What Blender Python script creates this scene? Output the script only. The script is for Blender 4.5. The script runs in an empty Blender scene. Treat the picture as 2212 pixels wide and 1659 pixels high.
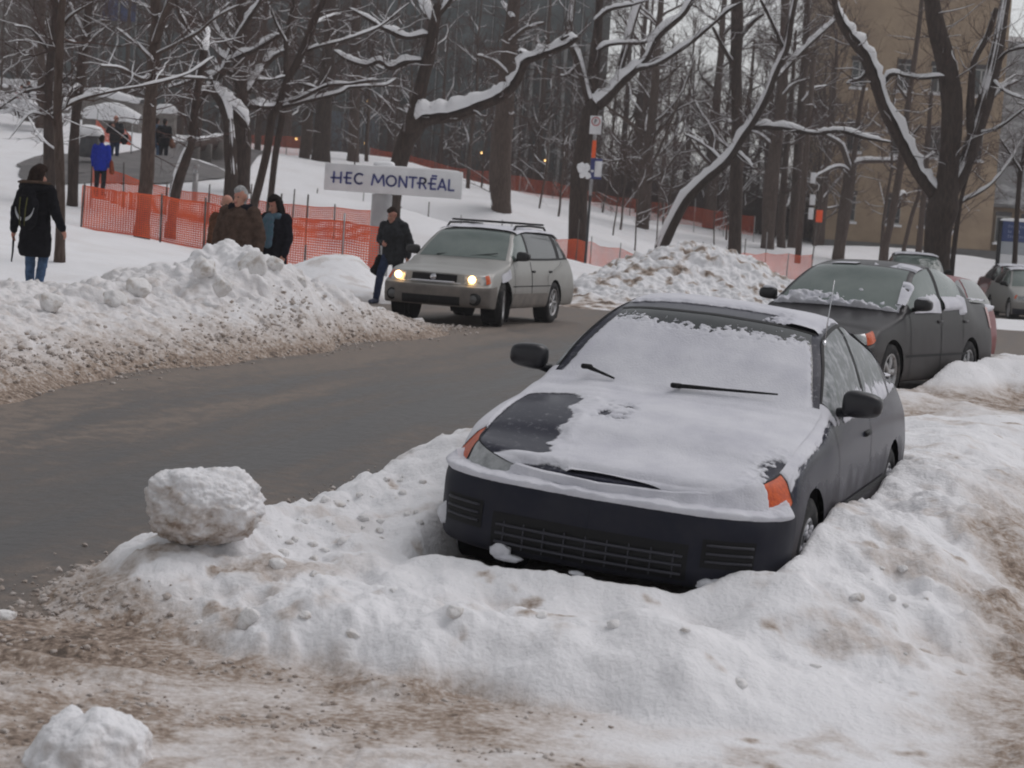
import bpy, math, random
import numpy as np
from mathutils import Vector, Matrix
C = bpy.context.scene.collection
R_ = math.radians
# ------------------------------------------------------------------ camera model
# The photograph is measured on a 2212 x 1659 grid; a pixel plus a distance gives a point in the place.
FPX = 7600.0/3968.0*2212.0
PIT, ROL, CAMZ = R_(4.5), R_(4.0), 1.52
_F = np.array([0, math.cos(PIT), -math.sin(PIT)]); _R = np.array([1.0, 0, 0]); _U = np.cross(_R, _F)
_c, _s = math.cos(ROL), math.sin(ROL)
_R, _U = _R*_c+_U*_s, -_R*_s+_U*_c
CO = np.array([0, 0, CAMZ])
def P(x, y, Y):
    d = _F+_R*(x-1106)/FPX-_U*(y-829.5)/FPX
    return CO+d*(Y/d[1])
def proj(X):
    d = np.asarray(X)-CO; k = d@_F
    return np.stack([1106+FPX*(d@_R)/k, 829.5-FPX*(d@_U)/k], -1)
def mpp(Y): return Y/FPX          # metres per photo pixel at a distance

# ------------------------------------------------------------------ mesh helpers
def raw_mesh(name, V, quads=None, tris=None, smooth=True):
    me = bpy.data.meshes.new(name)
    V = np.asarray(V, np.float32)
    q = np.zeros((0, 4), np.int32) if quads is None else np.asarray(quads, np.int32).reshape(-1, 4)
    t = np.zeros((0, 3), np.int32) if tris is None else np.asarray(tris, np.int32).reshape(-1, 3)
    me.vertices.add(len(V)); me.vertices.foreach_set('co', V.ravel())
    me.loops.add(q.size+t.size); me.loops.foreach_set('vertex_index', np.concatenate([q.ravel(), t.ravel()]))
    n = len(q)+len(t); me.polygons.add(n)
    tot = np.concatenate([np.full(len(q), 4), np.full(len(t), 3)]).astype(np.int32)
    st = np.concatenate([[0], np.cumsum(tot)[:-1]]).astype(np.int32) if n else tot
    me.polygons.foreach_set('loop_start', st); me.polygons.foreach_set('loop_total', tot)
    me.polygons.foreach_set('use_smooth', np.full(n, smooth))
    me.update(calc_edges=True); me.validate()
    return me
def link(name, me, m=None, parent=None):
    o = bpy.data.objects.new(name, me); C.objects.link(o)
    if m is not None:
        me.materials.clear(); me.materials.append(m)
    if parent is not None: o.parent = parent
    return o
def tag(o, label=None, cat=None, group=None, kind=None):
    if label: o['label'] = label
    if cat: o['category'] = cat
    if group: o['group'] = group
    if kind: o['kind'] = kind
    return o
def empty(name, loc=(0, 0, 0), rz=0.0):
    o = bpy.data.objects.new(name, None); C.objects.link(o)
    o.location = loc; o.rotation_euler = (0, 0, rz); o.empty_display_size = .2
    return o
def unit(v): return v/(np.linalg.norm(v, axis=-1)[..., None]+1e-9)
class MB:
    "collects pieces of geometry that become ONE mesh object"
    def __init__(s): s.V = []; s.Q = []; s.T = []; s.n = 0
    def add(s, V, Q=None, T=None):
        V = np.asarray(V, float).reshape(-1, 3)
        if Q is not None and len(Q): s.Q.append(np.asarray(Q, int).reshape(-1, 4)+s.n)
        if T is not None and len(T): s.T.append(np.asarray(T, int).reshape(-1, 3)+s.n)
        s.V.append(V); s.n += len(V); return s
    def mesh(s, name, smooth=True):
        if not s.V: return raw_mesh(name, np.zeros((0, 3)))
        return raw_mesh(name, np.concatenate(s.V), np.concatenate(s.Q) if s.Q else None, np.concatenate(s.T) if s.T else None, smooth)
    def build(s, name, m, parent=None, smooth=True, origin=None):
        me = s.mesh(name, smooth)
        if origin is not None:
            me.transform(Matrix.Translation(-Vector(origin)))
        o = link(name, me, m, parent)
        if origin is not None: o.location = origin
        return o
    def box(s, c, d, rz=0.0, rot=None):
        x, y, z = np.array(d)/2.0
        V = np.array([[-x,-y,-z],[x,-y,-z],[x,y,-z],[-x,y,-z],[-x,-y,z],[x,-y,z],[x,y,z],[-x,y,z]])
        if rot is not None: V = V@np.asarray(rot).T
        elif rz:
            a, b = math.cos(rz), math.sin(rz); V = V@np.array([[a,-b,0],[b,a,0],[0,0,1]]).T
        return s.add(V+np.asarray(c), [[0,3,2,1],[4,5,6,7],[0,1,5,4],[1,2,6,5],[2,3,7,6],[3,0,4,7]])
    def bbox(s, c, d, b=.01, rz=0.0, rot=None):
        "box with bevelled edges"
        x, y, z = np.array(d)/2.0; b = min(b, x*.9, y*.9, z*.9)
        V = []; 
        for zz, e in ((-z, b), (-z+b, 0), (z-b, 0), (z, b)):
            X, Y = x-e, y-e
            V += [[-X+b,-Y,zz],[X-b,-Y,zz],[X,-Y+b,zz],[X,Y-b,zz],[X-b,Y,zz],[-X+b,Y,zz],[-X,Y-b,zz],[-X,-Y+b,zz]]
        V = np.array(V); Q = []
        for k in range(3):
            for i in range(8): j = (i+1) % 8; Q.append([k*8+i, k*8+j, k*8+8+j, k*8+8+i])
        Q += [[0,7,6,1],[1,6,5,2],[2,5,4,3],[24,25,30,31],[25,26,29,30],[26,27,28,29]]
        if rot is not None: V = V@np.asarray(rot).T
        elif rz:
            a, c2 = math.cos(rz), math.sin(rz); V = V@np.array([[a,-c2,0],[c2,a,0],[0,0,1]]).T
        return s.add(V+np.asarray(c), Q)
    def tube(s, pts, rad, n=8, cap=True, jit=0.0, rng=None):
        p = np.asarray(pts, float); k = len(p); r = np.broadcast_to(np.asarray(rad, float), (k,))
        t = np.gradient(p, axis=0); t /= np.linalg.norm(t, axis=1)[:, None]+1e-12
        u = np.zeros((k, 3)); a = np.array([1., 0, 0]) if abs(t[0, 0]) < .8 else np.array([0, 1., 0])
        for i in range(k):
            a = a-t[i]*(a@t[i]); a /= np.linalg.norm(a)+1e-12; u[i] = a
        v = np.cross(t, u); an = np.arange(n)*2*math.pi/n
        rr = r[:, None]*np.ones((1, n))
        if jit and rng is not None: rr = rr*(1+jit*rng.standard_normal((k, n)))
        V = p[:, None]+rr[..., None]*(np.cos(an)[None, :, None]*u[:, None]+np.sin(an)[None, :, None]*v[:, None])
        i = np.arange(k-1)[:, None]*n; j = np.arange(n)[None]; j2 = (j+1) % n
        Q = np.stack([i+j, i+j2, i+n+j2, i+n+j], -1).reshape(-1, 4)
        V = V.reshape(-1, 3); T = None
        if cap:
            V = np.concatenate([V, p[:1], p[-1:]]); jj = np.arange(n); j2 = (jj+1) % n
            T = np.concatenate([np.stack([np.full(n, k*n), j2, jj], -1), np.stack([np.full(n, k*n+1), (k-1)*n+jj, (k-1)*n+j2], -1)])
        return s.add(V, Q, T)
    def lathe(s, prof, n=32, axis='x', c=(0, 0, 0)):
        "prof: (along, radius) pairs turned round an axis"
        pr = np.array(prof, float); k = len(pr); an = np.arange(n)*2*math.pi/n
        a = np.repeat(pr[:, :1], n, 1); b = pr[:, 1:]*np.cos(an); d = pr[:, 1:]*np.sin(an)
        V = np.stack({'x': [a, b, d], 'y': [b, a, d], 'z': [b, d, a]}[axis], -1).reshape(-1, 3)+np.asarray(c)
        i = np.arange(k-1)[:, None]*n; j = np.arange(n)[None]; j2 = (j+1) % n
        return s.add(V, np.stack([i+j, i+j2, i+n+j2, i+n+j], -1).reshape(-1, 4))
    def grid(s, G, mask=None):
        "G: (a,b,3) array of points; mask: (a-1,b-1) faces kept"
        a, b = G.shape[:2]; I = np.arange(a*b).reshape(a, b)
        Q = np.stack([I[:-1, :-1], I[1:, :-1], I[1:, 1:], I[:-1, 1:]], -1)
        Q = Q[mask] if mask is not None else Q.reshape(-1, 4)
        V = G.reshape(-1, 3)
        if mask is not None and len(Q):
            used, inv = np.unique(Q, return_inverse=True); V = V[used]; Q = inv.reshape(-1, 4)
        elif mask is not None: return s
        return s.add(V, Q)
    def xf(s, M):
        "apply a 4x4 to everything so far"
        M = np.asarray(M); s.V = [v@M[:3, :3].T+M[:3, 3] for v in s.V]; return s
def ball(n=3):
    import bmesh
    bm = bmesh.new(); bmesh.ops.create_icosphere(bm, subdivisions=n, radius=1)
    V = np.array([v.co[:] for v in bm.verts]); T = np.array([[v.index for v in f.verts] for f in bm.faces]); bm.free()
    return V, T
BALL2, BALL3, BALL4 = ball(2), ball(3), ball(4)

# ------------------------------------------------------------------ noise
_rng = np.random.RandomState(7); _perm = np.concatenate([_rng.permutation(256)]*3)
_g3 = _rng.standard_normal((256, 3)); _g3 /= np.linalg.norm(_g3, axis=1)[:, None]
def perlin(p):
    p = np.asarray(p, float); i = np.floor(p).astype(int); f = p-i; i &= 255
    w = f*f*f*(f*(f*6-15)+10); r = 0
    for dx in (0, 1):
        for dy in (0, 1):
            for dz in (0, 1):
                h = _perm[_perm[_perm[(i[..., 0]+dx) & 255]+((i[..., 1]+dy) & 255)]+((i[..., 2]+dz) & 255)]
                g = _g3[h]; d = f-np.array([dx, dy, dz])
                wt = (w[..., 0] if dx else 1-w[..., 0])*(w[..., 1] if dy else 1-w[..., 1])*(w[..., 2] if dz else 1-w[..., 2])
                r = r+wt*(g*d).sum(-1)
    return r*1.5
def fbm(p, oct=4, gain=.5):
    r = 0; a = 1.0; p = np.asarray(p, float)
    for k in range(oct): r = r+a*perlin(p*2.03**k+17.3*k); a *= gain
    return r
def billow(p, oct=3, gain=.5):
    "puffy bumps parted by sharp creases, like broken snow"
    r = 0; a = 1.0; p = np.asarray(p, float)
    for k in range(oct): r = r+a*(np.abs(perlin(p*2.17**k+31.7*k))-.28); a *= gain
    return r
def lumps(x, y, size, keep=.5, seed=0):
    "heights of rounded clods strewn on a plane, in units of their radius"
    X, Y = x/size, y/size; ix, iy = np.floor(X).astype(int), np.floor(Y).astype(int); out = np.zeros_like(X)
    for dx in (-1, 0, 1):
        for dy in (-1, 0, 1):
            cx, cy = ix+dx, iy+dy
            h = _perm[(_perm[(cx+seed) & 255]+cy) & 255]; h2 = _perm[(h+cx*7+31) & 255]; h3 = _perm[(h2+cy*5+11) & 255]; h4 = _perm[(h3+h) & 255]
            px, py = cx+.15+.7*h/255., cy+.15+.7*h2/255.; rad = .22+.38*(h3/255.)**1.5
            d2 = ((X-px)**2+(Y-py)**2*(1+.8*(h4/255.-.5)))/rad**2
            b = np.sqrt(np.clip(1-d2, 0, 1))*rad*(h4 < keep*255)
            out = np.maximum(out, b)
    return out*size
def sstep(a, b, x):
    t = np.clip((np.asarray(x, float)-a)/(b-a), 0, 1); return t*t*(3-2*t)
def tps(pts, lam=1e-3):
    "thin plate surface through (x,y,z) points"
    pts = np.asarray(pts, float); x = pts[:, :2]; n = len(x)
    d = np.linalg.norm(x[:, None]-x[None], axis=2); K = np.where(d > 0, d*d*np.log(d+1e-12), 0)+lam*np.eye(n)
    Pm = np.c_[np.ones(n), x]; A = np.block([[K, Pm], [Pm.T, np.zeros((3, 3))]])
    w = np.linalg.solve(A, np.r_[pts[:, 2], 0, 0, 0])
    def f(X, Y):
        X = np.asarray(X, float); s = X.shape; q = np.c_[X.ravel(), np.asarray(Y, float).ravel()]; out = np.empty(len(q))
        for k in range(0, len(q), 40000):
            b = q[k:k+40000]; d = np.sqrt(((b[:, None]-x[None])**2).sum(2)); out[k:k+40000] = np.where(d > 0, d*d*np.log(d+1e-12), 0)@w[:n]+w[n]+b@w[n+1:]
        return out.reshape(s)
    return f
def pchip(x, Y, xq):
    "monotone cubic through rows of Y at x"
    x = np.asarray(x, float); Y = np.asarray(Y, float); h = np.diff(x); sh = (-1,)+(1,)*(Y.ndim-1); hh = h.reshape(sh)
    dl = np.diff(Y, axis=0)/hh; d = np.zeros_like(Y)
    a, b = dl[:-1], dl[1:]; w1 = 2*hh[1:]+hh[:-1]; w2 = hh[1:]+2*hh[:-1]
    with np.errstate(all='ignore'): m = (w1+w2)/(w1/a+w2/b)
    d[1:-1] = np.where(a*b > 0, m, 0); d[0] = dl[0]; d[-1] = dl[-1]
    k = np.clip(np.searchsorted(x, xq, side='right')-1, 0, len(x)-2); t = ((xq-x[k])/h[k]).reshape(sh); H = h[k].reshape(sh)
    t2, t3 = t*t, t*t*t
    return (2*t3-3*t2+1)*Y[k]+(t3-2*t2+t)*H*d[k]+(3*t2-2*t3)*Y[k+1]+(t3-t2)*H*d[k+1]

def capsule(b, p0, p1, r0, r1, e=(1, 1), n=14, rings=4):
    "closed tapering capsule; e stretches it across (x) and along the view of the body (y)"
    p0, p1 = np.array(p0, float), np.array(p1, float); d = p1-p0; L_ = np.linalg.norm(d)
    if L_ < 1e-6: d = np.array([0, 0, 1e-4]); L_ = 1e-4
    t = d/L_; a = np.array([1., 0, 0]) if abs(t[0]) < .8 else np.array([0, 1., 0]); u = a-t*(a@t); u /= np.linalg.norm(u); v = np.cross(t, u)
    pr = [(-r0*math.cos(q), r0*math.sin(q)) for q in np.linspace(0, math.pi/2, rings+1)[1:]]+[(L_+r1*math.sin(q), r1*math.cos(q)) for q in np.linspace(0, math.pi/2, rings+1)[:-1]]
    an = np.arange(n)*2*math.pi/n; E = np.array([e[0], e[1], 1.])
    V = [p0-t*r0*1.0]
    for (h, r) in pr:
        V += [p0+t*min(max(h, 0), L_)+(t*(h-min(max(h, 0), L_))+r*(math.cos(q)*u+math.sin(q)*v))*E for q in an]
    V.append(p1+t*r1); k = len(pr); Q = []; T = []
    for i in range(k-1):
        for j in range(n): j2 = (j+1) % n; Q.append([1+i*n+j, 1+i*n+j2, 1+(i+1)*n+j2, 1+(i+1)*n+j])
    for j in range(n): j2 = (j+1) % n; T.append([0, 1+j2, 1+j]); T.append([1+k*n, 1+(k-1)*n+j, 1+(k-1)*n+j2])
    b.add(V, Q, T)
def fused(name, caps, m, parent, voxel=.012, smooth=4, wrinkle=0.0, seed=1, cut=None):
    "capsules grown together into one continuous skin"
    b = MB()
    for c in caps: capsule(b, *c)
    me = b.mesh('tmp'); o = bpy.data.objects.new('tmp', me); C.objects.link(o)
    r = o.modifiers.new('r', 'REMESH'); r.mode = 'VOXEL'; r.voxel_size = voxel; r.use_smooth_shade = True
    s = o.modifiers.new('s', 'SMOOTH'); s.iterations = smooth; s.factor = .5
    me2 = bpy.data.meshes.new_from_object(o.evaluated_get(bpy.context.evaluated_depsgraph_get())); bpy.data.objects.remove(o); bpy.data.meshes.remove(me)
    if wrinkle or cut is not None:
        V = np.empty(len(me2.vertices)*3, np.float32); me2.vertices.foreach_get('co', V); V = V.reshape(-1, 3); nn = np.empty(V.size, np.float32); me2.vertices.foreach_get('normal', nn); nn = nn.reshape(-1, 3)
        V = V+nn*(wrinkle*fbm(np.stack([V[:, 0]*7+seed, V[:, 1]*7, V[:, 2]*13], -1), 3))[:, None]; 
        if cut is not None: V[:, 2] = np.where(V[:, 2] < cut, cut+(V[:, 2]-cut)*.08, V[:, 2])
        me2.vertices.foreach_set('co', V.astype(np.float32).ravel()); me2.update()
    me2.name = name; return link(name, me2, m, parent)
# ------------------------------------------------------------------ materials
def mat(name, col, rough=.7, metal=0.0, spec=.5, col2=None, nscale=8.0, nlo=.4, nhi=.6, ndet=4.0, bump=0.0, bscale=40.0, coat=0.0, stretch=None, emit=None, estr=0.0, rough2=None, attr=None, alpha=None):
    m = bpy.data.materials.new(name); m.use_nodes = True; nt = m.node_tree; N = nt.nodes; L = nt.links
    b = N['Principled BSDF']
    b.inputs['Base Color'].default_value = (*col, 1); b.inputs['Roughness'].default_value = rough; b.inputs['Metallic'].default_value = metal
    b.inputs['Specular IOR Level'].default_value = spec; b.inputs['Coat Weight'].default_value = coat; b.inputs['Coat Roughness'].default_value = .05
    if emit: b.inputs['Emission Color'].default_value = (*emit, 1); b.inputs['Emission Strength'].default_value = estr
    tc = N.new('ShaderNodeTexCoord'); src = tc.outputs['Object']
    if stretch:
        mp = N.new('ShaderNodeMapping'); mp.inputs['Scale'].default_value = stretch; L.new(src, mp.inputs['Vector']); src = mp.outputs['Vector']
    if col2 is not None:
        mx = N.new('ShaderNodeMix'); mx.data_type = 'RGBA'; mx.inputs['A'].default_value = (*col, 1); mx.inputs['B'].default_value = (*col2, 1)
        if attr:
            at = N.new('ShaderNodeAttribute'); at.attribute_name = attr; fac = at.outputs['Fac']
        else:
            nz = N.new('ShaderNodeTexNoise'); nz.inputs['Scale'].default_value = nscale; nz.inputs['Detail'].default_value = ndet; nz.inputs['Roughness'].default_value = .6
            L.new(src, nz.inputs['Vector']); mr = N.new('ShaderNodeMapRange'); mr.inputs['From Min'].default_value = nlo; mr.inputs['From Max'].default_value = nhi
            L.new(nz.outputs['Fac'], mr.inputs['Value']); fac = mr.outputs['Result']
        L.new(fac, mx.inputs['Factor']); L.new(mx.outputs['Result'], b.inputs['Base Color'])
        if rough2 is not None:
            m2 = N.new('ShaderNodeMix'); m2.inputs['A'].default_value = rough; m2.inputs['B'].default_value = rough2
            L.new(fac, m2.inputs['Factor']); L.new(m2.outputs['Result'], b.inputs['Roughness'])
    if bump:
        nb = N.new('ShaderNodeTexNoise'); nb.inputs['Scale'].default_value = bscale; nb.inputs['Detail'].default_value = 5; L.new(src, nb.inputs['Vector'])
        bp = N.new('ShaderNodeBump'); bp.inputs['Strength'].default_value = bump; bp.inputs['Distance'].default_value = .02
        L.new(nb.outputs['Fac'], bp.inputs['Height']); L.new(bp.outputs['Normal'], b.inputs['Normal'])
    return m
SNOW = (.80, .795, .81); SLUSH = (.25, .19, .145)
M = {}
M['snow'] = mat('fresh_snow', SNOW, .75, spec=.2, bump=.35, bscale=30)
M['carsnow'] = mat('car_snow', (.66, .66, .69), .75, spec=.2, col2=(.56, .56, .60), nscale=5, nlo=.4, nhi=.7, bump=.25, bscale=90)
def thin_snow():
    "car snow whose thinnest parts break up into grains"
    m = mat('thin_car_snow', (.66, .66, .70), .75, spec=.2, col2=(.55, .55, .60), nscale=4, nlo=.38, nhi=.68, bump=.2, bscale=90); N, L = m.node_tree.nodes, m.node_tree.links
    at = N.new('ShaderNodeAttribute'); at.attribute_name = 'cover'; tc = N.new('ShaderNodeTexCoord'); nz = N.new('ShaderNodeTexNoise'); nz.inputs['Scale'].default_value = 55; nz.inputs['Detail'].default_value = 7; nz.inputs['Roughness'].default_value = .7
    L.new(tc.outputs['Object'], nz.inputs['Vector']); sb = N.new('ShaderNodeMath'); sb.operation = 'MULTIPLY_ADD'; L.new(at.outputs['Fac'], sb.inputs[0]); sb.inputs[1].default_value = 1.0; L.new(nz.outputs['Fac'], sb.inputs[2])
    mr = N.new('ShaderNodeMapRange'); mr.inputs['From Min'].default_value = .66; mr.inputs['From Max'].default_value = 1.12; L.new(sb.outputs[0], mr.inputs['Value'])
    tr = N.new('ShaderNodeBsdfTransparent'); mx = N.new('ShaderNodeMixShader'); L.new(mr.outputs[0], mx.inputs[0]); L.new(tr.outputs[0], mx.inputs[1]); L.new(N['Principled BSDF'].outputs[0], mx.inputs[2]); L.new(mx.outputs[0], N['Material Output'].inputs['Surface']); return m
M['thinsnow'] = thin_snow()
def bank_mat():
    m = mat('bank_snow', SNOW, .8, spec=.2, bump=.55, bscale=38); N, L = m.node_tree.nodes, m.node_tree.links; b = N['Principled BSDF']
    at = N.new('ShaderNodeAttribute'); at.attribute_name = 'dirt'; tc = N.new('ShaderNodeTexCoord'); nz = N.new('ShaderNodeTexNoise'); nz.inputs['Scale'].default_value = 26; nz.inputs['Detail'].default_value = 8; nz.inputs['Roughness'].default_value = .7
    L.new(tc.outputs['Object'], nz.inputs['Vector']); mr = N.new('ShaderNodeMapRange'); mr.inputs['From Min'].default_value = .3; mr.inputs['From Max'].default_value = .7; mr.inputs['To Min'].default_value = .45; mr.inputs['To Max'].default_value = 1.5; L.new(nz.outputs['Fac'], mr.inputs['Value'])
    ml = N.new('ShaderNodeMath'); ml.operation = 'MULTIPLY'; L.new(at.outputs['Fac'], ml.inputs[0]); L.new(mr.outputs[0], ml.inputs[1])
    cr = N.new('ShaderNodeValToRGB'); e = cr.color_ramp.elements; e[0].color = (*SNOW, 1); e[1].position = 1.0; e[1].color = (.10, .078, .064, 1)
    for pos, c in ((.3, (.60, .555, .53)), (.62, (.33, .26, .21)), (.82, (.20, .15, .118))): q = e.new(pos); q.color = (*c, 1)
    L.new(ml.outputs[0], cr.inputs[0]); L.new(cr.outputs[0], b.inputs['Base Color']); return m
M['bank'] = bank_mat()
M['clod'] = mat('clod_snow', (.76, .745, .74), .8, spec=.2, col2=(.47, .41, .36), nscale=9, nlo=.5, nhi=.72, bump=.6, bscale=50)
M['bark'] = mat('bark', (.066, .047, .039), .9, spec=.15, col2=(.105, .078, .066), nscale=7, stretch=(3, 3, .6), bump=.8, bscale=14)
M['bark_dark'] = mat('dark_bark', (.040, .029, .025), .9, spec=.15, col2=(.070, .051, .043), nscale=6, stretch=(3, 3, .6), bump=.8, bscale=14)
M['twig'] = mat('twig_bark', (.105, .068, .058), .9, spec=.1, col2=(.07, .05, .045), nscale=2)
# ------------------------------------------------------------------ world, sun, camera
sc = bpy.context.scene
w = bpy.data.worlds.new("World"); sc.world = w; w.use_nodes = True
N, L = w.node_tree.nodes, w.node_tree.links
sky = N.new('ShaderNodeTexSky'); sky.sky_type = 'NISHITA'; sky.sun_disc = False
SUN_EL, SUN_AZ = R_(58), R_(62)
sky.sun_elevation = SUN_EL; sky.sun_rotation = SUN_AZ; sky.air_density = 1.0; sky.dust_density = 1.5; sky.ozone_density = 1.0
hs = N.new('ShaderNodeHueSaturation'); hs.inputs['Saturation'].default_value = .13
L.new(sky.outputs['Color'], hs.inputs['Color'])
bg = N['Background']; bg.inputs['Strength'].default_value = .12; L.new(hs.outputs['Color'], bg.inputs['Color'])
sd = bpy.data.lights.new('sun', 'SUN'); sd.energy = .75; sd.angle = R_(40); sd.color = (1, .95, .97)
so = bpy.data.objects.new('sun', sd); C.objects.link(so)
so.rotation_euler = (R_(90)-SUN_EL, 0, R_(180)-SUN_AZ)
cd = bpy.data.cameras.new('camera'); cam = bpy.data.objects.new('camera', cd); C.objects.link(cam)
cd.sensor_fit = 'HORIZONTAL'; cd.sensor_width = 36; cd.lens = 7600/3968*36; cd.clip_start = .1; cd.clip_end = 3000
cd.dof.use_dof = True; cd.dof.focus_distance = 13.0; cd.dof.aperture_fstop = 5.6
Mx = Matrix(((_R[0], _U[0], -_F[0], 0), (_R[1], _U[1], -_F[1], 0), (_R[2], _U[2], -_F[2], CAMZ), (0, 0, 0, 1)))
cam.matrix_world = Mx
sc.camera = cam
sc.view_settings.view_transform = 'Standard'; sc.view_settings.look = 'None'; sc.view_settings.exposure = .02; sc.view_settings.gamma = 1
sc.view_settings.use_curve_mapping = False
sc.cycles.max_bounces = 6; sc.cycles.diffuse_bounces = 3; sc.cycles.glossy_bounces = 3; sc.cycles.transparent_max_bounces = 8
sc.cycles.use_denoising = True; sc.cycles.filter_width = 1.9
# ------------------------------------------------------------------ road, hillside, banks of snow
def road_z(Y): return -.28+.28*sstep(7, 19, Y)
def with_dirt(me, d):
    a = me.attributes.new('dirt', 'FLOAT', 'POINT'); a.data.foreach_set('value', np.clip(np.asarray(d, np.float32).ravel(), 0, 1)); return me
def sheet(name, X, Y, Z, m, dirt=None, mask=None, disp=None):
    G = np.stack([X, Y, Z], -1)
    for fn in disp or ():                      # push the skin out along its own normal, coarse bumps first, finer ones on top
        nn = np.cross(np.gradient(G, axis=1), np.gradient(G, axis=0)); nn /= np.linalg.norm(nn, axis=2)[..., None]+1e-9
        nn *= np.sign(nn[..., 2:3]+1e-12); G = G+nn*fn(G)[..., None]
    a, c = G.shape[:2]; I = np.arange(a*c).reshape(a, c)
    Q = np.stack([I[:-1, :-1], I[1:, :-1], I[1:, 1:], I[:-1, 1:]], -1); Q = Q[mask] if mask is not None else Q.reshape(-1, 4)
    used, inv = np.unique(Q, return_inverse=True)
    me = raw_mesh(name, G.reshape(-1, 3)[used], inv.reshape(-1, 4)[:, ::-1])
    if dirt is not None: with_dirt(me, dirt.ravel()[used])
    return link(name, me, m)
def polar(a0, a1, na, y0, y1, ny):
    t = np.linspace(a0, a1, na); y = y0*(y1/y0)**np.linspace(0, 1, ny); Yg, Tg = np.meshgrid(y, t, indexing='ij'); return Tg*Yg, Yg

# wide ground far below everything so the land reaches the horizon
t = np.linspace(-1500, 1500, 21); gx, gy = np.meshgrid(t, t)
tag(sheet('ground', gx, gy, np.full_like(gx, -.9), M['snow']), kind='structure')

# road: asphalt with brown slush
rm = bpy.data.materials.new('wet_asphalt'); rm.use_nodes = True; N, L = rm.node_tree.nodes, rm.node_tree.links
b = N['Principled BSDF']; b.inputs['Specular IOR Level'].default_value = .35
tc = N.new('ShaderNodeTexCoord'); mp = N.new('ShaderNodeMapping'); mp.inputs['Scale'].default_value = (1.5, .11, 1); mp0 = N.new('ShaderNodeMapping'); mp0.inputs['Rotation'].default_value = (0, 0, R_(15))
L.new(tc.outputs['Object'], mp0.inputs['Vector']); L.new(mp0.outputs['Vector'], mp.inputs['Vector'])
def noise(scale, det, vec, lo, hi):
    n = N.new('ShaderNodeTexNoise'); n.inputs['Scale'].default_value = scale; n.inputs['Detail'].default_value = det; n.inputs['Roughness'].default_value = .62
    L.new(vec, n.inputs['Vector']); r = N.new('ShaderNodeMapRange'); r.inputs['From Min'].default_value = lo; r.inputs['From Max'].default_value = hi; L.new(n.outputs['Fac'], r.inputs['Value']); return r.outputs['Result']
at = N.new('ShaderNodeAttribute'); at.attribute_name = 'dirt'
s1 = noise(1.5, 7, mp.outputs['Vector'], .43, .62); s2 = noise(7, 8, tc.outputs['Object'], .42, .64); s3 = noise(60, 4, tc.outputs['Object'], .3, .7)
def mth(op, a, bb):
    q = N.new('ShaderNodeMath'); q.operation = op; q.use_clamp = op != 'ADD'
    for i, v in enumerate((a, bb)):
        if hasattr(v, 'links'): L.new(v, q.inputs[i])
        else: q.inputs[i].default_value = v
    return q.outputs[0]
fac = mth('MULTIPLY', mth('ADD', mth('MULTIPLY', s1, .55), mth('MULTIPLY', at.outputs['Fac'], 1.3)), mth('ADD', mth('MULTIPLY', s2, .75), .45))
mx = N.new('ShaderNodeMix'); mx.data_type = 'RGBA'; mx.inputs['A'].default_value = (.056, .050, .047, 1); mx.inputs['B'].default_value = (.20, .165, .14, 1); L.new(fac, mx.inputs['Factor'])
mx2 = N.new('ShaderNodeMix'); mx2.data_type = 'RGBA'; mx2.blend_type = 'MULTIPLY'; mx2.inputs['Factor'].default_value = 1
cr = N.new('ShaderNodeMix'); cr.data_type = 'RGBA'; cr.inputs['A'].default_value = (.85, .85, .85, 1); cr.inputs['B'].default_value = (1.12, 1.12, 1.12, 1); L.new(s3, cr.inputs['Factor'])
L.new(mx.outputs['Result'], mx2.inputs['A']); L.new(cr.outputs['Result'], mx2.inputs['B']); L.new(mx2.outputs['Result'], b.inputs['Base Color'])
rg = N.new('ShaderNodeMapRange'); L.new(fac, rg.inputs['Value']); rg.inputs['To Min'].default_value = .38; rg.inputs['To Max'].default_value = .85; L.new(rg.outputs['Result'], b.inputs['Roughness'])
bp = N.new('ShaderNodeBump'); bp.inputs['Strength'].default_value = .22; bp.inputs['Distance'].default_value = .03
L.new(mth('ADD', s2, mth('MULTIPLY', s3, .35)), bp.inputs['Height']); L.new(bp.outputs['Normal'], b.inputs['Normal'])
M['road'] = rm
FAR_EDGE = np.array([(-9, -5), (-4.35, 15), (-3.1, 19.3), (-2.0, 24), (-1.0, 28.5)])
NEAR_EDGE = np.array([(-2.3, 0), (-1.95, 7.3), (-1.68, 9), (-.9, 11.2), (-.2, 13.2), (2.0, 20), (4, 25)])
def dist_poly(X, Y, pl):
    d = np.full(X.shape, 1e9)
    for (ax, ay), (bx, by) in zip(pl[:-1], pl[1:]):
        vx, vy = bx-ax, by-ay; t = np.clip(((X-ax)*vx+(Y-ay)*vy)/(vx*vx+vy*vy), 0, 1); d = np.minimum(d, np.hypot(X-ax-t*vx, Y-ay-t*vy))
    return d
X, Y = polar(-1.4, 1.4, 700, 1.5, 75, 420)
Z = road_z(Y)+.006*fbm(np.stack([X*1.5, Y*.6, 0*X], -1), 3)
nq = fbm(np.stack([X*1.1, Y*.5, 0*X], -1), 4); lat = dist_poly(X, Y, FAR_EDGE)+.28*nq; st = fbm(np.stack([lat*2.6, Y*.10, 0*X], -1), 3)
dr = .95*(1-sstep(.5, 1.5, lat))+.62*(1-sstep(1.4, 2.6, lat))*(.55+1.1*st).clip(0, 1.3)*sstep(.5, 1.2, lat)-.28*np.exp(-((lat-3.0)/.40)**2)+.30*np.exp(-((lat-3.75)/.3)**2)*(.6+.9*st)
dr = np.maximum(dr, .8*(1-sstep(.0, .7, dist_poly(X, Y, NEAR_EDGE)+.25*nq)))
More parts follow.
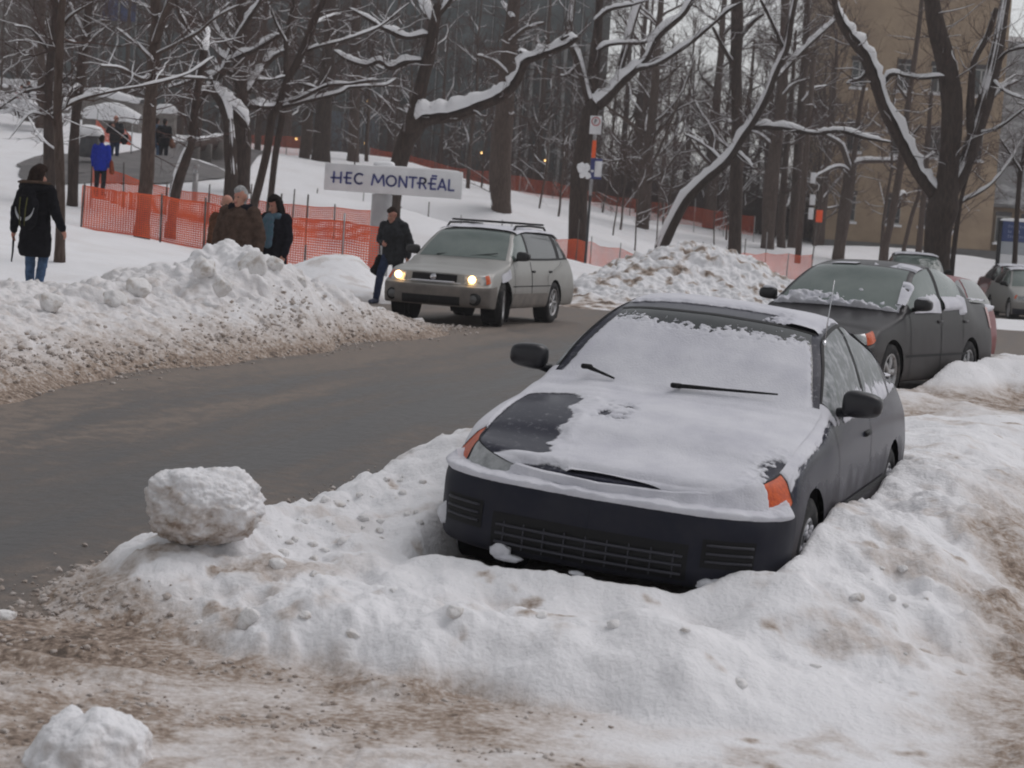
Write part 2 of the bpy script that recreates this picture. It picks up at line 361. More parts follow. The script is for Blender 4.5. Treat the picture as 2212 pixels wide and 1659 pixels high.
dr = np.maximum(dr, .6*sstep(27, 32, Y)); dr = np.maximum(dr, .55*(1-sstep(7.5, 9.5, Y)))
tag(sheet('road', X, Y, Z, M['road'], dr), kind='structure')

# snowy hillside behind the street
hill_pts = [(75,634,26),(20,600,28),(200,605,28),(130,556,31),(300,575,33),(500,690,26),(430,556,42),(178,492,45),(330,522,43),(660,584,43),(740,640,37),
 (820,603,45.5),(1226,581,68),(1400,592,75),(1600,601,82),(1750,603,86),(100,470,45),(60,400,60),(20,330,75),(30,240,95),(300,350,75),(230,405,60),(430,345,74),
 (330,325,82),(480,328,85),(600,330,98),(520,415,62),(700,335,110),(640,435,62),(900,460,65),(850,342,108),(1085,456,78),(1050,405,110),(1200,470,82),
 (1300,440,112),(1500,492,108),(1625,528,104),(1815,548,97),(1900,533,104),(2180,566,104),(2150,605,82),(2150,700,47.5),(2212,692,52),
 (218,429,58),(440,485,58),(625,509,58),(810,520,58),(678,474,75),(980,535,72),(1850,560,97),(2000,590,92),(1780,532,111),(1900,539,111),(2050,551,111),(2180,570,111)]
HP = [P(*q) for q in hill_pts]+[np.array(q) for q in [(-20,20,.3),(-14,30,.6),(-28,60,2.2),(-45,100,5.5),(-40,140,6.5),(0,140,4),(40,140,2),(60,100,.8),(50,60,.3),(30,45,.1),(-12,18,.25),(70,140,1.5),(13,64,-.1),(14,58,-.08),(10,60,-.1),(13,53,-.1),(19,57,-.05),(22,66,0),(9,52,-.02)]]
hill_f = tps(HP, .3)
HEDGE = np.array([(-9.8, 2), (-6.2, 15), (-5.0, 19.5), (-4.3, 24), (-3.6, 28.5), (-4.2, 32), (-4.6, 36), (-4.0, 38.5), (-1.5, 41.5), (1.2, 43), (5, 45.5), (10, 44.5), (16, 46), (40, 52), (90, 60)])
def side_of(X, Y, pl):
    "positive on the hill side of the road's far edge"
    d = dist_poly(X, Y, pl); sgn = np.zeros(X.shape); best = np.full(X.shape, 1e9)
    for (ax, ay), (bx, by) in zip(pl[:-1], pl[1:]):
        vx, vy = bx-ax, by-ay; t = np.clip(((X-ax)*vx+(Y-ay)*vy)/(vx*vx+vy*vy), 0, 1); dd = np.hypot(X-ax-t*vx, Y-ay-t*vy)
        cr = vx*(Y-ay)-vy*(X-ax); up = dd < best-1e-9; sgn = np.where(up, np.sign(cr), sgn); best = np.where(up, dd, best)
    return d*sgn
def hill_z(X, Y):
    X, Y = np.asarray(X, float), np.asarray(Y, float)
    s = side_of(X, Y, HEDGE); z = np.clip(hill_f(X, Y), -.1, 7.5)
    return np.where(s > 0, z*sstep(0, .5, s)+(1-sstep(0, .5, s))*np.minimum(z, -.05), -.5)
def gz(x, y): return float(hill_z(np.array([x]), np.array([y]))[0])
X, Y = polar(-.75, .8, 560, 11, 170, 520)
Z = hill_z(X, Y); q = np.stack([X, Y, 0*X], -1)
Z = Z+np.where(Z > -.4, .05*fbm(q*.5, 3)+.015*fbm(q*2.2, 3), 0)
pathpix = np.array([P(10,372,64)[:2], P(150,385,61)[:2], P(300,352,72)[:2], P(400,335,80)[:2], P(480,332,84)[:2]])
dirt = .10*np.clip(fbm(q*.8, 4)+.1, 0, 1)
tag(sheet('snowy_hillside', X, Y, Z, M['bank'], dirt, mask=(Z[:-1, :-1] > -.45)|(Z[1:, 1:] > -.45)), kind='structure')
# cleared path up the hill
pm = mat('path_asphalt', (.085, .078, .078), .7, col2=(.16, .145, .14), nscale=1.2, nlo=.4, nhi=.7)
def ribbon(name, px, width, m, lift=.03, nw=9):
    pts = np.array([P(*q)[:2] for q in px]); s = np.linspace(0, len(pts)-1, 40); c = pchip(np.arange(len(pts)), pts, s)
    tn = np.gradient(c, axis=0); tn /= np.linalg.norm(tn, axis=1)[:, None]; nn = np.stack([-tn[:, 1], tn[:, 0]], -1)
    wv = pchip(np.arange(len(pts)), np.array(width, float)[:, None], s); a = np.linspace(-.5, .5, nw)
    G = c[:, None]+nn[:, None]*(a[None, :, None]*wv[:, None]); Zr = hill_z(G[..., 0], G[..., 1])+.05*fbm(np.stack([G[..., 0], G[..., 1], 0*G[..., 0]], -1)*.5, 3)+.015*fbm(np.stack([G[..., 0], G[..., 1], 0*G[..., 0]], -1)*2.2, 3)+lift
    b = MB(); b.grid(np.concatenate([G, Zr[..., None]], -1)); return tag(b.build(name, m), kind='structure')
ribbon('path', [(60,371,66),(150,392,62),(260,380,65),(360,347,76),(450,330,84),(520,316,92)], [.3,3.4,6.8,6.0,4.0,3.0], pm, .045)

# --- bank of ploughed snow round the parked coupe, with the slushy ground in front of it
NB = [(60,1300,8.6),(250,1370,8.1),(450,1400,7.8),(700,1440,7.55),(1000,1480,7.4),(1300,1530,7.25),(1600,1585,7.1),(1900,1640,7.0),
 (300,1250,8.45),(440,1170,8.8),(200,1210,8.8),(100,1262,8.95),(350,1150,9.0),(600,1300,7.85),(600,1180,8.9),(750,1040,10.2),(600,1080,9.6),(850,1000,10.8),(940,972,11.3),
 (900,1090,9.6),(925,1130,9.25),(1000,1185,8.75),(1100,1240,8.55),(1200,1285,8.35),(1350,1272,8.35),(1450,1305,8.2),(1590,1322,8.25),(900,1385,7.5),(1200,1410,7.4),(1500,1462,7.3),(1200,1318,7.72),(1350,1305,7.7),(1450,1330,7.62),(880,1300,7.85),
 (1000,1295,7.82),(750,1325,7.75),(1600,1350,8.0),(1640,1305,8.2),(1720,1240,8.5),(1790,1195,8.85),(1870,1150,9.3),(1950,1128,9.7),(2050,1180,9.4),(1700,1400,7.9),(1900,1350,8.2),(2000,1250,8.8),
 (1800,1500,7.5),(2000,1500,7.7),(2150,1450,8.2),(2212,1300,9.33),(2212,1150,11),(2212,1000,13.8),(2212,900,16),(2212,790,23),(2130,803,22.2),(1960,842,20),(1914,1046,11.3),(1996,1043,11.3),(2056,1025,11.4),
 (1960,900,16),(1990,950,13.8),(2060,838,21.3),(1955,1090,10.5),(2080,900,16.5),(2100,1080,10.6),(2120,950,13.9),(480,1180,8.75),(680,1110,9.5)]
NP = [P(*q)-np.array([0, 0, .022 if q[2] < 9 else .01]) for q in NB]
NP += [np.array(q) for q in [(.1,8.35,-.10),(.45,8.25,-.11),(.75,8.2,-.09),(-.25,8.55,-.05),(-2.1,6,-.27),(-1,5.2,-.27),(0,4.6,-.27),(1,5.2,-.27),(2,5.8,-.24),(-.6,6.6,-.265),(.2,6.6,-.265),(-1.3,7.4,-.265),(1.1,6.5,-.26),(-1.6,7.9,-.265),(-2.3,7.3,-.29),(2.4,7.2,-.2),(3.2,8.5,-.12),(4.2,10,-.05),(4.5,13,.1),(6,16,.2),(7.5,22,.25),(8,27,.2),(9.5,33,.05),
 (-2.0,9.6,-.42),(-1.5,10.2,-.45),(-1.1,11.3,-.45),(-.75,12.4,-.42),(-.3,13.6,-.40),(.3,15.5,-.38),(1.2,19,-.3),(2.2,22,-.3),(-2.6,11,-.6),(-1.8,13,-.6),(-.8,17,-.6),(.6,23,-.5),(3.3,26,-.3),(4.6,29,-.3),(6.3,32,-.3),
 (1.25,14.6,-.2),(1.9,16.8,-.18),(2.4,18.6,-.12),(4.6,20.2,.05),(5.6,22.2,.08)]]
near_f = tps(NP, 2e-3)
COUPE_YAW, COUPE_LOC = R_(18.7), (.385, 8.773)
def car_local(X, Y, loc, yaw):
    dx, dy = X-loc[0], Y-loc[1]; return dx*math.cos(yaw)-dy*math.sin(yaw), dx*math.sin(yaw)+dy*math.cos(yaw)
DENTS = [(1840,1210,8.95,.07,.05),(1950,1245,8.85,.09,.06),(1890,1300,8.5,.06,.035),(2030,1120,10.0,.10,.06),(1930,1085,10.6,.14,.07),(1760,1290,8.5,.05,.03),(1650,1400,7.9,.07,.03),(1480,1400,7.8,.06,.025),(860,1180,8.9,.07,.04),(780,1240,8.55,.08,.04),(1080,1330,8.05,.08,.03),(560,1260,8.2,.06,.04),(2000,1340,8.4,.1,.05),(2100,1240,9.2,.1,.05),(1300,1440,7.65,.1,.03)]
def near_z(X, Y, detail=True):
    z = np.maximum(near_f(X, Y), road_z(Y)-.3); q = np.stack([X, Y, 0*X], -1)
    h = np.clip(z-(-.27+.27*sstep(8, 19, Y)), 0, None)            # height over the slushy ground
    up = sstep(.02, .12, h)
    n = fbm(q*1.7, 3)
    if detail:
        q3 = np.stack([X, Y, z*1.0], -1); warp = q+.03*np.stack([perlin(q*6), perlin(q*6+9), 0*X], -1)
        left = sstep(.06, -.03, X/Y); right = sstep(.15, .205, X/Y)*sstep(16, 10, Y); front = sstep(8.4, 7.8, Y-.1*X)
        smooth = .30+.70*np.maximum(np.maximum(left, right*.9), .25*front)
        z = z+up*(.040*n+.055*(.25+smooth)*billow(q3*2.4, 2)+(.12+smooth)*.034*billow(q3*6.5, 2)+(.25+smooth)*.011*billow(q3*18, 2))
        msk = sstep(-.05, .5, perlin(q*1.1+5))
        z = z+up*smooth*.55*lumps(warp[..., 0], warp[..., 1], .11, .4, 3)*msk
        pit = sstep(.32, .62, perlin(q*1.9+60)); z = z-up*.035*pit*(1-left)
        fl = 1-up                                                     # trampled slush in front
        gr = sstep(-.25, .35, perlin(q*1.3+7)+.3*perlin(q*4+2))
        z = z+fl*(.014+.022*fbm(q*2.2, 3)+gr*(.024*billow(q*9, 3)+.4*lumps(warp[..., 0], warp[..., 1], .035, .5, 2))+.006*billow(q*16, 2))
        # wheel ruts pressed along the foot of the bank
        a = X*.30+Y*.954
        for r0, wd, dp in ((7.05, .10, .045), (6.72, .07, .03), (6.42, .09, .035)): z = z-dp*np.exp(-((a-r0-.06*perlin(q*.7+r0))/wd)**2)*fl*sstep(1.4, .1, X)+.5*dp*np.exp(-((a-r0-.15-.06*perlin(q*.7+r0))/.05)**2)*fl*sstep(1.4, .1, X)
        z = np.where(Y < 8.3, np.maximum(z, road_z(Y)+.008+.010*perlin(q*3)), z)
    if detail:
        for px, py, Yd, rd, dp in DENTS:
            c = P(px, py, Yd); z = z-dp*np.exp(-(((X-c[0])/rd)**2+((Y-c[1])/(rd*1.5))**2)**1.6)
    # hollow where the coupe stands
    u, v = car_local(X, Y, COUPE_LOC, COUPE_YAW)
    inside = (1-sstep(.74, np.where(u > 0, .90, .95), np.abs(u)))*sstep(-.27, .02, v-.10*sstep(.2, .8, np.abs(u))-.24*sstep(.45, .8, u))*(1-sstep(4.2, 4.5, v))
    z = np.where(inside > 0, np.minimum(z, z*(1-inside)+inside*(-.17)), z)
    u2, v2 = car_local(X, Y, (2.84, 20.49), R_(30.9))
    ins2 = (1-sstep(.75, .95, np.abs(u2)))*sstep(-.1, .2, v2)*(1-sstep(4.4, 4.7, v2))
    return np.where(ins2 > 0, np.minimum(z, z*(1-ins2)+ins2*(-.1)), z), h
X, Y = polar(-.50, .56, 640, 4.2, 34, 660)
Z, H = near_z(X, Y)
q = np.stack([X, Y, 0*X], -1)
low = 1-sstep(.0, .12, H+.10*sstep(-.02, .12, X/Y)*sstep(6.35, 6.9, Y+.25*X)+.06*perlin(q*1.5)+.03*perlin(q*4)); n1 = fbm(q*1.3, 4); n2 = fbm(q*6, 4); n3 = perlin(q*.6+3)
dirt = low*np.clip(.50+.26*n1+.22*n2+.16*n3, .08, .95)
wet = low*sstep(-.05, -.22, X/Y-.02*n1)*sstep(8.9, 8.0, Y); dirt = np.maximum(dirt, wet*(.78+.25*n2))
white = low*sstep(.05, .55, perlin(q*np.array([.7, 1.6, 1])+12)+.2*n2); dirt = dirt*(1-.40*white)
dirt = np.maximum(dirt, .30*sstep(.1, .7, n1+.5*n2))
rightpath = .9*sstep(.222, .268, X/Y+.02*n1)*sstep(14, 10, Y); dirt = np.maximum(dirt, rightpath*np.clip(.52+.26*n1+.28*n2, 0, .9))
lf = sstep(-.04, -.13, X/Y); dirt = np.maximum(dirt, .46*lf*sstep(.05, .55, fbm(q*2.6+3, 4)+.4*n2)*sstep(10.2, 9.2, Y))
dirt = np.maximum(dirt, .5*sstep(.55, .85, fbm(q*4.5+11, 3)))
toe = (1-sstep(.02, .22, Z-road_z(Y)))*sstep(8.0, 8.6, Y); dirt = np.maximum(dirt, toe*(.6+.4*n2))
slush = (H < .035) & (Y < 10.5)
fm = slush[:-1, :-1] & slush[1:, 1:]
ok = Z > road_z(Y)-.12
okf = ok[:-1, :-1] | ok[1:, 1:] | ok[1:, :-1] | ok[:-1, 1:]
tag(sheet('slushy_ground', X, Y, Z, M['bank'], dirt, mask=fm & okf), kind='structure')
tag(sheet('snow_bank', X, Y, Z, M['bank'], dirt, mask=(~fm) & okf), 'long bank of shovelled white snow heaped around the dark blue coupe', 'snow bank')

# --- rough ploughed bank on the far side of the road
FB = [(0,850,14.9),(250,822,17),(500,792,19.1),(750,752,23.5),(1000,712,29),(60,634,19.4),(150,632,20),(0,645,18.6),(250,608,21),(330,618,21.5),(420,590,22.4),(500,572,22.8),(570,543,23.2),(605,560,23.6),(640,588,24.2),(700,598,25),(760,640,26),(800,655,27),(860,680,28),(940,692,29),
 (100,700,17.6),(300,690,19.3),(500,660,21.3),(600,640,22.3),(100,760,16.6),(300,745,18.4),(550,715,20.9),(750,690,24.3)]
FP_ = [P(*q)-np.array([0, 0, .07 if q[1] < 700 else .05]) for q in FB]+[np.array(q) for q in [(-10,14,.6),(-10,20,.9),(-6.5,14.2,-.1),(-5.6,12,-.2),(-7.5,22,.25),(-5.5,25,.1),(-4.4,26.3,.0),(-3.3,27.5,-.15),(-2.2,30.5,-.3),(-.6,31,-.35),(-3.2,17,-.4),(-2.0,20.5,-.4),(-.9,25,-.4),(-.2,29,-.4),(-3.6,14,-.45),(-9,24,.3),(-12,17,.7)]]
far_f = tps(FP_, 5e-3)
X, Y = polar(-.52, .0, 460, 13.2, 31, 820)
q = np.stack([X, Y, 0*X], -1); Z = far_f(X, Y); base = road_z(Y); h = Z-base
up = sstep(.02, .3, h)
wq = q+.10*np.stack([perlin(q*2.3), perlin(q*2.3+9), 0*X], -1)
Z = np.maximum(Z, base-.4); q3 = np.stack([X, Y, Z], -1)+.08*np.stack([perlin(q*1.9), perlin(q*1.9+9), 0*X], -1); low_ = sstep(-.05, .1, h)
hi_ = sstep(.2, .7, h)
D = [lambda G: up*(.20*hi_*billow(G*1.3, 2)+.05*fbm(G*.8, 2)), lambda G: (.35+.65*hi_)*up*.13*billow(G*3.2+5, 2), lambda G: low_*.042*billow(G*8, 2), lambda G: low_*.014*billow(G*19, 2)]
n1 = fbm(q*.9, 4); n2 = fbm(q*4.5, 4); n3 = fbm(q*11, 2)
dirt = .12+.44*(1-sstep(-.02, .50, h+.10*n1))+.10*n2*(1-sstep(.2, 1.0, h))+.05*n3+.12*sstep(.1, .6, n2+.5*n1)+.18*(1-sstep(.0, .16, h)); dirt = dirt*(1-.7*sstep(.55, 1.1, h+.2*n1))
ok = Z > base-.06; okf = ok[:-1, :-1] | ok[1:, 1:]
FARBANK = tag(sheet('snow_bank', X, Y, Z, M['bank'], dirt, mask=okf, disp=D), 'high rough bank of dirty ploughed snow in front of the three strolling people', 'snow bank')

def mound(name, pts, extra, rng, na, ny, rough, dirtamt, label):
    "a heap of snow through points seen in the photograph"
    pp = [P(*q) for q in pts]+[np.array(q, float) for q in extra]; f = tps(pp, 4e-3)
    xs = np.linspace(rng[0], rng[1], na); ys = np.linspace(rng[2], rng[3], ny); Yg, Xg = np.meshgrid(ys, xs, indexing='ij')
    q = np.stack([Xg, Yg, 0*Xg], -1); Z = f(Xg, Yg); Z = np.clip(Z, -.35, None); hh = np.clip(Z, 0, None); up = sstep(0, .35, hh)
    wq = q+.12*np.stack([perlin(q*2), perlin(q*2+9), 0*Xg], -1)
    q3 = np.stack([Xg, Yg, Z], -1)+.1*np.stack([perlin(q*1.5), perlin(q*1.5+9), 0*Xg], -1)
    D = [lambda G: up*rough*(.22*billow(G*1.2, 2)+.04*fbm(G*.8, 2)), lambda G: up*rough*.14*billow(G*3+4, 2), lambda G: up*(rough*.05*billow(G*7.5, 2)+.012*fbm(G*2, 3))]
    e = np.minimum(np.minimum(Xg-rng[0], rng[1]-Xg), np.minimum(Yg-rng[2], rng[3]-Yg)); Z = Z*sstep(0, .6, e)-.4*(1-sstep(0, .6, e))
    n1 = fbm(q*.7, 3); n2 = fbm(q*3, 4)
    d = dirtamt*(sstep(.05, .6, n2+.5*n1)*.75+.7*(1-sstep(0, .35, hh))*sstep(-.6, .2, n2))
    ok = Z > -.3; return tag(sheet(name, Xg, Yg, Z, M['bank'], d, mask=ok[:-1, :-1] | ok[1:, 1:], disp=D), label, 'snow bank')
mound('snow_bank', [(1240,664,40.5),(1330,668,40.5),(1420,666,40.5),(1280,615,42.5),(1350,570,44),(1400,548,44.6),(1450,530,45),(1500,524,45.2),(1560,535,45.5),(1620,558,45.8),(1680,598,46),(1720,618,46),(1450,600,43),(1550,620,43),(1330,630,42),(1600,640,42.4)],
 [(1,47,-.1),(3,49,-.1),(6,50,-.1),(8,48.5,-.1),(8.2,44,-.2),(7,41,-.2),(0.2,43,-.2),(4.5,46.8,1.0)], (-.3, 9, 39, 50.5), 300, 420, 1.0, .9, 'big pale heap of ploughed snow behind the silver wagon')
mound('snow_bank', [(670,640,36.2),(740,645,36),(790,640,36),(820,630,36.5),(672,580,37.6),(690,556,38),(740,550,38.3),(775,556,38.5),(800,585,38.6),(830,610,38.8),(720,600,37),(770,610,37)],
 [(-4.6,39.6,0),(-3.2,40,0),(-2.2,39.2,-.2),(-2.0,37,-.25),(-3.4,35.2,-.25),(-4.6,36,-.05)], (-5.0, -1.7, 34.6, 40.6), 160, 180, .06, .3, 'smooth white snow drift between the walking man and the orange fence')

# --- separate lumps of snow
LUMP = 0
def lump_mesh(name, r, seed, sq=(1, 1, .8), rough=.22, n=None, detail=3):
    V, T = n or BALL4; d = 1+rough*fbm(V*1.2+seed*3.7, 2); rs = np.random.RandomState(seed)
    for k in range(7):                         # broken facets
        a = rs.standard_normal(3); a /= np.linalg.norm(a); dd = (V*d[:, None])@a; lim = .62+.3*rs.rand(); d = np.where(dd > lim, d*(lim+(dd-lim)*.12)/np.maximum(dd, .01), d)
    d = d*(1+.10*billow(V*2.0+seed, 2)+.05*billow(V*7+seed, 2))
    return raw_mesh(name, V*d[:, None]*np.array(sq)*r, tris=T)
def on_bank(px, py, Y0=8.5):
    "where the line of sight through a photo point first meets the near bank"
    Y = np.linspace(6.0, 13.5, 700); q = np.array([P(px, py, y) for y in (1.0, 2.0)]); d = q[1]-q[0]; pt = q[0]+(Y-1.0)[:, None]*d
    z, _ = near_z(pt[:, 0], pt[:, 1]); k = np.argmax(pt[:, 2] < z); return pt[k] if k > 0 else P(px, py, Y0)
def chunk(px, py, Y, r, seed, label, group=None, sq=(1, 1, .8), rough=.22, n=None, sink=.0, m=None, rz=None):
    p = on_bank(px, py, Y) if Y < 12 else P(px, py, Y); o = link('snow_lump', lump_mesh('snow_lump', r, seed, sq, rough, n), m or M['clod']); o.location = (p[0], p[1], p[2]-sink+(.12*r if Y < 12 else -.22*r))
    o.rotation_euler = (0, 0, seed*1.3 if rz is None else rz); return tag(o, label, 'snow lump', group)
def crumbly(name, seed, size, n, voxel, dirt, label, loc):
    "one mass of packed snow grown from many pieces"
    rs = np.random.RandomState(seed); size = np.array(size); caps = [((0, 0, -.02), (0, 0, .02), size[2]*.93, size[2]*.93, (size[0]/size[2], size[1]/size[2]))]
    for i in range(n):
        d = unit(rs.standard_normal(3)); c = d*size*rs.uniform(.66, .84); r = rs.uniform(.22, .40)*size[2]; caps.append((c-rs.normal(0, .015, 3), c+rs.normal(0, .02, 3), r, r*rs.uniform(.7, 1)))
    o = fused(name, caps, M['bank'], None, voxel, 2); me = o.data; V = np.empty(len(me.vertices)*3, np.float32); me.vertices.foreach_get('co', V); V = V.reshape(-1, 3).astype(float); nn = np.empty(V.size, np.float32); me.vertices.foreach_get('normal', nn); nn = nn.reshape(-1, 3)
    s_ = 1/size[2]; V2 = V+nn*(size[2]*(.10*billow(V*2.3*s_*.6+seed, 2)+.06*billow(V*6*s_*.6, 2)+.03*billow(V*15*s_*.6, 2)))[:, None]; me.vertices.foreach_set('co', V2.astype(np.float32).ravel()); me.update()
    with_dirt(me, dirt*(sstep(-.1, .6, fbm(V*5+8, 3)+.15-.9*nn[:, 2])*.8+.25*sstep(.1, .6, fbm(V*16, 3)))); o.location = loc; return tag(o, label, 'snow lump')
V, T = ball(6); q = np.sign(V)*np.abs(V)**.62; d = np.linalg.norm(q, axis=1); d = d/d.mean()*1.02*(1+.12*fbm(V*1.4+4, 2)); rs = np.random.RandomState(21)
for k in range(16):                            # a broken block with chipped faces
    a = unit(rs.standard_normal(3)); dd = (V*d[:, None])@a; lim = .84+.2*rs.rand(); d = np.where(dd > lim, d*(lim+(dd-lim)*.12)/np.maximum(dd, .01), d)
for c_, am in (((-.5, -.3, .75), .16), ((.40, -.25, .80), .12), ((-.85, -.3, .15), .08), ((.9, -.2, -.2), .08)): d = d+am*np.exp(-((V-np.array(c_))**2).sum(1)/.13)
d = d*(1+.13*billow(V*2.1+1, 2)+.075*billow(V*5+3, 2)+.04*billow(V*12, 2)+.015*fbm(V*30, 2))
VV = V*d[:, None]*np.array([.272, .235, .182]); bm_ = raw_mesh('snow_lump', VV, tris=T); with_dirt(bm_, .24*sstep(-.3, .5, fbm(V*2.6+8, 4)-.55*V[:, 2]-.25*V[:, 0])+.27*sstep(-.1, .6, fbm(V*3.2+2, 3)-.75*V[:, 2]-.1)+.10*sstep(0, .5, fbm(V*14, 2)))
bo = link('snow_lump', bm_, M['bank']); bo.location = P(440, 1092, 8.85); bo.rotation_euler = (0, 0, .3); tag(bo, 'largest snow boulder, perched alone on the bank beside the road', 'snow lump')
crumbly('snow_lump', 9, (.19, .19, .165), 60, .009, .15, 'crumbly pile of white snow lying on the brown slush', P(185, 1662, 6.0))
chunk(990, 1172, 8.66, .042, 5, 'snow lump leaning against the bumper of the dark blue coupe', sq=(1, .9, 1.1), m=M['carsnow'])
chunk(982, 1325, 8.02, .038, 6, 'dirty round lump with a smaller one, in the middle of the front bank')
chunk(598, 1225, 8.45, .042, 8, 'grey round lump just below and right of the snow boulder')
chunk(540, 1345, 7.95, .05, 11, 'dirty lump on the front slope below the snow boulder', sq=(1, 1, 1.2))
chunk(12, 1335, 8.0, .045, 21, 'small white lump at the edge of the brown slush')
cl = [(835,1035,10.1),(790,1120,9.35),(660,1128,9.15),(820,1145,9.2),(730,1090,9.6),(870,1065,9.8),(700,1190,8.85),(705,1082,9.75),(610,1195,8.7),(680,1240,8.4),(850,1275,8.2),(1330,1350,7.95),(1170,1330,8.0),(1480,1360,7.95),(1850,1290,8.55),(1950,1230,8.9),(1760,1440,7.75),(1600,1480,7.55),(760,1370,7.8),(660,1330,8.05),(430,1345,8.0)]
for i, (a, b_, c_) in enumerate(cl):
    chunk(a, b_, c_, .018+.016*((i*37) % 10)/10, 30+i, 'small clod of snow stuck on the bank around the coupe', 'clods of snow on the near bank', sq=(1.3, 1, .8), sink=.004)
rs = np.random.RandomState(44)
for i in range(46):
    if i < 30: px = rs.uniform(590, 920); py = 1170-.36*(px-590)+rs.uniform(-45, 80)
    else: px = rs.uniform(1760, 2150); py = rs.uniform(1190, 1480)
    chunk(px, py, 9, .007+.020*rs.uniform()**2.2, 200+i, 'small clod of snow stuck on the bank around the coupe', 'clods of snow on the near bank', sq=(1.2, 1, .85), sink=.003, n=BALL3)
cf = [(300,612,20.9),(545,560,22.9),(440,572,22.2),(640,600,23.9),(250,640,20.2),(110,640,19.0),(590,560,23.2),(480,610,21.6),(900,690,28.3),(820,668,27.0)]
for i, (a, b_, c_) in enumerate(cf):
    chunk(a, b_, c_, (.15, .17, .14, .12, .13, .12, .12, .13, .1, .1)[i], 60+i, 'chunk of ploughed snow on the high bank across the road', 'chunks of snow on the far bank', sq=(1.1, 1, .95), sink=.03, rough=.3)

def crumbs(name, X, Y, Z, r, m, seed):
    rs = np.random.RandomState(seed); V, T = ball(1); n = len(X); sc_ = r[:, None, None]*(1+.35*rs.standard_normal((n, len(V), 1)).clip(-1.5, 1.5))
    VV = V[None]*sc_*np.array([1.15, 1, .8])+np.stack([X, Y, Z], -1)[:, None]; TT = (T[None]+(np.arange(n)*len(V))[:, None, None]).reshape(-1, 3)
    return tag(link(name, raw_mesh(name, VV.reshape(-1, 3), tris=TT), m), kind='stuff')
M['brown'] = mat('brown_slush', (.36, .30, .26), .85, col2=(.62, .57, .54), nscale=11, nlo=.4, nhi=.65, bump=.4, bscale=60)
rs = np.random.RandomState(12); n = 8000
y = rs.uniform(5.3, 9.6, n); x = rs.uniform(-.40, .36, n)*y; q = np.stack([x, y, 0*x], -1); a = x*.30+y*.954
wgt = sstep(-.1, .5, perlin(q*1.2+3)+.5*perlin(q*4))*.55+1.2*np.exp(-((a-6.88-.06*perlin(q*.7))/.07)**2)+.9*np.exp(-((a-6.2)/.14)**2)+.9*np.exp(-((a-7.35-.1*perlin(q*.9))/.10)**2)
z, h = near_z(x, y); k = (rs.uniform(size=n) < wgt*.9*(1-sstep(-.03, .09, x/y))) & (h < .06) & (z > road_z(y)-.02)
crumbs('slush_crumbs', x[k], y[k], z[k]+.002, .004+.012*rs.uniform(size=k.sum())**2.5, M['brown'], 1)
n = 4200; y = rs.uniform(13.5, 30, n); off = np.abs(rs.normal(0, .30, n))*rs.choice([-1, 1.0], n, p=[.6, .4]); ex = np.interp(y, FAR_EDGE[:, 1], FAR_EDGE[:, 0]); x = ex+off-.05; zb = np.maximum(far_f(x, y), road_z(y)); k = rs.uniform(size=n) < np.exp(-np.abs(off)*3.0)
crumbs('slush_crumbs', x[k], y[k], zb[k]+.005, .006+.022*rs.uniform(size=k.sum())**3, M['brown'], 2)
n = 2600; y = rs.uniform(8.2, 14, n); ex = np.interp(y, NEAR_EDGE[:, 1], NEAR_EDGE[:, 0]); x = ex+rs.normal(-.05, .22, n); z, h = near_z(x, y); z = np.maximum(z, road_z(y)); k = h < .12
crumbs('slush_crumbs', x[k], y[k], z[k]+.003, .004+.016*rs.uniform(size=k.sum())**2.5, M['brown'], 3)
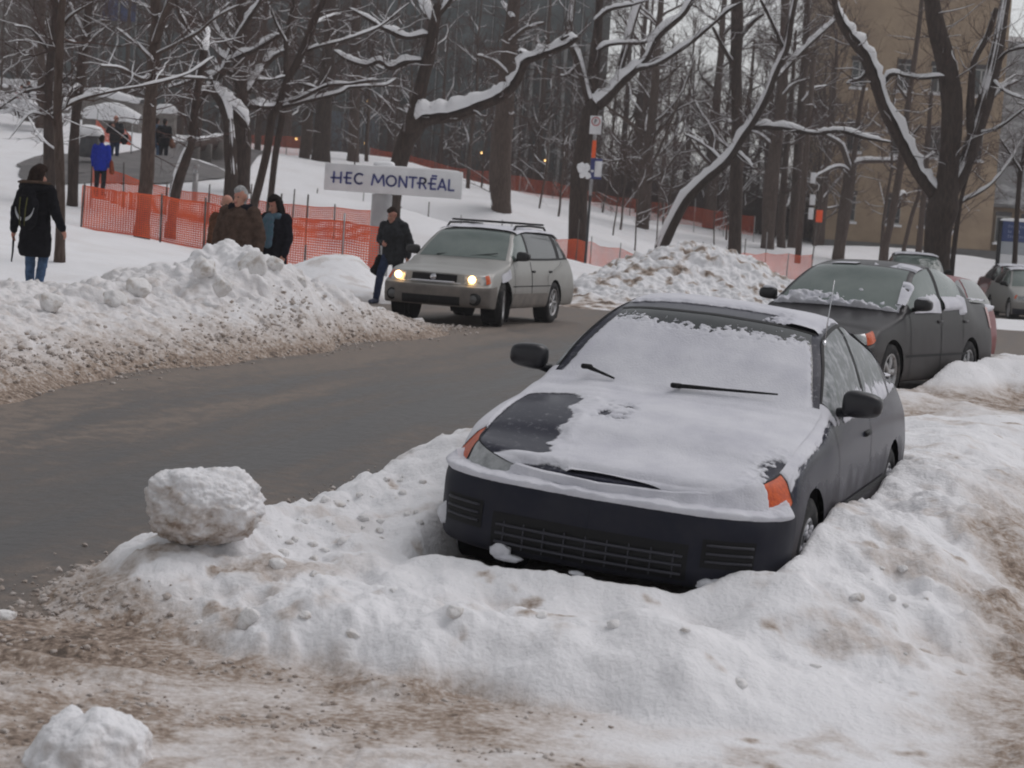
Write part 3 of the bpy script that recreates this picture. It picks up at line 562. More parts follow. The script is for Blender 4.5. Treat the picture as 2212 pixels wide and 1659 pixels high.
# ------------------------------------------------------------------ cars
def paint(name, col, dirtcol=(.2, .175, .16), dirt=.6, lo=.15, hi=.75, metal=0.0, rough=.3, dust=0.0, coat=.6, spec=.3):
    "car paint with road salt on the lower flanks (object z) and an optional dusting of snow on faces that look up"
    m = bpy.data.materials.new(name); m.use_nodes = True; N, L = m.node_tree.nodes, m.node_tree.links; b = N['Principled BSDF']
    b.inputs['Metallic'].default_value = metal; b.inputs['Specular IOR Level'].default_value = spec
    tc = N.new('ShaderNodeTexCoord'); sx = N.new('ShaderNodeSeparateXYZ'); L.new(tc.outputs['Object'], sx.inputs[0])
    nz = N.new('ShaderNodeTexNoise'); nz.inputs['Scale'].default_value = 5; nz.inputs['Detail'].default_value = 6; L.new(tc.outputs['Object'], nz.inputs['Vector'])
    mr = N.new('ShaderNodeMapRange'); mr.inputs['From Min'].default_value = hi; mr.inputs['From Max'].default_value = lo; mr.inputs['To Max'].default_value = 1
    ad = N.new('ShaderNodeMath'); ad.operation = 'MULTIPLY_ADD'; L.new(nz.outputs['Fac'], ad.inputs[0]); ad.inputs[1].default_value = .35; L.new(sx.outputs['Z'], ad.inputs[2])
    sb = N.new('ShaderNodeMath'); sb.operation = 'SUBTRACT'; L.new(ad.outputs[0], sb.inputs[0]); sb.inputs[1].default_value = .175; L.new(sb.outputs[0], mr.inputs['Value'])
    ml = N.new('ShaderNodeMath'); ml.operation = 'MULTIPLY'; L.new(mr.outputs['Result'], ml.inputs[0]); ml.inputs[1].default_value = dirt
    mx = N.new('ShaderNodeMix'); mx.data_type = 'RGBA'; mx.inputs['A'].default_value = (*col, 1); mx.inputs['B'].default_value = (*dirtcol, 1); L.new(ml.outputs[0], mx.inputs['Factor'])
    out = mx.outputs['Result']; fac = ml.outputs[0]
    if dust:
        n2 = N.new('ShaderNodeTexNoise'); n2.inputs['Scale'].default_value = 28; n2.inputs['Detail'].default_value = 8; n2.inputs['Roughness'].default_value = .75; L.new(tc.outputs['Object'], n2.inputs['Vector'])
        r2 = N.new('ShaderNodeMapRange'); r2.inputs['From Min'].default_value = .56; r2.inputs['From Max'].default_value = .70; L.new(n2.outputs['Fac'], r2.inputs['Value'])
        ge = N.new('ShaderNodeNewGeometry'); sn = N.new('ShaderNodeSeparateXYZ'); L.new(ge.outputs['Normal'], sn.inputs[0])
        r3 = N.new('ShaderNodeMapRange'); r3.inputs['From Min'].default_value = .35; r3.inputs['From Max'].default_value = .8; L.new(sn.outputs['Z'], r3.inputs['Value'])
        m3 = N.new('ShaderNodeMath'); m3.operation = 'MULTIPLY'; L.new(r2.outputs[0], m3.inputs[0]); L.new(r3.outputs[0], m3.inputs[1])
        m4 = N.new('ShaderNodeMath'); m4.operation = 'MULTIPLY_ADD'; L.new(m3.outputs[0], m4.inputs[0]); m4.inputs[1].default_value = dust; 
        m5 = N.new('ShaderNodeMath'); m5.operation = 'MULTIPLY'; L.new(r3.outputs[0], m5.inputs[0]); m5.inputs[1].default_value = dust*.12; L.new(m5.outputs[0], m4.inputs[2])
        x2 = N.new('ShaderNodeMix'); x2.data_type = 'RGBA'; L.new(out, x2.inputs['A']); x2.inputs['B'].default_value = (.66, .66, .69, 1); L.new(m4.outputs[0], x2.inputs['Factor']); out = x2.outputs['Result']
        mm = N.new('ShaderNodeMath'); mm.operation = 'MAXIMUM'; L.new(fac, mm.inputs[0]); L.new(m4.outputs[0], mm.inputs[1]); fac = mm.outputs[0]
    L.new(out, b.inputs['Base Color'])
    rr = N.new('ShaderNodeMapRange'); L.new(fac, rr.inputs['Value']); rr.inputs['To Min'].default_value = rough; rr.inputs['To Max'].default_value = .85; L.new(rr.outputs[0], b.inputs['Roughness'])
    cc = N.new('ShaderNodeMapRange'); L.new(fac, cc.inputs['Value']); cc.inputs['To Min'].default_value = coat; cc.inputs['To Max'].default_value = 0; L.new(cc.outputs[0], b.inputs['Coat Weight'])
    b.inputs['Coat Roughness'].default_value = .08
    return m
M['glass_green'] = mat('tinted_car_glass', (.085, .115, .105), .08, spec=.8, col2=(.15, .18, .165), nscale=1.5, nlo=.35, nhi=.7)
M['glass_dark'] = mat('dark_car_glass', (.02, .024, .026), .06, spec=.7)
M['glass_frost'] = mat('frosted_car_glass', (.05, .065, .065), .3, spec=.5, col2=(.42, .43, .45), nscale=16, nlo=.40, nhi=.66, ndet=9, rough2=.85)
M['rubber'] = mat('tyre_rubber', (.018, .018, .019), .85, spec=.3, col2=(.09, .08, .075), nscale=14, nlo=.5, nhi=.75)
M['black'] = mat('black_plastic', (.007, .007, .008), .6, spec=.25)
M['bumper'] = mat('dark_bumper', (.013, .014, .024), .55, spec=.2, col2=(.026, .026, .033), nscale=4, nlo=.4, nhi=.75)
M['alloy'] = mat('alloy_rim', (.42, .42, .43), .42, metal=.6, col2=(.22, .2, .19), nscale=12, nlo=.45, nhi=.7)
M['amber'] = mat('amber_lens', (.60, .095, .012), .35, spec=.25, col2=(.45, .06, .01), nscale=40, bump=.15, bscale=120)
M['lens'] = mat('clear_lens', (.45, .46, .46), .15, metal=.3, spec=.7, col2=(.2, .21, .21), nscale=12, nlo=.4, nhi=.65, coat=.6)
M['chrome'] = mat('chrome', (.6, .6, .62), .2, metal=1)
M['redlens'] = mat('red_lens', (.28, .015, .015), .25, spec=.6, coat=.5)
M['lit'] = mat('lit_headlamp', (1, .8, .5), .4, emit=(1, .58, .22), estr=6.0)
M['well'] = mat('wheel_well', (.01, .01, .011), .95, spec=.1)

COUPE = dict(L=4.39, W=.85, Wb=.785, Wr=.555, hb=.20, hbt=.535, hsh=.552, hl=.69, hc=.905, bc=.865, br=.925, rf=1.28, rm=1.345, rr=1.28, crown=.035,
  nose=(-.075, -.035, .14), c=1.22, cs=.14, wt=1.98, rmv=2.45, rrv=2.9, rg=3.72, dk=.975, dke=.945, drop=.07, aw=.83, wb=2.62, wr=.29, arch=.335, tw=.185, shoulder=.69)
SEDAN = dict(L=4.53, W=.85, Wb=.80, Wr=.575, hb=.19, hbt=.56, hsh=.59, hl=.72, hc=.965, bc=.935, br=.985, rf=1.385, rm=1.465, rr=1.40, crown=.035,
  nose=(.0, .05, .20), c=1.15, cs=.15, wt=2.0, rmv=2.5, rrv=3.05, rg=3.75, dk=1.06, dke=1.05, aw=.88, wb=2.60, wr=.305, arch=.35, tw=.195, shoulder=.72)
WAGON = dict(L=4.75, W=.885, Wb=.82, Wr=.60, hb=.28, hbt=.60, hsh=.63, hl=.79, hc=1.03, bc=1.0, br=1.06, rf=1.455, rm=1.525, rr=1.49, crown=.03,
  nose=(.0, .05, .20), c=1.22, cs=.15, wt=2.02, rmv=2.7, rrv=4.05, rg=4.62, dk=1.05, dke=.80, aw=.97, wb=2.67, wr=.345, arch=.385, tw=.21, shoulder=.76)
def stations(p):
    W, Wb, Wr = p['W'], p['Wb'], p['Wr']; hb, hbt, hsh, hl = p['hb'], p['hbt'], p['hsh'], p['hl']; n0, n1, n2 = p['nose']; L = p['L']; aw = p['aw']; hx = (hb+hbt)/2
    cr = p['crown']; dp = p.get('drop', 0)
    S = []
    def st(*rows): S.append(rows)
    # rows: r0 belly centre, r1 lower edge, r2, r3 fullest, r4 shelf/shoulder, r5 belt, r6 rail, r7, r8 centre line
    st((.45,0,hb),(n0+.06,0,hb+.015),(n0,0,hx-.05),(n0+.005,0,hbt-.06),(n0+.03,0,hbt),(n0+.11,0,hsh),(n0+.14-dp*.4,0,hl-.02-dp),(n0+.15-dp*.4,0,hl-dp),(n0+.16-dp*.4,0,hl+.005-dp))
    st((.5,0,hb),(n1+.06,.46,hb+.015),(n1,.46,hx-.05),(n1+.005,.46,hbt-.06),(n1+.03,.46,hbt),(n1+.11,.45,hsh),(n1+.15,.44,hl-.022-dp*.75),(n0+.17,.24,hl-dp*.9),(n0+.17,0,hl+.008-dp))
    st((.55,0,hb),(n2+.05,.74,hb+.015),(n2,.755,hx-.05),(n2+.005,.76,hbt-.06),(n2+.03,.755,hbt),(n2+.09,.725,hsh+.005),(n2+.14,.675,hl-.015),(n0+.22,.36,hl+.012-dp*.6),(n0+.20,0,hl+.018-dp*.75))
    st((.6,0,hb),(.36,W-.035,hb+.01),(.34,W-.02,hx-.05),(.34,W-.015,hbt-.06),(.35,W-.02,hbt+.005),(.39,W-.055,hsh+.045),(.46,W-.14,hl+.012),(.44,.38,hl+.045-dp*.2),(.42,0,hl+.055-dp*.3))
    st((.66,0,hb),(.52,W-.03,hb),(.52,W-.008,hx-.04),(.52,W-.003,hbt-.05),(.52,W-.012,hbt+.03),(.55,W-.055,hl+.01),(.58,W-.125,hl+.05),(.57,.38,hl+.085),(.56,0,hl+.095))
    st((aw,0,hb),(aw,W-.04,hb),(aw,W,hx-.03),(aw,W,hbt-.05),(aw,W-.01,hbt+.055),(aw,W-.055,hl+.075),(aw,W-.125,hl+.11),(aw,.38,hl+.145),(aw,0,hl+.155))
    v = aw+.33
    st((v,0,hb),(v,W-.05,hb),(v,W-.005,hx-.03),(v,W,hbt-.05),(v,W-.01,p['shoulder']-.04),(v-.03,W-.06,p['bc']-.06),(v-.03,W-.13,p['hc']-.065),(v-.07,.38,p['hc']-.03),(v-.09,0,p['hc']-.02))
    c, cs = p['c'], p['cs']
    st((c+.1,0,hb),(c+.2,W-.05,hb),(c+.18,W-.006,hx-.03),(c+.17,W,hbt-.05),(c+.16,W-.012,p['shoulder']),(c+cs,Wb-.012,p['bc']),(c+cs-.01,Wb-.07,p['hc']-.02),(c+.04,.38,p['hc']-.004),(c,0,p['hc']))
    a = .52; wt = p['wt']
    st((1.7,0,hb),(1.72,W-.05,hb),(1.72,W-.006,hx-.03),(1.72,W,hbt-.05),(1.72,W-.012,p['shoulder']+.005),(1.70,Wb,p['bc']+.02),(c+cs+(wt-c-cs)*a,(Wb-.07)*(1-a)+Wr*a+.012,p['hc']+(p['rf']-p['hc'])*(a+.03)),(c+(wt-c)*a-.0,.35,p['hc']+(p['rf']-p['hc'])*(a+.07)),(c+(wt-c)*a-.02,0,p['hc']+(p['rf']-p['hc'])*(a+.085)))
    st((2.0,0,hb),(2.0,W-.05,hb),(2.0,W-.006,hx-.03),(2.0,W,hbt-.05),(2.0,W-.012,p['shoulder']+.01),(2.0,Wb+.004,p['bc']+.03),(wt+.03,Wr+.01,p['rf']-.01),(wt-.01,.31,p['rf']+cr*.7),(wt-.03,0,p['rf']+cr))
    v = p['rmv']
    st((v,0,hb),(v,W-.05,hb),(v,W-.006,hx-.03),(v,W,hbt-.05),(v,W-.012,p['shoulder']+.015),(v,Wb+.006,p['bc']*.5+p['br']*.5),(v,Wr,p['rm']-.025),(v,.30,p['rm']+cr*.2),(v,0,p['rm']+cr*.4))
    v = p['rrv']; rg = p['rg']; vl = min(v, aw+p['wb']-.42)
    st((vl,0,hb),(vl,W-.05,hb),(vl,W-.006,hx-.03),(vl,W,hbt-.05),(vl,W-.012,p['shoulder']+.02),(v,Wb+.004,p['br']-.01),(v,Wr-.01,p['rr']-.02),(v-.02,.29,p['rr']+cr*.4),(v-.03,0,p['rr']+cr*.7))
    v = (v+rg)/2; ra = aw+p['wb']
    st((ra-.1,0,hb),(ra-.1,W-.045,hb),(ra-.1,W-.003,hx-.03),(ra-.1,W,hbt-.05),(ra-.1,W-.014,p['shoulder']+.025),(v,Wb-.012,p['br']),(v,(Wr+Wb-.09)/2+.005,(p['rr']*.52+p['dk']*.48)),(v-.02,.31,(p['rr']+cr)*.54+p['dk']*.46),(v-.03,0,(p['rr']+cr)*.55+p['dk']*.45))
    st((rg,0,hb),(rg+.12,W-.05,hb+.02),(rg+.12,W-.01,hx),(rg+.12,W-.006,hbt-.05),(rg+.1,W-.03,p['shoulder']+.02),(rg-.05,Wb-.04,p['br']-.005),(rg,Wb-.09,p['dk']-.012),(rg,.33,p['dk']+.005),(rg+.01,0,p['dk']+.01))
    e = L-.14
    st((e-.1,0,hb),(e,W-.09,hb+.06),(e+.02,W-.05,hx),(e+.02,W-.05,hbt-.05),(e,W-.07,p['shoulder']),(e-.04,Wb-.09,p['dke']-.06),(e-.06,Wb-.13,p['dke']-.01),(e-.06,.33,p['dke']+.005),(e-.06,0,p['dke']+.01))
    e = L-.03
    st((e-.2,0,hb),(e,W-.25,hb+.08),(e+.01,W-.2,hx),(e+.01,W-.2,hbt-.05),(e,W-.2,p['shoulder']),(e-.04,W-.24,p['dke']-.07),(e-.05,W-.3,p['dke']-.02),(e-.06,.3,p['dke']-.005),(e-.06,0,p['dke']))
    e = L
    st((e-.2,0,hb),(e,0,hb+.08),(e,0,hx),(e,0,hbt-.05),(e,0,p['shoulder']),(e-.03,0,p['dke']-.07),(e-.04,0,p['dke']-.02),(e-.05,0,p['dke']-.005),(e-.05,0,p['dke']))
    A = np.array(S, float)               # (station, row, (v,u,w))
    return A[..., [1, 0, 2]]             # -> (u, v, w)
class Car:
    def __init__(s, p): s.p = p; s.A = stations(p)
    def surf(s, S, Rr):
        "points of the body skin; rows above 8 are the mirrored right-hand side"
        S, Rr = np.asarray(S, float), np.asarray(Rr, float); T = pchip(np.arange(s.A.shape[0]), s.A, S)        # (nS, rows, 3)
        rm = np.where(Rr > 8, 16-Rr, Rr); G = pchip(np.arange(s.A.shape[1]), np.swapaxes(T, 0, 1), rm)          # (nR, nS, 3)
        G = np.swapaxes(G, 0, 1).copy(); G[:, Rr > 8, 0] *= -1; return G
    def normals(s, G):
        a = np.gradient(G, axis=0); b = np.gradient(G, axis=1); n = np.cross(a, b); return n/(np.linalg.norm(n, axis=2)[..., None]+1e-9)
    def patch(s, s0, s1, r0, r1, off, ns=24, nr=16, mask=None, both=False):
        "list of grids lying off the skin; both: also the mirrored one"
        out = []
        for (a, b) in ([(r0, r1)]+([(16-r1, 16-r0)] if both else [])):
            G = s.surf(np.linspace(s0, s1, ns), np.linspace(a, b, nr)); out.append(G+s.normals(G)*off)
        return out
    def body(s, root, m, ns=9, nr=7):
        p = s.p; n = s.A.shape[0]; S = np.linspace(0, n-1, (n-1)*ns+1); Rr = np.linspace(0, 16, 16*nr+1); G = s.surf(S, Rr)
        arches = [p['aw'], p['aw']+p['wb']]; R0 = p['arch']; cz = p['wr']
        Cn = (G[:-1, :-1]+G[1:, 1:])/2; keep = np.ones(Cn.shape[:2], bool)
        for v in arches:
            d = np.hypot(Cn[..., 1]-v, Cn[..., 2]-cz); keep &= ~((d < R0) & (np.abs(Cn[..., 0]) > .45))
        # snap the rim of each opening onto its circle
        nb = np.zeros(G.shape[:2], bool); hole = ~keep
        for di, dj in ((0, 0), (1, 0), (0, 1), (1, 1)): nb[di:di+hole.shape[0], dj:dj+hole.shape[1]] |= hole
        kp = np.zeros(G.shape[:2], bool)
        for di, dj in ((0, 0), (1, 0), (0, 1), (1, 1)): kp[di:di+hole.shape[0], dj:dj+hole.shape[1]] |= keep
        rim = nb & kp
        for v in arches:
            dv, dz = G[..., 1]-v, G[..., 2]-cz; d = np.hypot(dv, dz); q = rim & (d < R0*1.35) & (np.abs(G[..., 0]) > .5) & (G[..., 2] > cz-R0*.4)
            G[..., 1] = np.where(q, v+dv/np.maximum(d, 1e-6)*R0, G[..., 1]); G[..., 2] = np.where(q, cz+dz/np.maximum(d, 1e-6)*R0, G[..., 2])
        b = MB(); b.grid(G, keep); o = b.build('body', m, root)
        for v in arches:
            for sg in (1, -1):
                w = MB()
                t = np.linspace(-.25*math.pi, 1.25*math.pi, 25); gx = np.stack([np.stack([np.full(25, sg*x), v+(R0+.004)*np.cos(t), cz+(R0+.004)*np.sin(t)], -1) for x in (p['W']-.03, p['W']-.26)], 0)
                w.grid(gx); w.lathe([(sg*(p['W']-.26), .0), (sg*(p['W']-.26), R0+.004)], 24, 'x', (0, v, cz))
                w.build('wheel_arch', M['well'], root)
        u = MB(); u.box((0, p['L']/2, p['hb']+.1), (p['W']*1.5, p['L']-.9, .12)); u.build('underbody', M['well'], root)
        return o
    def part(s, root, name, m, grids, label=None):
        b = MB()
        for G in grids: b.grid(G)
        o = b.build(name, m, root)
        if label: o['label'] = label
        return o
    def parts(s, root, name, m, grids):
        for G in grids: s.part(root, name, m, [G])
    def s_at(s, v, row=2):
        S = np.linspace(3, 15, 600); return S[np.argmin(np.abs(s.surf(S, np.array([row]))[:, 0, 1]-v))]
    def wheels(s, root, spokes=7, rimm=None, steer=0.0, hub=False, snow=0.0):
        p = s.p; wr, tw = p['wr'], p['tw']
        for v in (p['aw'], p['aw']+p['wb']):
            for sg in (1, -1):
                wh = empty('wheel', (0, 0, 0)); wh.parent = root; wh.location = (sg*(p['W']-.012-tw/2), v, wr); wh.rotation_euler = (0, 0, steer if v == p['aw'] else 0)
                o = sg*tw/2; b = MB(); rr = wr*.66
                b.lathe([(-o*.9, rr), (-o, rr+.03), (-o, wr-.035), (-o*.8, wr-.006), (-o*.3, wr), (o*.3, wr), (o*.8, wr-.006), (o, wr-.035), (o, rr+.03), (o*.86, rr)], 36)
                b.build('tyre', M['rubber'], wh)
                b = MB(); f = sg*(tw/2-.022)
                b.lathe([(f+sg*.012, rr), (f+sg*.016, rr-.016), (f-sg*.012, rr-.028), (f-sg*.055, rr-.04)], 36)
                b.lathe([(f, .0), (f, .045), (f-sg*.012, .055)], 20)
                for i in range(spokes):
                    a = i*2*math.pi/spokes; r1 = rr-.02; wd0, wd1 = .034, .05
                    ca, sa = math.cos(a), math.sin(a)
                    pts = []
                    for rad, wd, dx in ((.035, wd0, 0), (r1*.6, wd1*.8, .004), (r1, wd1, -.004)):
                        for e in (-1, 1): pts.append([f+sg*dx, ca*rad-sa*wd*e*.5*spokes_k(spokes), sa*rad+ca*wd*e*.5*spokes_k(spokes)])
                    back = [[q[0]-sg*.02, q[1], q[2]] for q in pts]
                    b.add(pts+back, [[0,1,3,2],[2,3,5,4],[0,2,8,6],[2,4,10,8],[1,7,9,3],[3,9,11,5]])
                b.build('rim', rimm or M['alloy'], wh)
                b = MB(); b.lathe([(f-sg*.05, 0), (f-sg*.05, rr-.03)], 24); b.build('brake', M['well'], wh)
                if snow:
                    G = []; b = MB()
                    for i in range(26):
                        a = i*.9; r = (.1+.9*((i*53) % 17)/17)*rr*.9
                        V, T = BALL2; b.add(V*np.array([.012, .03+.02*((i*7) % 5)/5, .02])+np.array([f+sg*.01, math.cos(a)*r, math.sin(a)*r]), T=T)
                    b.build('caked_snow', M['carsnow'], wh)
    def mirrors(s, root, m, v=None, z=None, snow=False, big=1.0):
        p = s.p; v = v or p['c']+.33; z = z or p['bc']+.085
        for sg in (1, -1):
            b = MB(); V, T = BALL3; q = np.sign(V)*np.abs(V)**.62
            q = q*np.array([.098, .062, .064])*big; q[:, 2] *= (1-.12*q[:, 0]*sg/.1)
            b.add(q+np.array([sg*(p['Wb']+.115), v, z]), T=T)
            b.tube([(sg*(p['Wb']-.01), v+.02, z-.06), (sg*(p['Wb']+.04), v+.01, z-.05), (sg*(p['Wb']+.08), v, z-.035)], [.026, .024, .03], 8)
            o = b.build('side_mirror', m, root)
            if snow:
                b = MB(); b.add(V*np.array([.075, .05, .03])+np.array([sg*(p['Wb']+.11), v, z+.062]), T=T); b.build('mirror_snow', M['carsnow'], o)
    def snow(s, root, name, s0, s1, r0, r1, fn, ns=90, nr=90, m=None, lift=1.0, label=None):
        "a blanket of snow lying on the skin; fn(u, v, S, R) gives its depth in metres"
        S = np.linspace(s0, s1, ns); Rr = np.linspace(r0, r1, nr); G = s.surf(S, Rr); nn = s.normals(G)
        SS, RR = np.meshgrid(S, Rr, indexing='ij'); d = fn(G[..., 0], G[..., 1], SS, RR)
        if s0 == 0: nn[0, :, 0] = 0
        H = G+nn*np.clip(d, -.004, None)[..., None]; k = d > .0005; keep = k[:-1, :-1] | k[1:, :-1] | k[1:, 1:] | k[:-1, 1:]
        I = np.arange(ns*nr).reshape(ns, nr); Q = np.stack([I[:-1, :-1], I[1:, :-1], I[1:, 1:], I[:-1, 1:]], -1)[keep]; used, inv = np.unique(Q, return_inverse=True)
        me = raw_mesh(name, H.reshape(-1, 3)[used], inv.reshape(-1, 4)); a = me.attributes.new('cover', 'FLOAT', 'POINT'); a.data.foreach_set('value', np.clip(d.ravel()[used]/.0095, 0, 1).astype(np.float32)); o = link(name, me, m or M['thinsnow'], root)
        if label: o['label'] = label
        return o
def spokes_k(n): return 1.0 if n > 6 else 1.55
def n2(u, v, f, seed=0): return fbm(np.stack([u*f, v*f, 0*u+seed], -1), 4)
def place_car(name, label, loc, yaw, z, tilt=(0, 0), cat='car', group=None):
    r = empty(name); tag(r, label, cat, group)
    pi, ro = tilt
    back = Vector((math.sin(yaw)*math.cos(pi), math.cos(yaw)*math.cos(pi), math.sin(pi))); right = Vector((math.cos(yaw)*math.cos(ro), -math.sin(yaw)*math.cos(ro), math.sin(ro)))
    up = right.cross(back).normalized(); back = up.cross(right)
    r.matrix_world = Matrix(((right.x, back.x, up.x, loc[0]), (right.y, back.y, up.y, loc[1]), (right.z, back.z, up.z, z), (0, 0, 0, 1)))
    return r

# ---------------- the dark blue coupe, half buried
car = Car(COUPE); p = COUPE
root = place_car('parked_car', 'dark navy two-door coupe under snow, parked inside the near snow bank', COUPE_LOC, COUPE_YAW, -.1955, (.0112, -.0548))
navy = paint('navy_paint', (.009, .010, .024), (.058, .050, .047), .8, .28, .62, rough=.25, dust=.35, coat=.0, spec=.12)
car.body(root, navy, 12, 9)
car.part(root, 'bumper', M['bumper'], car.patch(0, 3.35, 1.0, 3.98, .004, 60, 24, both=True), 'dull dark front bumper')
G = []
car.part(root, 'grille', M['black'], car.patch(0, 1.0, 1.45, 2.55, .007, 24, 12, both=True), 'wide black lower air intake')
b = MB()
for z in (.275, .315, .355):
    pt = [(u, -.088+.045*(abs(u)/.46)**2, z) for u in np.linspace(-.44, .44, 13)]
    b.tube(pt, .007, 6)
for u in np.linspace(-.4, .4, 9): b.tube([(u, -.086+.045*(abs(u)/.46)**2, .255), (u, -.086+.045*(abs(u)/.46)**2, .375)], .004, 5)
M['slat'] = mat('slat_plastic', (.040, .040, .050), .5, spec=.3); b.build('intake_slats', M['slat'], root)
for sg in (0, 1):
    gr = car.patch(1.15, 1.82, 2.0, 2.75, .007, 14, 8, both=True)[sg]; car.part(root, 'fog_lamp_recess', M['black'], [gr])
for k in (0, 1):
    b = MB()
    for rr in (2.2, 2.4, 2.6):
        b.tube(car.patch(1.2, 1.78, rr, rr+.02, .011, 12, 2, both=True)[k][:, 0], .006, 6)
    b.build('recess_slats', M['slat'], root)
for k in (0, 1):
    car.part(root, 'headlight', M['lens'], [car.patch(.98, 1.93, 5.02, 5.93, .003, 16, 10, both=True)[k]])
    car.part(root, 'turn_signal', M['amber'], [car.patch(1.98, 3.3, 4.75, 5.93, .004, 18, 12, both=True)[k]])
for k in (0, 1):
    for (a_, b_, r0, r1) in ((.96, 3.34, 5.93, 5.99), (1.93, 1.985, 4.8, 5.95), (3.28, 3.36, 4.75, 5.96), (1.0, 3.34, 4.70, 4.76)):
        car.part(root, 'lamp_surround', M['black'], [car.patch(a_, b_, r0, r1, .006, 24, 4, both=True)[k]])
# glass
car.part(root, 'windscreen', M['glass_dark'], [car.surf(np.linspace(7.1, 8.93, 20), np.linspace(6.18, 9.82, 24))+np.array([0, -.003, .002])])
ws = MB()
for k in (0, 1):
    ws = car.part(root, 'side_window', M['glass_frost'], [car.patch(7.45, 9.82, 5.1, 5.9, .003, 30, 10, both=True)[k]])
    car.part(root, 'quarter_window', M['glass_frost'], [car.patch(9.98, 11.85, 5.1, 5.9, .003, 20, 10, both=True)[k]])
car.part(root, 'rear_window', M['glass_dark'], [car.surf(np.linspace(11.1, 12.9, 14), np.linspace(6.18, 9.82, 20))+np.array([0, .003, .002])])
tr = []
for a, bb, r0, r1, o in ((7.4, 9.86, 5.03, 5.1, .006), (9.95, 11.9, 5.03, 5.1, .006), (9.84, 9.96, 5.08, 5.92, .005), (7.4, 11.9, 5.9, 5.97, .006)):
    tr += car.patch(a, bb, r0, r1, o, 30, 4, both=True)
tr += [car.surf(np.linspace(8.93, 9.03, 4), np.linspace(6.1, 9.9, 30))+np.array([0, -.003, .004])]
car.part(root, 'window_trim', M['black'], tr)
car.parts(root, 'side_moulding', M['black'], car.patch(car.s_at(1.21), car.s_at(3.08), 2.62, 2.86, .007, 60, 4, both=True))
seam = car.patch(7.28, 7.3, 1.3, 4.95, .003, 2, 30, both=True)+car.patch(10.1, 10.12, 1.3, 4.95, .003, 2, 30, both=True)+car.patch(2.4, 6.9, 5.93, 5.97, .003, 50, 2, both=True)
car.parts(root, 'panel_seam', M['black'], seam)
for sg in (1, -1):
    b = MB(); b.bbox((sg*(p['W']-.018), 2.35, .76), (.03, .16, .03), .008); b.build('door_handle', M['black'], root)
car.mirrors(root, mat('mirror_shell', (.012, .012, .016), .35, spec=.5), v=1.56, z=.985, big=1.05)
# wipers
for (u0, v0, u1, v1) in ((-.50, 1.31, -.34, 1.29), (.0, 1.25, .50, 1.36)):
    b = MB(); pts = []
    for t in np.linspace(0, 1, 9):
        u, v = u0+(u1-u0)*t, v0+(v1-v0)*t; z = .905+(v-1.22)*.56-.02*abs(u); pts.append((u, v, z+.05-.03*t))
    b.tube(pts, [.012, .012, .011, .009, .008, .008, .007, .006, .005], 6); b.bbox(pts[0], (.06, .028, .026), .006, rz=.5); b.build('wiper', M['black'], root)
b = MB(); b.tube([(.60, 1.93, 1.235), (.60, 1.96, 1.40), (.60, 1.99, 1.58)], [.004, .003, .002], 5); b.tube([(.60, 1.92, 1.22), (.60, 1.94, 1.255)], .012, 8); b.build('aerial', M['chrome'], root)
car.wheels(root, 8, mat('snowy_rim', (.25, .25, .26), .5, metal=.4, col2=(.6, .6, .62), nscale=14, nlo=.45, nhi=.6), snow=1)
# snow lying on the coupe (u>0 is the car's left, image right)
def hood(u, v, S, Rr):
    n = n2(u, v, 3.2); f = n2(u, v, 16, 3); t = .017+.006*n
    # bare corner over the right-hand lamp
    bare = sstep(-.24, -.44, u+.10*(v-.6)+.06*n2(u, v, 6, 8)+.03*f)*sstep(.13, .22, v)*sstep(1.18, 1.06, v-.05*u)*sstep(-.735, -.70, u)
    t = t-.024*bare
    strip = np.exp(-(((u+.335+.11*(v-.6))/.055)**2))*sstep(.2, .4, v)*sstep(1.15, .95, v)*(1-bare); t = t+.012*strip
    spk = sstep(-.30, -.24, u)*sstep(-.06, -.14, u)*sstep(.62, .72, v)*sstep(1.02, .9, v); t = t-.018*spk*sstep(-.05, .35, f+.5*n2(u, v, 40, 6))
    t = t*sstep(.0, .06, v-.10+.02*f+.05*np.abs(u)+.3*sstep(-.22, .0, u))
    rightside = sstep(.48, .74, u)*sstep(.92, .45, v); t = t-.016*rightside*sstep(-.5, .4, f+.3)
    return np.where(S > 6.6, t+.010*sstep(6.6, 7, S), t)
car.snow(root, 'hood_snow', .6, 7.25, 5.96, 10.04, hood, 200, 130, label='thin blown snow on the bonnet, bare at one corner')
def fend(u, v, S, Rr):
    f = n2(u, v, 14, 5); t = .012+.004*f; t = t-.03*sstep(.55, .72, np.abs(u))*sstep(5.4, 5.0, np.where(Rr > 8, 16-Rr, Rr))*sstep(-.2, .3, f)
    return t*sstep(5.02, 5.22, np.where(Rr > 8, 16-Rr, Rr)+.12*f)
def fend_r(u, v, S, Rr):
    f = n2(u, v, 12, 15)+.6*n2(u, v, 45, 5); e = sstep(3.2, 3.5, S); rr = np.where(Rr > 8, 16-Rr, Rr)
    left = u > 0; w3 = fbm(np.stack([u*9, v*9, rr*2.2], -1), 4); cov = np.where(left, sstep(-.75, .75, .8*w3+2.0*(rr-5.15)), sstep(4.6, 4.95, rr+.1*f))
    return (.0125*cov-.0012)*e
car.snow(root, 'fender_snow', 3.2, 7.4, 4.35, 6.0, fend_r, 130, 50); car.snow(root, 'fender_snow', 3.2, 7.4, 10.0, 11.65, fend_r, 130, 50)
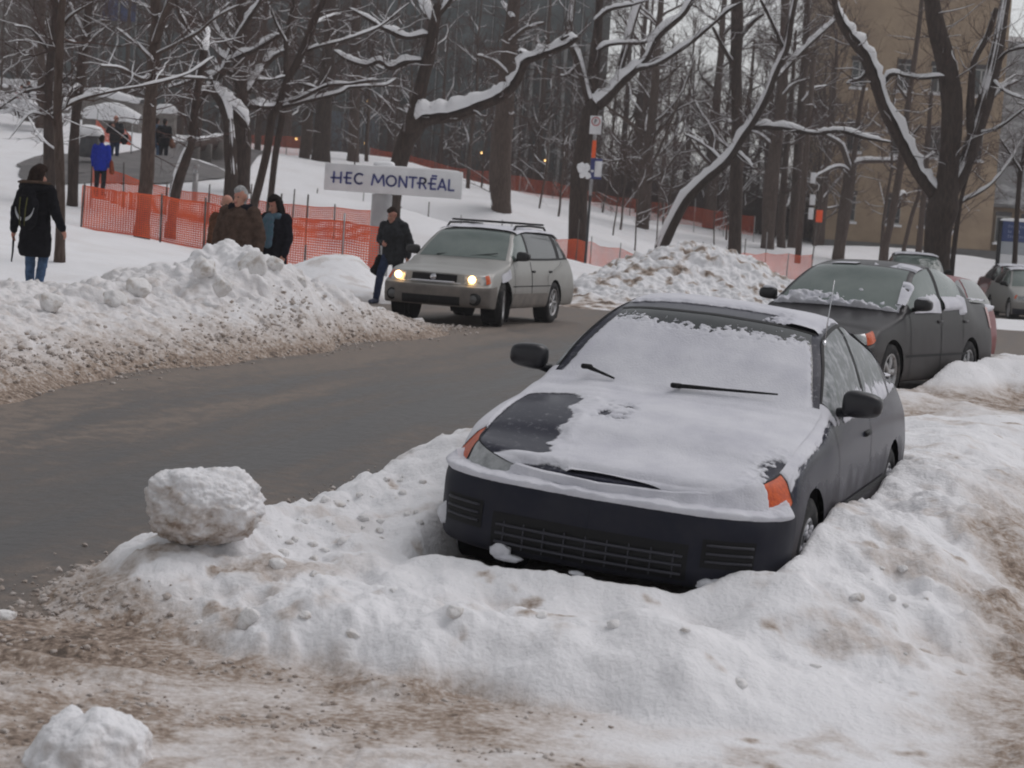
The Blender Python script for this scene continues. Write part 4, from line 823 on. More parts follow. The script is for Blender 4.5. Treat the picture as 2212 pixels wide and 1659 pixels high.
def screen(u, v, S, Rr):
    n = n2(u, v, 2.2, 4); f = n2(u, v, 24, 9)+.7*n2(u, v, 60, 2); t = .013+.004*n
    top = sstep(8.30, 8.86, S+.16*f-.05*n-.12*np.abs(u)/.5); t = t-.024*top
    edge = np.where(Rr > 8, 16-Rr, Rr); t = t*sstep(6.16, 6.3, edge+.02*f)
    return t+.008*sstep(7.5, 7.1, S)
car.snow(root, 'windscreen_snow', 7.02, 8.95, 6.14, 9.86, screen, 150, 150, label='snow plastered over the windscreen, ragged at its top')
def roof(u, v, S, Rr):
    f = n2(u, v, 18, 2)+.5*n2(u, v, 50, 7); n = n2(u, v, 3, 1); t = .022+.006*n
    fr = sstep(2.25, 2.14, v-.05*u+.02*f-.03*n); t = t-.045*fr*sstep(.40, .15, u-.1*f)
    rr = np.where(Rr > 8, 16-Rr, Rr); t = t*sstep(5.98, 6.2, rr+.03*f)
    return t
car.snow(root, 'roof_snow', 9.02, 11.4, 5.9, 10.1, roof, 110, 110, label='snow sheet on the roof, bare strip along its front')
car.snow(root, 'rear_snow', 11.3, 14.6, 5.95, 10.05, lambda u, v, S, Rr: .02+.005*n2(u, v, 4, 2), 60, 60)
def shelf(u, v, S, Rr):
    f = n2(u, v, 9, 21); rr = np.where(Rr > 8, 16-Rr, Rr); t = .030+.010*f+.008*n2(u, v, 3, 2)
    top = np.where(u < 0, 5.12+1.0*sstep(1.04, .92, S), 5.12+1.0*sstep(2.12, 1.92, S+.08*f))
    return t*sstep(3.93, 4.12, rr+.03*f)*sstep(0, .35, top+.2-rr+.05*f)*(1-sstep(2.75, 3.05, S+.08*f))
car.snow(root, 'bumper_snow', 0, 3.2, 3.9, 6.3, shelf, 90, 60); car.snow(root, 'bumper_snow', 0, 3.2, 9.7, 12.1, shelf, 90, 60)
car.snow(root, 'belt_snow', 7.3, 13.2, 4.8, 5.35, lambda u, v, S, Rr: .014*sstep(-.1, .3, n2(u*3, v*9, 1, 5)+.2)*sstep(4.82, 4.98, Rr)*sstep(5.32, 5.1, Rr-.1*n2(v, v, 6))-.001, 160, 14)
b = MB()
for (u, v, z, a, c_) in ((.62, .03, .235, .10, .045), (.56, .0, .24, .05, .03), (.67, .07, .25, .06, .05), (-.76, .15, .33, .035, .055), (-.40, -.05, .235, .05, .035), (-.36, -.05, .21, .07, .018), (-.02, -.09, .205, .035, .01)):
    Vb, T = BALL3; b.add(Vb*(1+.25*fbm(Vb*2+u*9, 3))[:, None]*np.array([a, .03, c_])+np.array([u, v-.005, z]), T=T)
b.build('bumper_clumps', M['carsnow'], root)

# ---------------- silver wagon coming down the road
car = Car(WAGON); p = WAGON
root = place_car('moving_car', 'silver estate car with lit headlights and roof bars, driving towards us', (-1.343, 29.8), R_(17.9), 0)
silver = paint('silver_paint', (.33, .325, .31), (.17, .148, .13), .65, .15, .85, metal=.3, rough=.42, coat=.2)
car.body(root, silver, 9, 7)
cl = mat('grey_brown_cladding', (.13, .115, .105), .75, col2=(.2, .175, .155), nscale=5, nlo=.35, nhi=.7)
car.part(root, 'bumper', cl, car.patch(0, 4.15, 1.0, 3.9, .005, 60, 16, both=True), 'grey brown dirty front bumper')
car.parts(root, 'side_cladding', cl, car.patch(car.s_at(p['aw']+p['arch']+.02), car.s_at(p['aw']+p['wb']-p['arch']-.02), 1.0, 2.75, .006, 50, 8, both=True))
car.part(root, 'grille', M['black'], car.patch(0, .78, 5.22, 5.98, .012, 16, 8, both=True), 'black oval grille')
b = MB(); b.tube([(u, .085+.03*abs(u), .655+.0*u) for u in np.linspace(-.35, .35, 9)], .014, 8); b.build('grille_bar', M['carsnow'], root)
b = MB(); b.lathe([(-.004, .0), (-.004, .05), (.004, .05)], 20, 'y', (0, .10, .72)); b.V = [v*np.array([1, 1, 1]) for v in b.V]; o = b.build('emblem', M['chrome'], root)
car.part(root, 'lower_intake', M['black'], car.patch(0, 1.02, 1.35, 2.35, .010, 20, 6, both=True))
for k in (0, 1):
    car.part(root, 'headlight', M['lens'], [car.patch(1.08, 2.42, 4.95, 5.95, .006, 14, 10, both=True)[k]])
    car.part(root, 'turn_signal', M['amber'], [car.patch(2.42, 3.05, 4.95, 5.85, .007, 10, 8, both=True)[k]])
    sg = 1 if k == 0 else -1
    b = MB(); V, T = BALL3; b.add(V*np.array([.062, .03, .06])+np.array([sg*.60, .185, .715]), T=T); b.build('lamp_glow', M['lit'], root)
    b = MB(); b.lathe([(-.03, .0), (-.03, .085), (.02, .10), (.05, .105)], 24, 'y', (sg*.66, .135, .42)); b.build('fog_lamp_recess', M['black'], root)
    b = MB(); b.lathe([(-.04, .0), (-.035, .06), (-.02, .065)], 20, 'y', (sg*.66, .135, .42)); b.build('fog_lamp', mat('fog_glass', (.12, .12, .12), .3), root)
car.part(root, 'windscreen', M['glass_green'], [car.surf(np.linspace(7.08, 8.94, 20), np.linspace(6.15, 9.85, 24))+np.array([0, -.004, .003])])
for k in (0, 1):
    for nm, a, bb in (('front_window', 7.45, 9.35), ('rear_window', 9.5, 10.72), ('cargo_window', 10.88, 12.35)):
        car.part(root, nm, M['glass_green'] if nm == 'front_window' else M['glass_dark'], [car.patch(a, bb, 5.1, 5.9, .004, 18, 8, both=True)[k]])
car.part(root, 'tail_window', M['glass_dark'], [car.surf(np.linspace(11.3, 12.9, 10), np.linspace(6.2, 9.8, 16))+np.array([0, .004, .002])])
car.part(root, 'window_trim', M['black'], car.patch(9.35, 9.5, 5.08, 5.92, .005, 4, 8, both=True)+car.patch(10.72, 10.88, 5.08, 5.92, .005, 4, 8, both=True)+car.patch(7.4, 12.4, 5.02, 5.1, .006, 40, 3, both=True))
car.parts(root, 'panel_seam', M['black'], car.patch(7.28, 7.31, 1.4, 4.95, .004, 2, 24, both=True)+car.patch(9.5, 9.53, 1.4, 4.95, .004, 2, 24, both=True)+car.patch(10.95, 10.98, 2.8, 4.95, .004, 2, 24, both=True)+car.patch(6.5, 12.2, 3.35, 3.42, .004, 40, 2, both=True))
for sg in (1, -1):
    for v in (2.42, 3.35): b = MB(); b.bbox((sg*(p['W']-.02), v, .86), (.03, .17, .035), .008); b.build('door_handle', M['black'], root)
    b = MB(); b.tube([(sg*.57, 2.15, 1.50), (sg*.565, 2.25, 1.57), (sg*.56, 3.0, 1.59), (sg*.55, 3.8, 1.58), (sg*.55, 3.92, 1.51)], .018, 8); b.build('roof_rail', M['black'], root)
    car.part(root, 'tail_lamp', M['redlens'], [car.patch(13.2, 14.2, 4.1, 5.3, .008, 8, 8, both=True)[0 if sg == 1 else 1]])
for v in (2.55, 3.5):
    b = MB(); b.bbox((0, v, 1.625), (1.28, .075, .032), .012); b.build('cross_bar', M['black'], root)
car.mirrors(root, mat('wagon_mirror', (.015, .015, .016), .5), v=1.62, z=1.10, snow=False, big=1.15)
for u0, u1 in ((-.40, .02), (.12, .58)):
    b = MB(); b.tube([(u0+(u1-u0)*t, 1.27+.12*t, 1.055+.07*t-.01*abs(u0)) for t in np.linspace(0, 1, 6)], .008, 5); b.build('wiper', M['black'], root)
b = MB(); b.bbox((0, -.0, .55), (.30, .012, .1), .004)
car.wheels(root, 7, M['alloy'], steer=R_(14))
car.snow(root, 'roof_snow', 8.98, 11.6, 5.85, 10.15, lambda u, v, S, Rr: .035+.012*n2(u, v, 3, 8), 50, 50)
car.snow(root, 'fender_snow', 4.3, 6.2, 4.2, 4.75, lambda u, v, S, Rr: .02*sstep(4.6, 4.9, S)*sstep(6.1, 5.7, S)*sstep(-.4, .2, n2(u, v, 8, 1)+.3)-.002, 30, 10)
car.part(root, 'front_snow', M['carsnow'], car.patch(.0, .95, 4.85, 5.12, .02, 20, 5, both=True))

# ---------------- grey saloon parked behind the coupe
car = Car(SEDAN); p = SEDAN
root = place_car('parked_car', 'dark grey four-door saloon with snow below its windscreen', (2.84, 20.49), R_(30.9), -.02)
grey = paint('grey_paint', (.028, .026, .028), (.075, .066, .062), .6, .15, .8, metal=.2, rough=.42, coat=.12, spec=.2)
car.body(root, grey, 9, 7)
for k in (0, 1):
    car.part(root, 'headlight', M['lens'], [car.patch(1.15, 2.3, 5.0, 5.95, .005, 14, 10, both=True)[k]])
    car.part(root, 'turn_signal', M['amber'], [car.patch(2.3, 3.35, 4.8, 5.9, .006, 12, 8, both=True)[k]])
    car.part(root, 'front_window', M['glass_green'], [car.patch(7.45, 9.72, 5.1, 5.9, .004, 18, 8, both=True)[k]])
    car.part(root, 'rear_door_window', M['glass_green'], [car.patch(9.92, 11.5, 5.1, 5.9, .004, 18, 8, both=True)[k]])
    car.part(root, 'tail_lamp', M['redlens'], [car.patch(13.7, 15.0, 4.1, 5.1, .008, 8, 8, both=True)[k]])
    sg = 1 if k == 0 else -1
    for v in (2.35, 3.25): b = MB(); b.bbox((sg*(p['W']-.02), v, .84), (.03, .17, .035), .008); b.build('door_handle', grey, root)
car.part(root, 'grille', M['black'], car.patch(0, .8, 5.1, 5.9, .008, 12, 6, both=True)); car.part(root, 'lower_intake', M['black'], car.patch(0, 1.0, 1.4, 2.4, .008, 16, 6, both=True))
car.part(root, 'windscreen', M['glass_green'], [car.surf(np.linspace(7.08, 8.94, 20), np.linspace(6.15, 9.85, 24))+np.array([0, -.004, .003])])
car.part(root, 'rear_window', M['glass_dark'], [car.surf(np.linspace(11.1, 12.9, 10), np.linspace(6.2, 9.8, 16))+np.array([0, .004, .002])])
car.part(root, 'window_trim', M['black'], car.patch(9.72, 9.92, 5.05, 5.95, .005, 4, 8, both=True)+car.patch(7.4, 11.6, 5.02, 5.1, .006, 40, 3, both=True))
car.parts(root, 'side_moulding', M['black'], car.patch(6.6, 11.9, 2.7, 2.86, .006, 40, 3, both=True))
car.parts(root, 'panel_seam', M['black'], car.patch(7.28, 7.31, 1.4, 4.95, .004, 2, 24, both=True)+car.patch(9.8, 9.83, 1.4, 4.95, .004, 2, 24, both=True)+car.patch(11.3, 11.33, 2.8, 4.95, .004, 2, 24, both=True))
car.mirrors(root, mat('saloon_mirror', (.014, .014, .016), .4), v=1.5, z=1.03, snow=True, big=1.05)
car.wheels(root, 5, M['alloy'])
def heap(u, v, S, Rr):
    n = n2(u, v, 5, 12); f = n2(u, v, 14, 2); return .085*(.35+.9*np.clip(n+.35, 0, 1))*sstep(7.62, 7.1, S-.38*n-.12*f+.15*sstep(-.1, .25, u))*sstep(6.72, 6.95, S+.1*f)+.012*f*sstep(7.4, 7.1, S)*sstep(6.85, 7, S)-.004
car.snow(root, 'windscreen_snow', 6.7, 8.3, 5.95, 10.05, heap, 70, 110, label='lumpy snow left at the foot of the windscreen')
car.snow(root, 'roof_snow', 8.95, 9.7, 5.9, 7.6, lambda u, v, S, Rr: .03*sstep(-.1, .3, n2(u, v, 3, 31)+.5*sstep(6.8, 6.2, Rr)-.1)*sstep(8.97, 9.05, S)*sstep(9.65, 9.3, S)-.002, 40, 40)
car.snow(root, 'roof_snow', 8.95, 9.35, 8.2, 10.1, lambda u, v, S, Rr: .02*sstep(-.1, .3, n2(u, v, 3, 11)+.1)*sstep(9.3, 9.1, S)-.002, 30, 40)
car.snow(root, 'pillar_snow', 7.3, 8.5, 5.75, 6.25, lambda u, v, S, Rr: .03*sstep(-.2, .2, n2(u, v, 5, 3)+.35)*sstep(8.4, 8.0, S)-.002, 40, 10)
car.snow(root, 'belt_snow', 7.6, 9.7, 4.9, 5.45, lambda u, v, S, Rr: .03*sstep(5.42, 5.2, Rr+.1*n2(u, v, 5, 3))*sstep(7.6, 7.9, S)-.001, 50, 14)
car.snow(root, 'belt_snow', 9.95, 11.5, 4.75, 5.4, lambda u, v, S, Rr: .035*np.maximum(sstep(5.38, 5.15, Rr)*sstep(4.98, 5.08, Rr), sstep(10.9, 11.2, S)*sstep(4.75, 4.85, Rr)*sstep(5.4, 5.3, Rr))-.001, 50, 20)
car.snow(root, 'deck_snow', 12.8, 14.2, 5.9, 10.1, lambda u, v, S, Rr: .04+.02*n2(u, v, 4, 5), 30, 40)

# ---------------- cars farther off
def simple_car(kind, prm, name, label, loc, yaw, z, pm_, glass='glass_dark', snowy=True, lights='amber', scale=None):
    c = Car(prm); r = place_car(name, label, loc, yaw, z)
    if scale: r.scale = scale
    c.body(r, pm_, 6, 5)
    for k in (0, 1):
        c.part(r, 'headlight', M['lens'], [c.patch(1.15, 2.5, 5.0, 5.95, .006, 10, 6, both=True)[k]])
        c.part(r, 'turn_signal', M['amber'], [c.patch(2.5, 3.2, 5.0, 5.9, .007, 8, 6, both=True)[k]])
        c.part(r, 'front_window', M[glass], [c.patch(7.45, 9.5, 5.1, 5.9, .005, 12, 6, both=True)[k]])
        c.part(r, 'rear_side_window', M['glass_dark'], [c.patch(9.7, 12.3 if kind == 'w' else 11.6, 5.1, 5.9, .005, 12, 6, both=True)[k]])
        c.part(r, 'tail_lamp', M['redlens'], [c.patch(13.4, 14.6, 4.1, 5.2, .008, 6, 6, both=True)[k]])
    c.part(r, 'grille', M['black'], c.patch(0, .85, 5.1, 5.9, .008, 8, 5, both=True)); c.part(r, 'bumper', M['bumper'], c.patch(0, 3.2, 1.0, 2.2, .006, 20, 5, both=True))
    c.part(r, 'windscreen', M[glass], [c.surf(np.linspace(7.08, 8.94, 12), np.linspace(6.15, 9.85, 16))+np.array([0, -.005, .003])])
    c.mirrors(r, M['black']); c.wheels(r, 5)
    if snowy: c.snow(r, 'roof_snow', 8.98, 11.5, 5.9, 10.1, lambda u, v, S, Rr: .04+.015*n2(u, v, 3, 8), 20, 30)
    return c, r
q = P(1982, 640, 57.5)
simple_car('w', WAGON, 'parked_car', 'dark green off-roader with a snowy roof, seen beyond the grey saloon', (q[0], 57.5), R_(8), .0, paint('green_paint', (.03, .04, .037), dirt=.4), 'glass_green', scale=(1.0, 1.0, 1.07))
c, r = simple_car('w', dict(SEDAN, rrv=3.5, rg=4.2, dk=1.0, dke=.95, L=4.35, rm=1.42, rf=1.36, rr=1.38), 'parked_car', 'dull red hatchback parked directly behind the grey saloon', (4.72, 26.0), R_(24), -.12, paint('red_paint', (.20, .022, .028), (.16, .10, .09), .3, .1, .6, coat=.1, spec=.15), snowy=False)
c.snow(r, 'belt_snow', 9.5, 13.0, 4.7, 5.25, lambda u, v, S, Rr: .03*sstep(5.2, 5.0, Rr)*sstep(4.72, 4.85, Rr), 30, 8)
simple_car('s', SEDAN, 'parked_car', 'pale silver car at the edge of the picture, nose towards us', (14.5, 54), R_(2), -.05, silver, 'glass_green')
simple_car('s', SEDAN, 'parked_car', 'maroon car half hidden behind the pale silver car', (15.64, 59.6), R_(0), .02, paint('maroon_paint', (.10, .02, .025), (.2, .17, .15), .4), 'glass_green')
# ------------------------------------------------------------------ bare trees carrying snow
def tubes_batch(Pp, Rr, n=3):
    "many short tapering tubes at once: Pp (N,k,3), Rr (N,k)"
    Pp = np.asarray(Pp, float); N_, k = Pp.shape[:2]; t = np.gradient(Pp, axis=1); t /= np.linalg.norm(t, axis=2)[..., None]+1e-9
    a = np.where(np.abs(t[..., 2:3]) < .9, np.array([0, 0, 1.]), np.array([1., 0, 0])); u = np.cross(t, a); u /= np.linalg.norm(u, axis=2)[..., None]+1e-9; v = np.cross(t, u)
    an = np.arange(n)*2*math.pi/n
    V = Pp[:, :, None]+Rr[:, :, None, None]*(np.cos(an)[:, None]*u[:, :, None]+np.sin(an)[:, None]*v[:, :, None])
    base = (np.arange(N_)*k*n)[:, None, None]; i = (np.arange(k-1)*n)[None, :, None]; j = np.arange(n)[None, None]; j2 = (j+1) % n
    return V.reshape(-1, 3), np.stack([base+i+j, base+i+j2, base+i+n+j2, base+i+n+j], -1).reshape(-1, 4)
def cap_batch(Pp, Rr, th, m=5):
    "snow lying along the tops of limbs"
    Pp = np.asarray(Pp, float); N_, k = Pp.shape[:2]; t = np.gradient(Pp, axis=1); t /= np.linalg.norm(t, axis=2)[..., None]+1e-9
    z = np.array([0, 0, 1.]); up = z-t*t[..., 2:3]; up /= np.linalg.norm(up, axis=2)[..., None]+1e-9; sd = np.cross(t, up)
    an = np.linspace(-1.25, 1.25, m); env = np.cos(an*.95)**.7
    rad = Rr[:, :, None]*.97+th[:, :, None]*env
    V = Pp[:, :, None]+rad[..., None]*(np.sin(an)[:, None]*sd[:, :, None]*1.02+np.cos(an)[:, None]*up[:, :, None])
    base = (np.arange(N_)*k*m)[:, None, None]; i = (np.arange(k-1)*m)[None, :, None]; j = np.arange(m-1)[None, None]
    return V.reshape(-1, 3), np.stack([base+i+j, base+i+j+1, base+i+m+j+1, base+i+m+j], -1).reshape(-1, 4)
def sprouts(rng, start, dirs, length, r0, k=4, bend=.35, lift=.15):
    "polylines leaving start points"
    N_ = len(start); d = unit(dirs); out = [start]; step = (length/(k-1))[:, None]
    for i in range(k-1):
        d = unit(d+bend*rng.standard_normal((N_, 3))*np.array([1, 1, .8])+np.array([0, 0, lift])); out.append(out[-1]+d*step)
    R0 = r0[:, None]*np.linspace(1, .35, k)[None]
    return np.stack(out, 1), R0
def children(rng, Pp, Rr, per, lmin, lmax, spread=.9, rf=.55, t0=.2, **kw):
    N_, k = Pp.shape[:2]; idx = np.repeat(np.arange(N_), per); t = rng.uniform(t0, 1, len(idx))*(k-1); i = np.minimum(t.astype(int), k-2); f = (t-i)[:, None]
    s = Pp[idx, i]*(1-f)+Pp[idx, i+1]*f; d = unit(Pp[idx, i+1]-Pp[idx, i]); r = (Rr[idx, i]*(1-f[:, 0])+Rr[idx, i+1]*f[:, 0])*rf
    d = d+spread*rng.standard_normal((len(idx), 3)); ln = rng.uniform(lmin, lmax, len(idx))*(1-.35*t/(k-1))
    return sprouts(rng, s, d, ln, np.maximum(r, .0032), **kw)
def snow_on(rng, Pp, Rr, amount, cover=.8, thr=.35):
    t = unit(Pp[:, -1]-Pp[:, 0]); hz = np.sqrt(np.clip(1-t[:, 2]**2, 0, 1)); keep = (rng.uniform(size=len(Pp)) < cover*hz) & (hz > thr)
    if not keep.any(): return None
    q, r = Pp[keep], Rr[keep]; k = q.shape[1]; th = amount*hz[keep][:, None]*rng.uniform(.5, 1.3, (len(q), k))*np.sin(np.linspace(.5, math.pi-.35, k))[None]
    return cap_batch(q, r, th, 4)
def traced_tree(label, Y, limbs, seed, twigs=7, tl=1.3, m='bark', snowk=1.0, group=None, name='bare_tree', twig_r=.0075):
    "limbs: lists of (x, y, width) seen in the photograph, measured in photo pixels, taken at distance Y; each limb also runs a little nearer or farther"
    rng = np.random.RandomState(seed); trunk, crown, snow = MB(), MB(), MB(); tops = []
    b0 = limbs[0][1][0] if isinstance(limbs[0], tuple) else limbs[0][0]; base = P(b0[0], b0[1], Y)
    for li, L_ in enumerate(limbs):
        sn = 1.0 if li else 0.0
        if isinstance(L_, tuple): sn, L_ = L_
        L_ = np.array(L_, float); k = len(L_); s = np.linspace(0, k-1, (k-1)*5+1); A = pchip(np.arange(k), L_, s)
        drift = (rng.uniform(-1.6, 1.6)*np.linspace(0, 1, len(s))**1.3) if li else rng.uniform(-.4, .4)*np.linspace(0, 1, len(s))
        pts = np.array([P(a[0], a[1], Y+dd) for a, dd in zip(A, drift)]); r = A[:, 2]/2*mpp(Y)
        if li == 0:
            g = gz(pts[0, 0], pts[0, 1]); ext = pts[0].copy(); ext[2] = min(pts[0, 2], max(g, pts[0, 2]-1.5))-.3; pts = np.vstack([ext, pts]); r = np.r_[r[0]*1.25, r]; r[1] *= 1.08
        jag = 1+.06*perlin(np.stack([pts[:, 2]*1.7, pts[:, 0]*1.7, np.full(len(r), seed*1.1)], -1)); trunk.tube(pts, r*jag, 10 if r.max() > .08 else 6)
        t = np.gradient(pts, axis=0); t = unit(t); hz = np.sqrt(np.clip(1-t[:, 2]**2, 0, 1))
        if sn > 0 and hz.max() > .22:
            th = snowk*sn*(.026+.62*r.clip(0, .13))*(.25+.75*sstep(-.5, -.2, perlin(np.stack([pts[:, 0]*1.3+9, pts[:, 2]*1.3, pts[:, 1]*0+seed*2.7], -1))))*sstep(.24, .62, hz)*(.75+.7*perlin(np.stack([pts[:, 0]*3, pts[:, 2]*3, pts[:, 1]*0+seed], -1))+.35*perlin(np.stack([pts[:, 0]*9, pts[:, 2]*9, pts[:, 1]*0+seed], -1))).clip(0, 2)
            th[-1] *= .1; th[0] *= .3
            V, Q = cap_batch(pts[None], r[None]*1.0, th[None], 7); snow.add(V, Q)
        # boughs and twigs
        nt = max(2, int(twigs*np.linalg.norm(np.diff(pts, axis=0), axis=1).sum()/1.6)); nt = min(nt, 60)
        lo = .35 if li == 0 else .15
        tt = rng.uniform(lo, 1, nt)*(len(pts)-1); i = np.minimum(tt.astype(int), len(pts)-2)
        st = pts[i]; rr = np.clip(r[i]*.35, twig_r*.8, twig_r*2.2); dr = unit(t[i]*.5+rng.standard_normal((nt, 3))*np.array([1, .8, .45])+np.array([0, 0, .25]))
        Pa, Ra = sprouts(rng, st, dr, rng.uniform(.45, 1.15, nt)*tl, rr, 5, .28, .06); tops.append((Pa, Ra))
    Pa = np.concatenate([a for a, _ in tops]); Ra = np.concatenate([b for _, b in tops])
    Pb, Rb = children(rng, Pa, Ra, 5, .25*tl, .75*tl, .5, .6, k=4, bend=.25, lift=.1)
    Pc, Rc = children(rng, Pb, Rb, 3, .15*tl, .45*tl, .6, .7, k=3, bend=.3, lift=.1)
    for q, r, n in ((Pa, Ra, 5), (Pb, Rb, 4), (Pc, Rc, 3)): crown.add(*tubes_batch(q, r, n))
    for q, r, c in ((Pa, Ra, .38), (Pb, Rb, .10)):
        z = snow_on(rng, q, r, .016*snowk, c)
        if z is not None: snow.add(*z)
    root = empty(name, base); tag(root, label, 'tree', group)
    trunk.build('trunk', M[m], root, origin=base).location = (0, 0, 0); crown.build('crown', M['twig'], root, origin=base).location = (0, 0, 0)
    if snow.V: snow.build('snow', M['snow'], root, origin=base).location = (0, 0, 0)
    return root
TT = traced_tree
TT('slender grey-brown trunk right beside the woman in the black parka', 30, [[(129,555,24),(131,444,20),(128,333,21),(124,222,18.5),(128,130,18),(131,55,17),(135,0,15),(140,-60,12)],
  [(129,237,9),(174,215,8),(259,194,6),(333,181,5),(407,159,4),(462,122,3)], [(130,240,5),(100,250,4),(70,245,3),(20,300,2)], [(126,120,6),(115,100,5),(100,40,4)], [(128,330,5),(90,300,3),(60,250,2)], [(131,60,6),(160,30,5),(200,5,4)]], 11, 5, .9)
TT('dark trunk with a bulging joint, second from the picture edge behind the woman', 55, [[(107,425,26),(107,330,28),(104,222,19),(106,178,19),(112,110,17),(122,35,20),(124,-30,18)], [(106,178,9),(88,190,7),(60,196,5),(0,232,4)], [(110,120,7),(85,85,6),(60,60,4),(30,55,3)], [(112,105,7),(140,90,5),(165,92,4)]], 12, 7, 1.6, 'bark_dark')
TT('dark straight trunk between the black parka and the blue jacket', 56, [[(157,424,22),(159,333,24),(163,260,20),(172,185,21),(178,122,18),(187,74,19),(192,0,16),(196,-60,13)], [(172,185,7),(150,195,5),(135,230,4)], [(180,110,7),(205,80,5),(240,50,4)], [(186,80,7),(165,40,5),(150,5,4)]], 13, 7, 1.6, 'bark_dark')
TT('thin pale stem at the top left in front of the concrete wall', 84, [[(89,185,16),(89,100,17),(89,20,16),(90,-60,13)], [(89,110,6),(60,90,5),(35,88,3)], [(89,60,6),(120,30,4)]], 14, 6, 2.2)
TT('brown trunk rising behind the orange net at its left end, forked at the top', 46.6, [[(307,492,32),(311,440,31),(318,370,31),(322,259,29),(330,167,27),(335,92,25),(338,40,22),(332,-40,17)], [(335,92,18),(355,37,17),(371,0,15),(385,-50,12)],
  [(324,163,9),(309,172,8),(274,155,7),(252,146,6),(218,142,4)], [(336,163,9),(395,168,7),(448,170,4)], [(340,116,9),(388,92,8),(429,70,6),(462,41,5),(518,11,4)], [(330,130,6),(300,100,5),(250,60,3)], [(352,45,6),(330,20,4),(300,10,3)]], 15, 6, 1.4)
TT('crooked snow-clad sapling behind the orange net, bent to one side', 50, [(1.6, [(370,478,22),(381,400,27),(400,344,24),(413,305,18),(419,250,19),(427,185,18),(438,129,19),(440,108,16)]), (1.6, [(438,118,12),(431,96,11),(418,81,10),(396,48,9),(383,17,8),(379,-20,7)]), (1.4, [(440,112,10),(447,80,8),(446,62,6)]), [(427,170,7),(400,180,5),(365,190,3)]], 16, 6, 1.3, 'bark_dark', 1.7)
TT('thick dark trunk with a collar of snow behind the three strolling people', 62, [[(518,418,43),(523,300,39),(523,231,31),(521,185,28),(518,157,31),(521,111,28),(521,55,26),(521,-40,24)], (1.8, [(534,200,14),(551,172,12),(577,140,10),(612,104,7)]), (1.3, [(515,180,12),(500,160,9),(487,152,7)]), (1.8, [(527,245,14),(545,231,13),(584,231,10),(600,215,6)]), [(521,60,10),(545,25,8),(570,0,6)], [(521,80,10),(500,50,7),(490,10,5)]], 17, 7, 1.7, 'bark_dark', 1.5)
TT('twisted leaning trunk with a thick cushion of snow, crossing the thick dark trunk', 58, [(1.6, [(500,375,26),(497,330,27),(494,270,24),(480,222,23),(464,194,24),(462,172,20),(482,153,18),(495,120,17),(510,83,13),(529,52,11),(556,13,9),(575,-30,7)]), (2.2, [(470,205,15),(490,232,17),(508,250,18),(530,275,17)]), (1.8, [(462,182,12),(438,209,12),(425,237,10),(415,262,8)]), (1.6, [(492,133,10),(530,118,9),(566,100,8),(606,74,5)]), (1.2, [(490,130,9),(470,112,7),(440,75,5),(410,60,4)]), [(500,105,8),(480,80,7),(463,50,6),(475,25,5),(501,6,4)]], 18, 7, 1.6, 'bark_dark', 1.6)
TT('front one of two slim leaning stems behind the woman in the teal scarf', 52, [[(545,462,18),(553,425,18),(562,390,18),(578,320,17),(588,250,17),(602,228,16),(619,176,16),(640,139,17),(664,83,17),(682,37,15),(700,0,13),(722,-50,10)], (1.5, [(606,228,9),(657,209,8),(709,185,8),(754,181,6),(815,172,4)]), (1.5, [(606,232,9),(679,215,8),(736,200,7),(757,188,6),(830,185,5),(857,169,3)]), (1.4, [(600,228,9),(578,231,9),(557,230,7)]), (1.2, [(652,113,8),(685,101,7),(727,91,6),(775,76,5),(815,60,5),(884,6,3)]), [(675,55,6),(700,40,5),(735,30,3)], (1.2, [(612,190,6),(640,180,5),(690,192,4)])], 19, 5, 1.1, 'bark_dark', 1.1)
TT('rear one of two slim leaning stems behind the woman in the teal scarf', 54.5, [[(583,440,14),(595,334,14),(600,305,14),(610,250,14),(617,185,12),(618,92,11),(630,28,10),(638,-30,8)], (1.4, [(616,165,6),(582,172,0.1+5),(557,172,4)]), (1.4, [(617,110,7),(596,120,6),(570,145,5)]), [(618,90,6),(600,60,5),(585,20,3)]], 20, 5, 1.2, 'bark_dark')
TT('broad trunk rising above one end of the white sign board', 92, [[(693,342,39),(697,272,36),(703,181,30),(712,90,28),(715,-40,24)], [(703,180,10),(670,150,8),(640,140,5)], [(708,120,10),(740,90,8),(770,80,5)], [(712,60,9),(690,20,7)]], 21, 7, 2.4, 'bark_dark')
TT('straight trunk rising above the middle of the white sign board', 100, [[(763,335,24),(766,212,22),(770,60,20),(772,-50,17)], [(767,160,8),(800,140,6),(830,150,4)], [(769,80,7),(745,50,5)]], 22, 7, 2.4)
TT('great forked trunk behind the white sign board, one limb deep in snow reaching sideways', 58, [[(851,450,26),(855,405,32),(860,363,36),(878,302,42),(896,268,46),(899,242,36),(911,181,28),(930,106,27),(939,45,25),(948,10,18)], (2.4, [(898,268,30),(935,256,28),(981,251,26),(1041,227,24),(1087,206,22),(1117,175,19),(1138,133,16),(1178,118,14),(1223,100,11),(1250,82,8)]), (1.0, [(938,50,18),(920,20,17),(905,-20,15)]), [(944,35,14),(970,0,15),(990,-40,12)], (1.8, [(910,132,11),(875,136,11),(845,148,10),(821,133,9),(793,142,8),(751,130,6),(721,109,4)]), (1.6, [(925,75,9),(878,82,9),(836,66,8),(800,45,6),(754,18,4)]), (1.6, [(1138,133,8),(1130,118,7),(1124,112,5)]), (1.2, [(1178,118,8),(1200,95,6),(1228,78,4)]), (1.6, [(895,262,14),(884,245,10),(878,232,7)])], 23, 5, 1.3, 'bark_dark', 1.6)
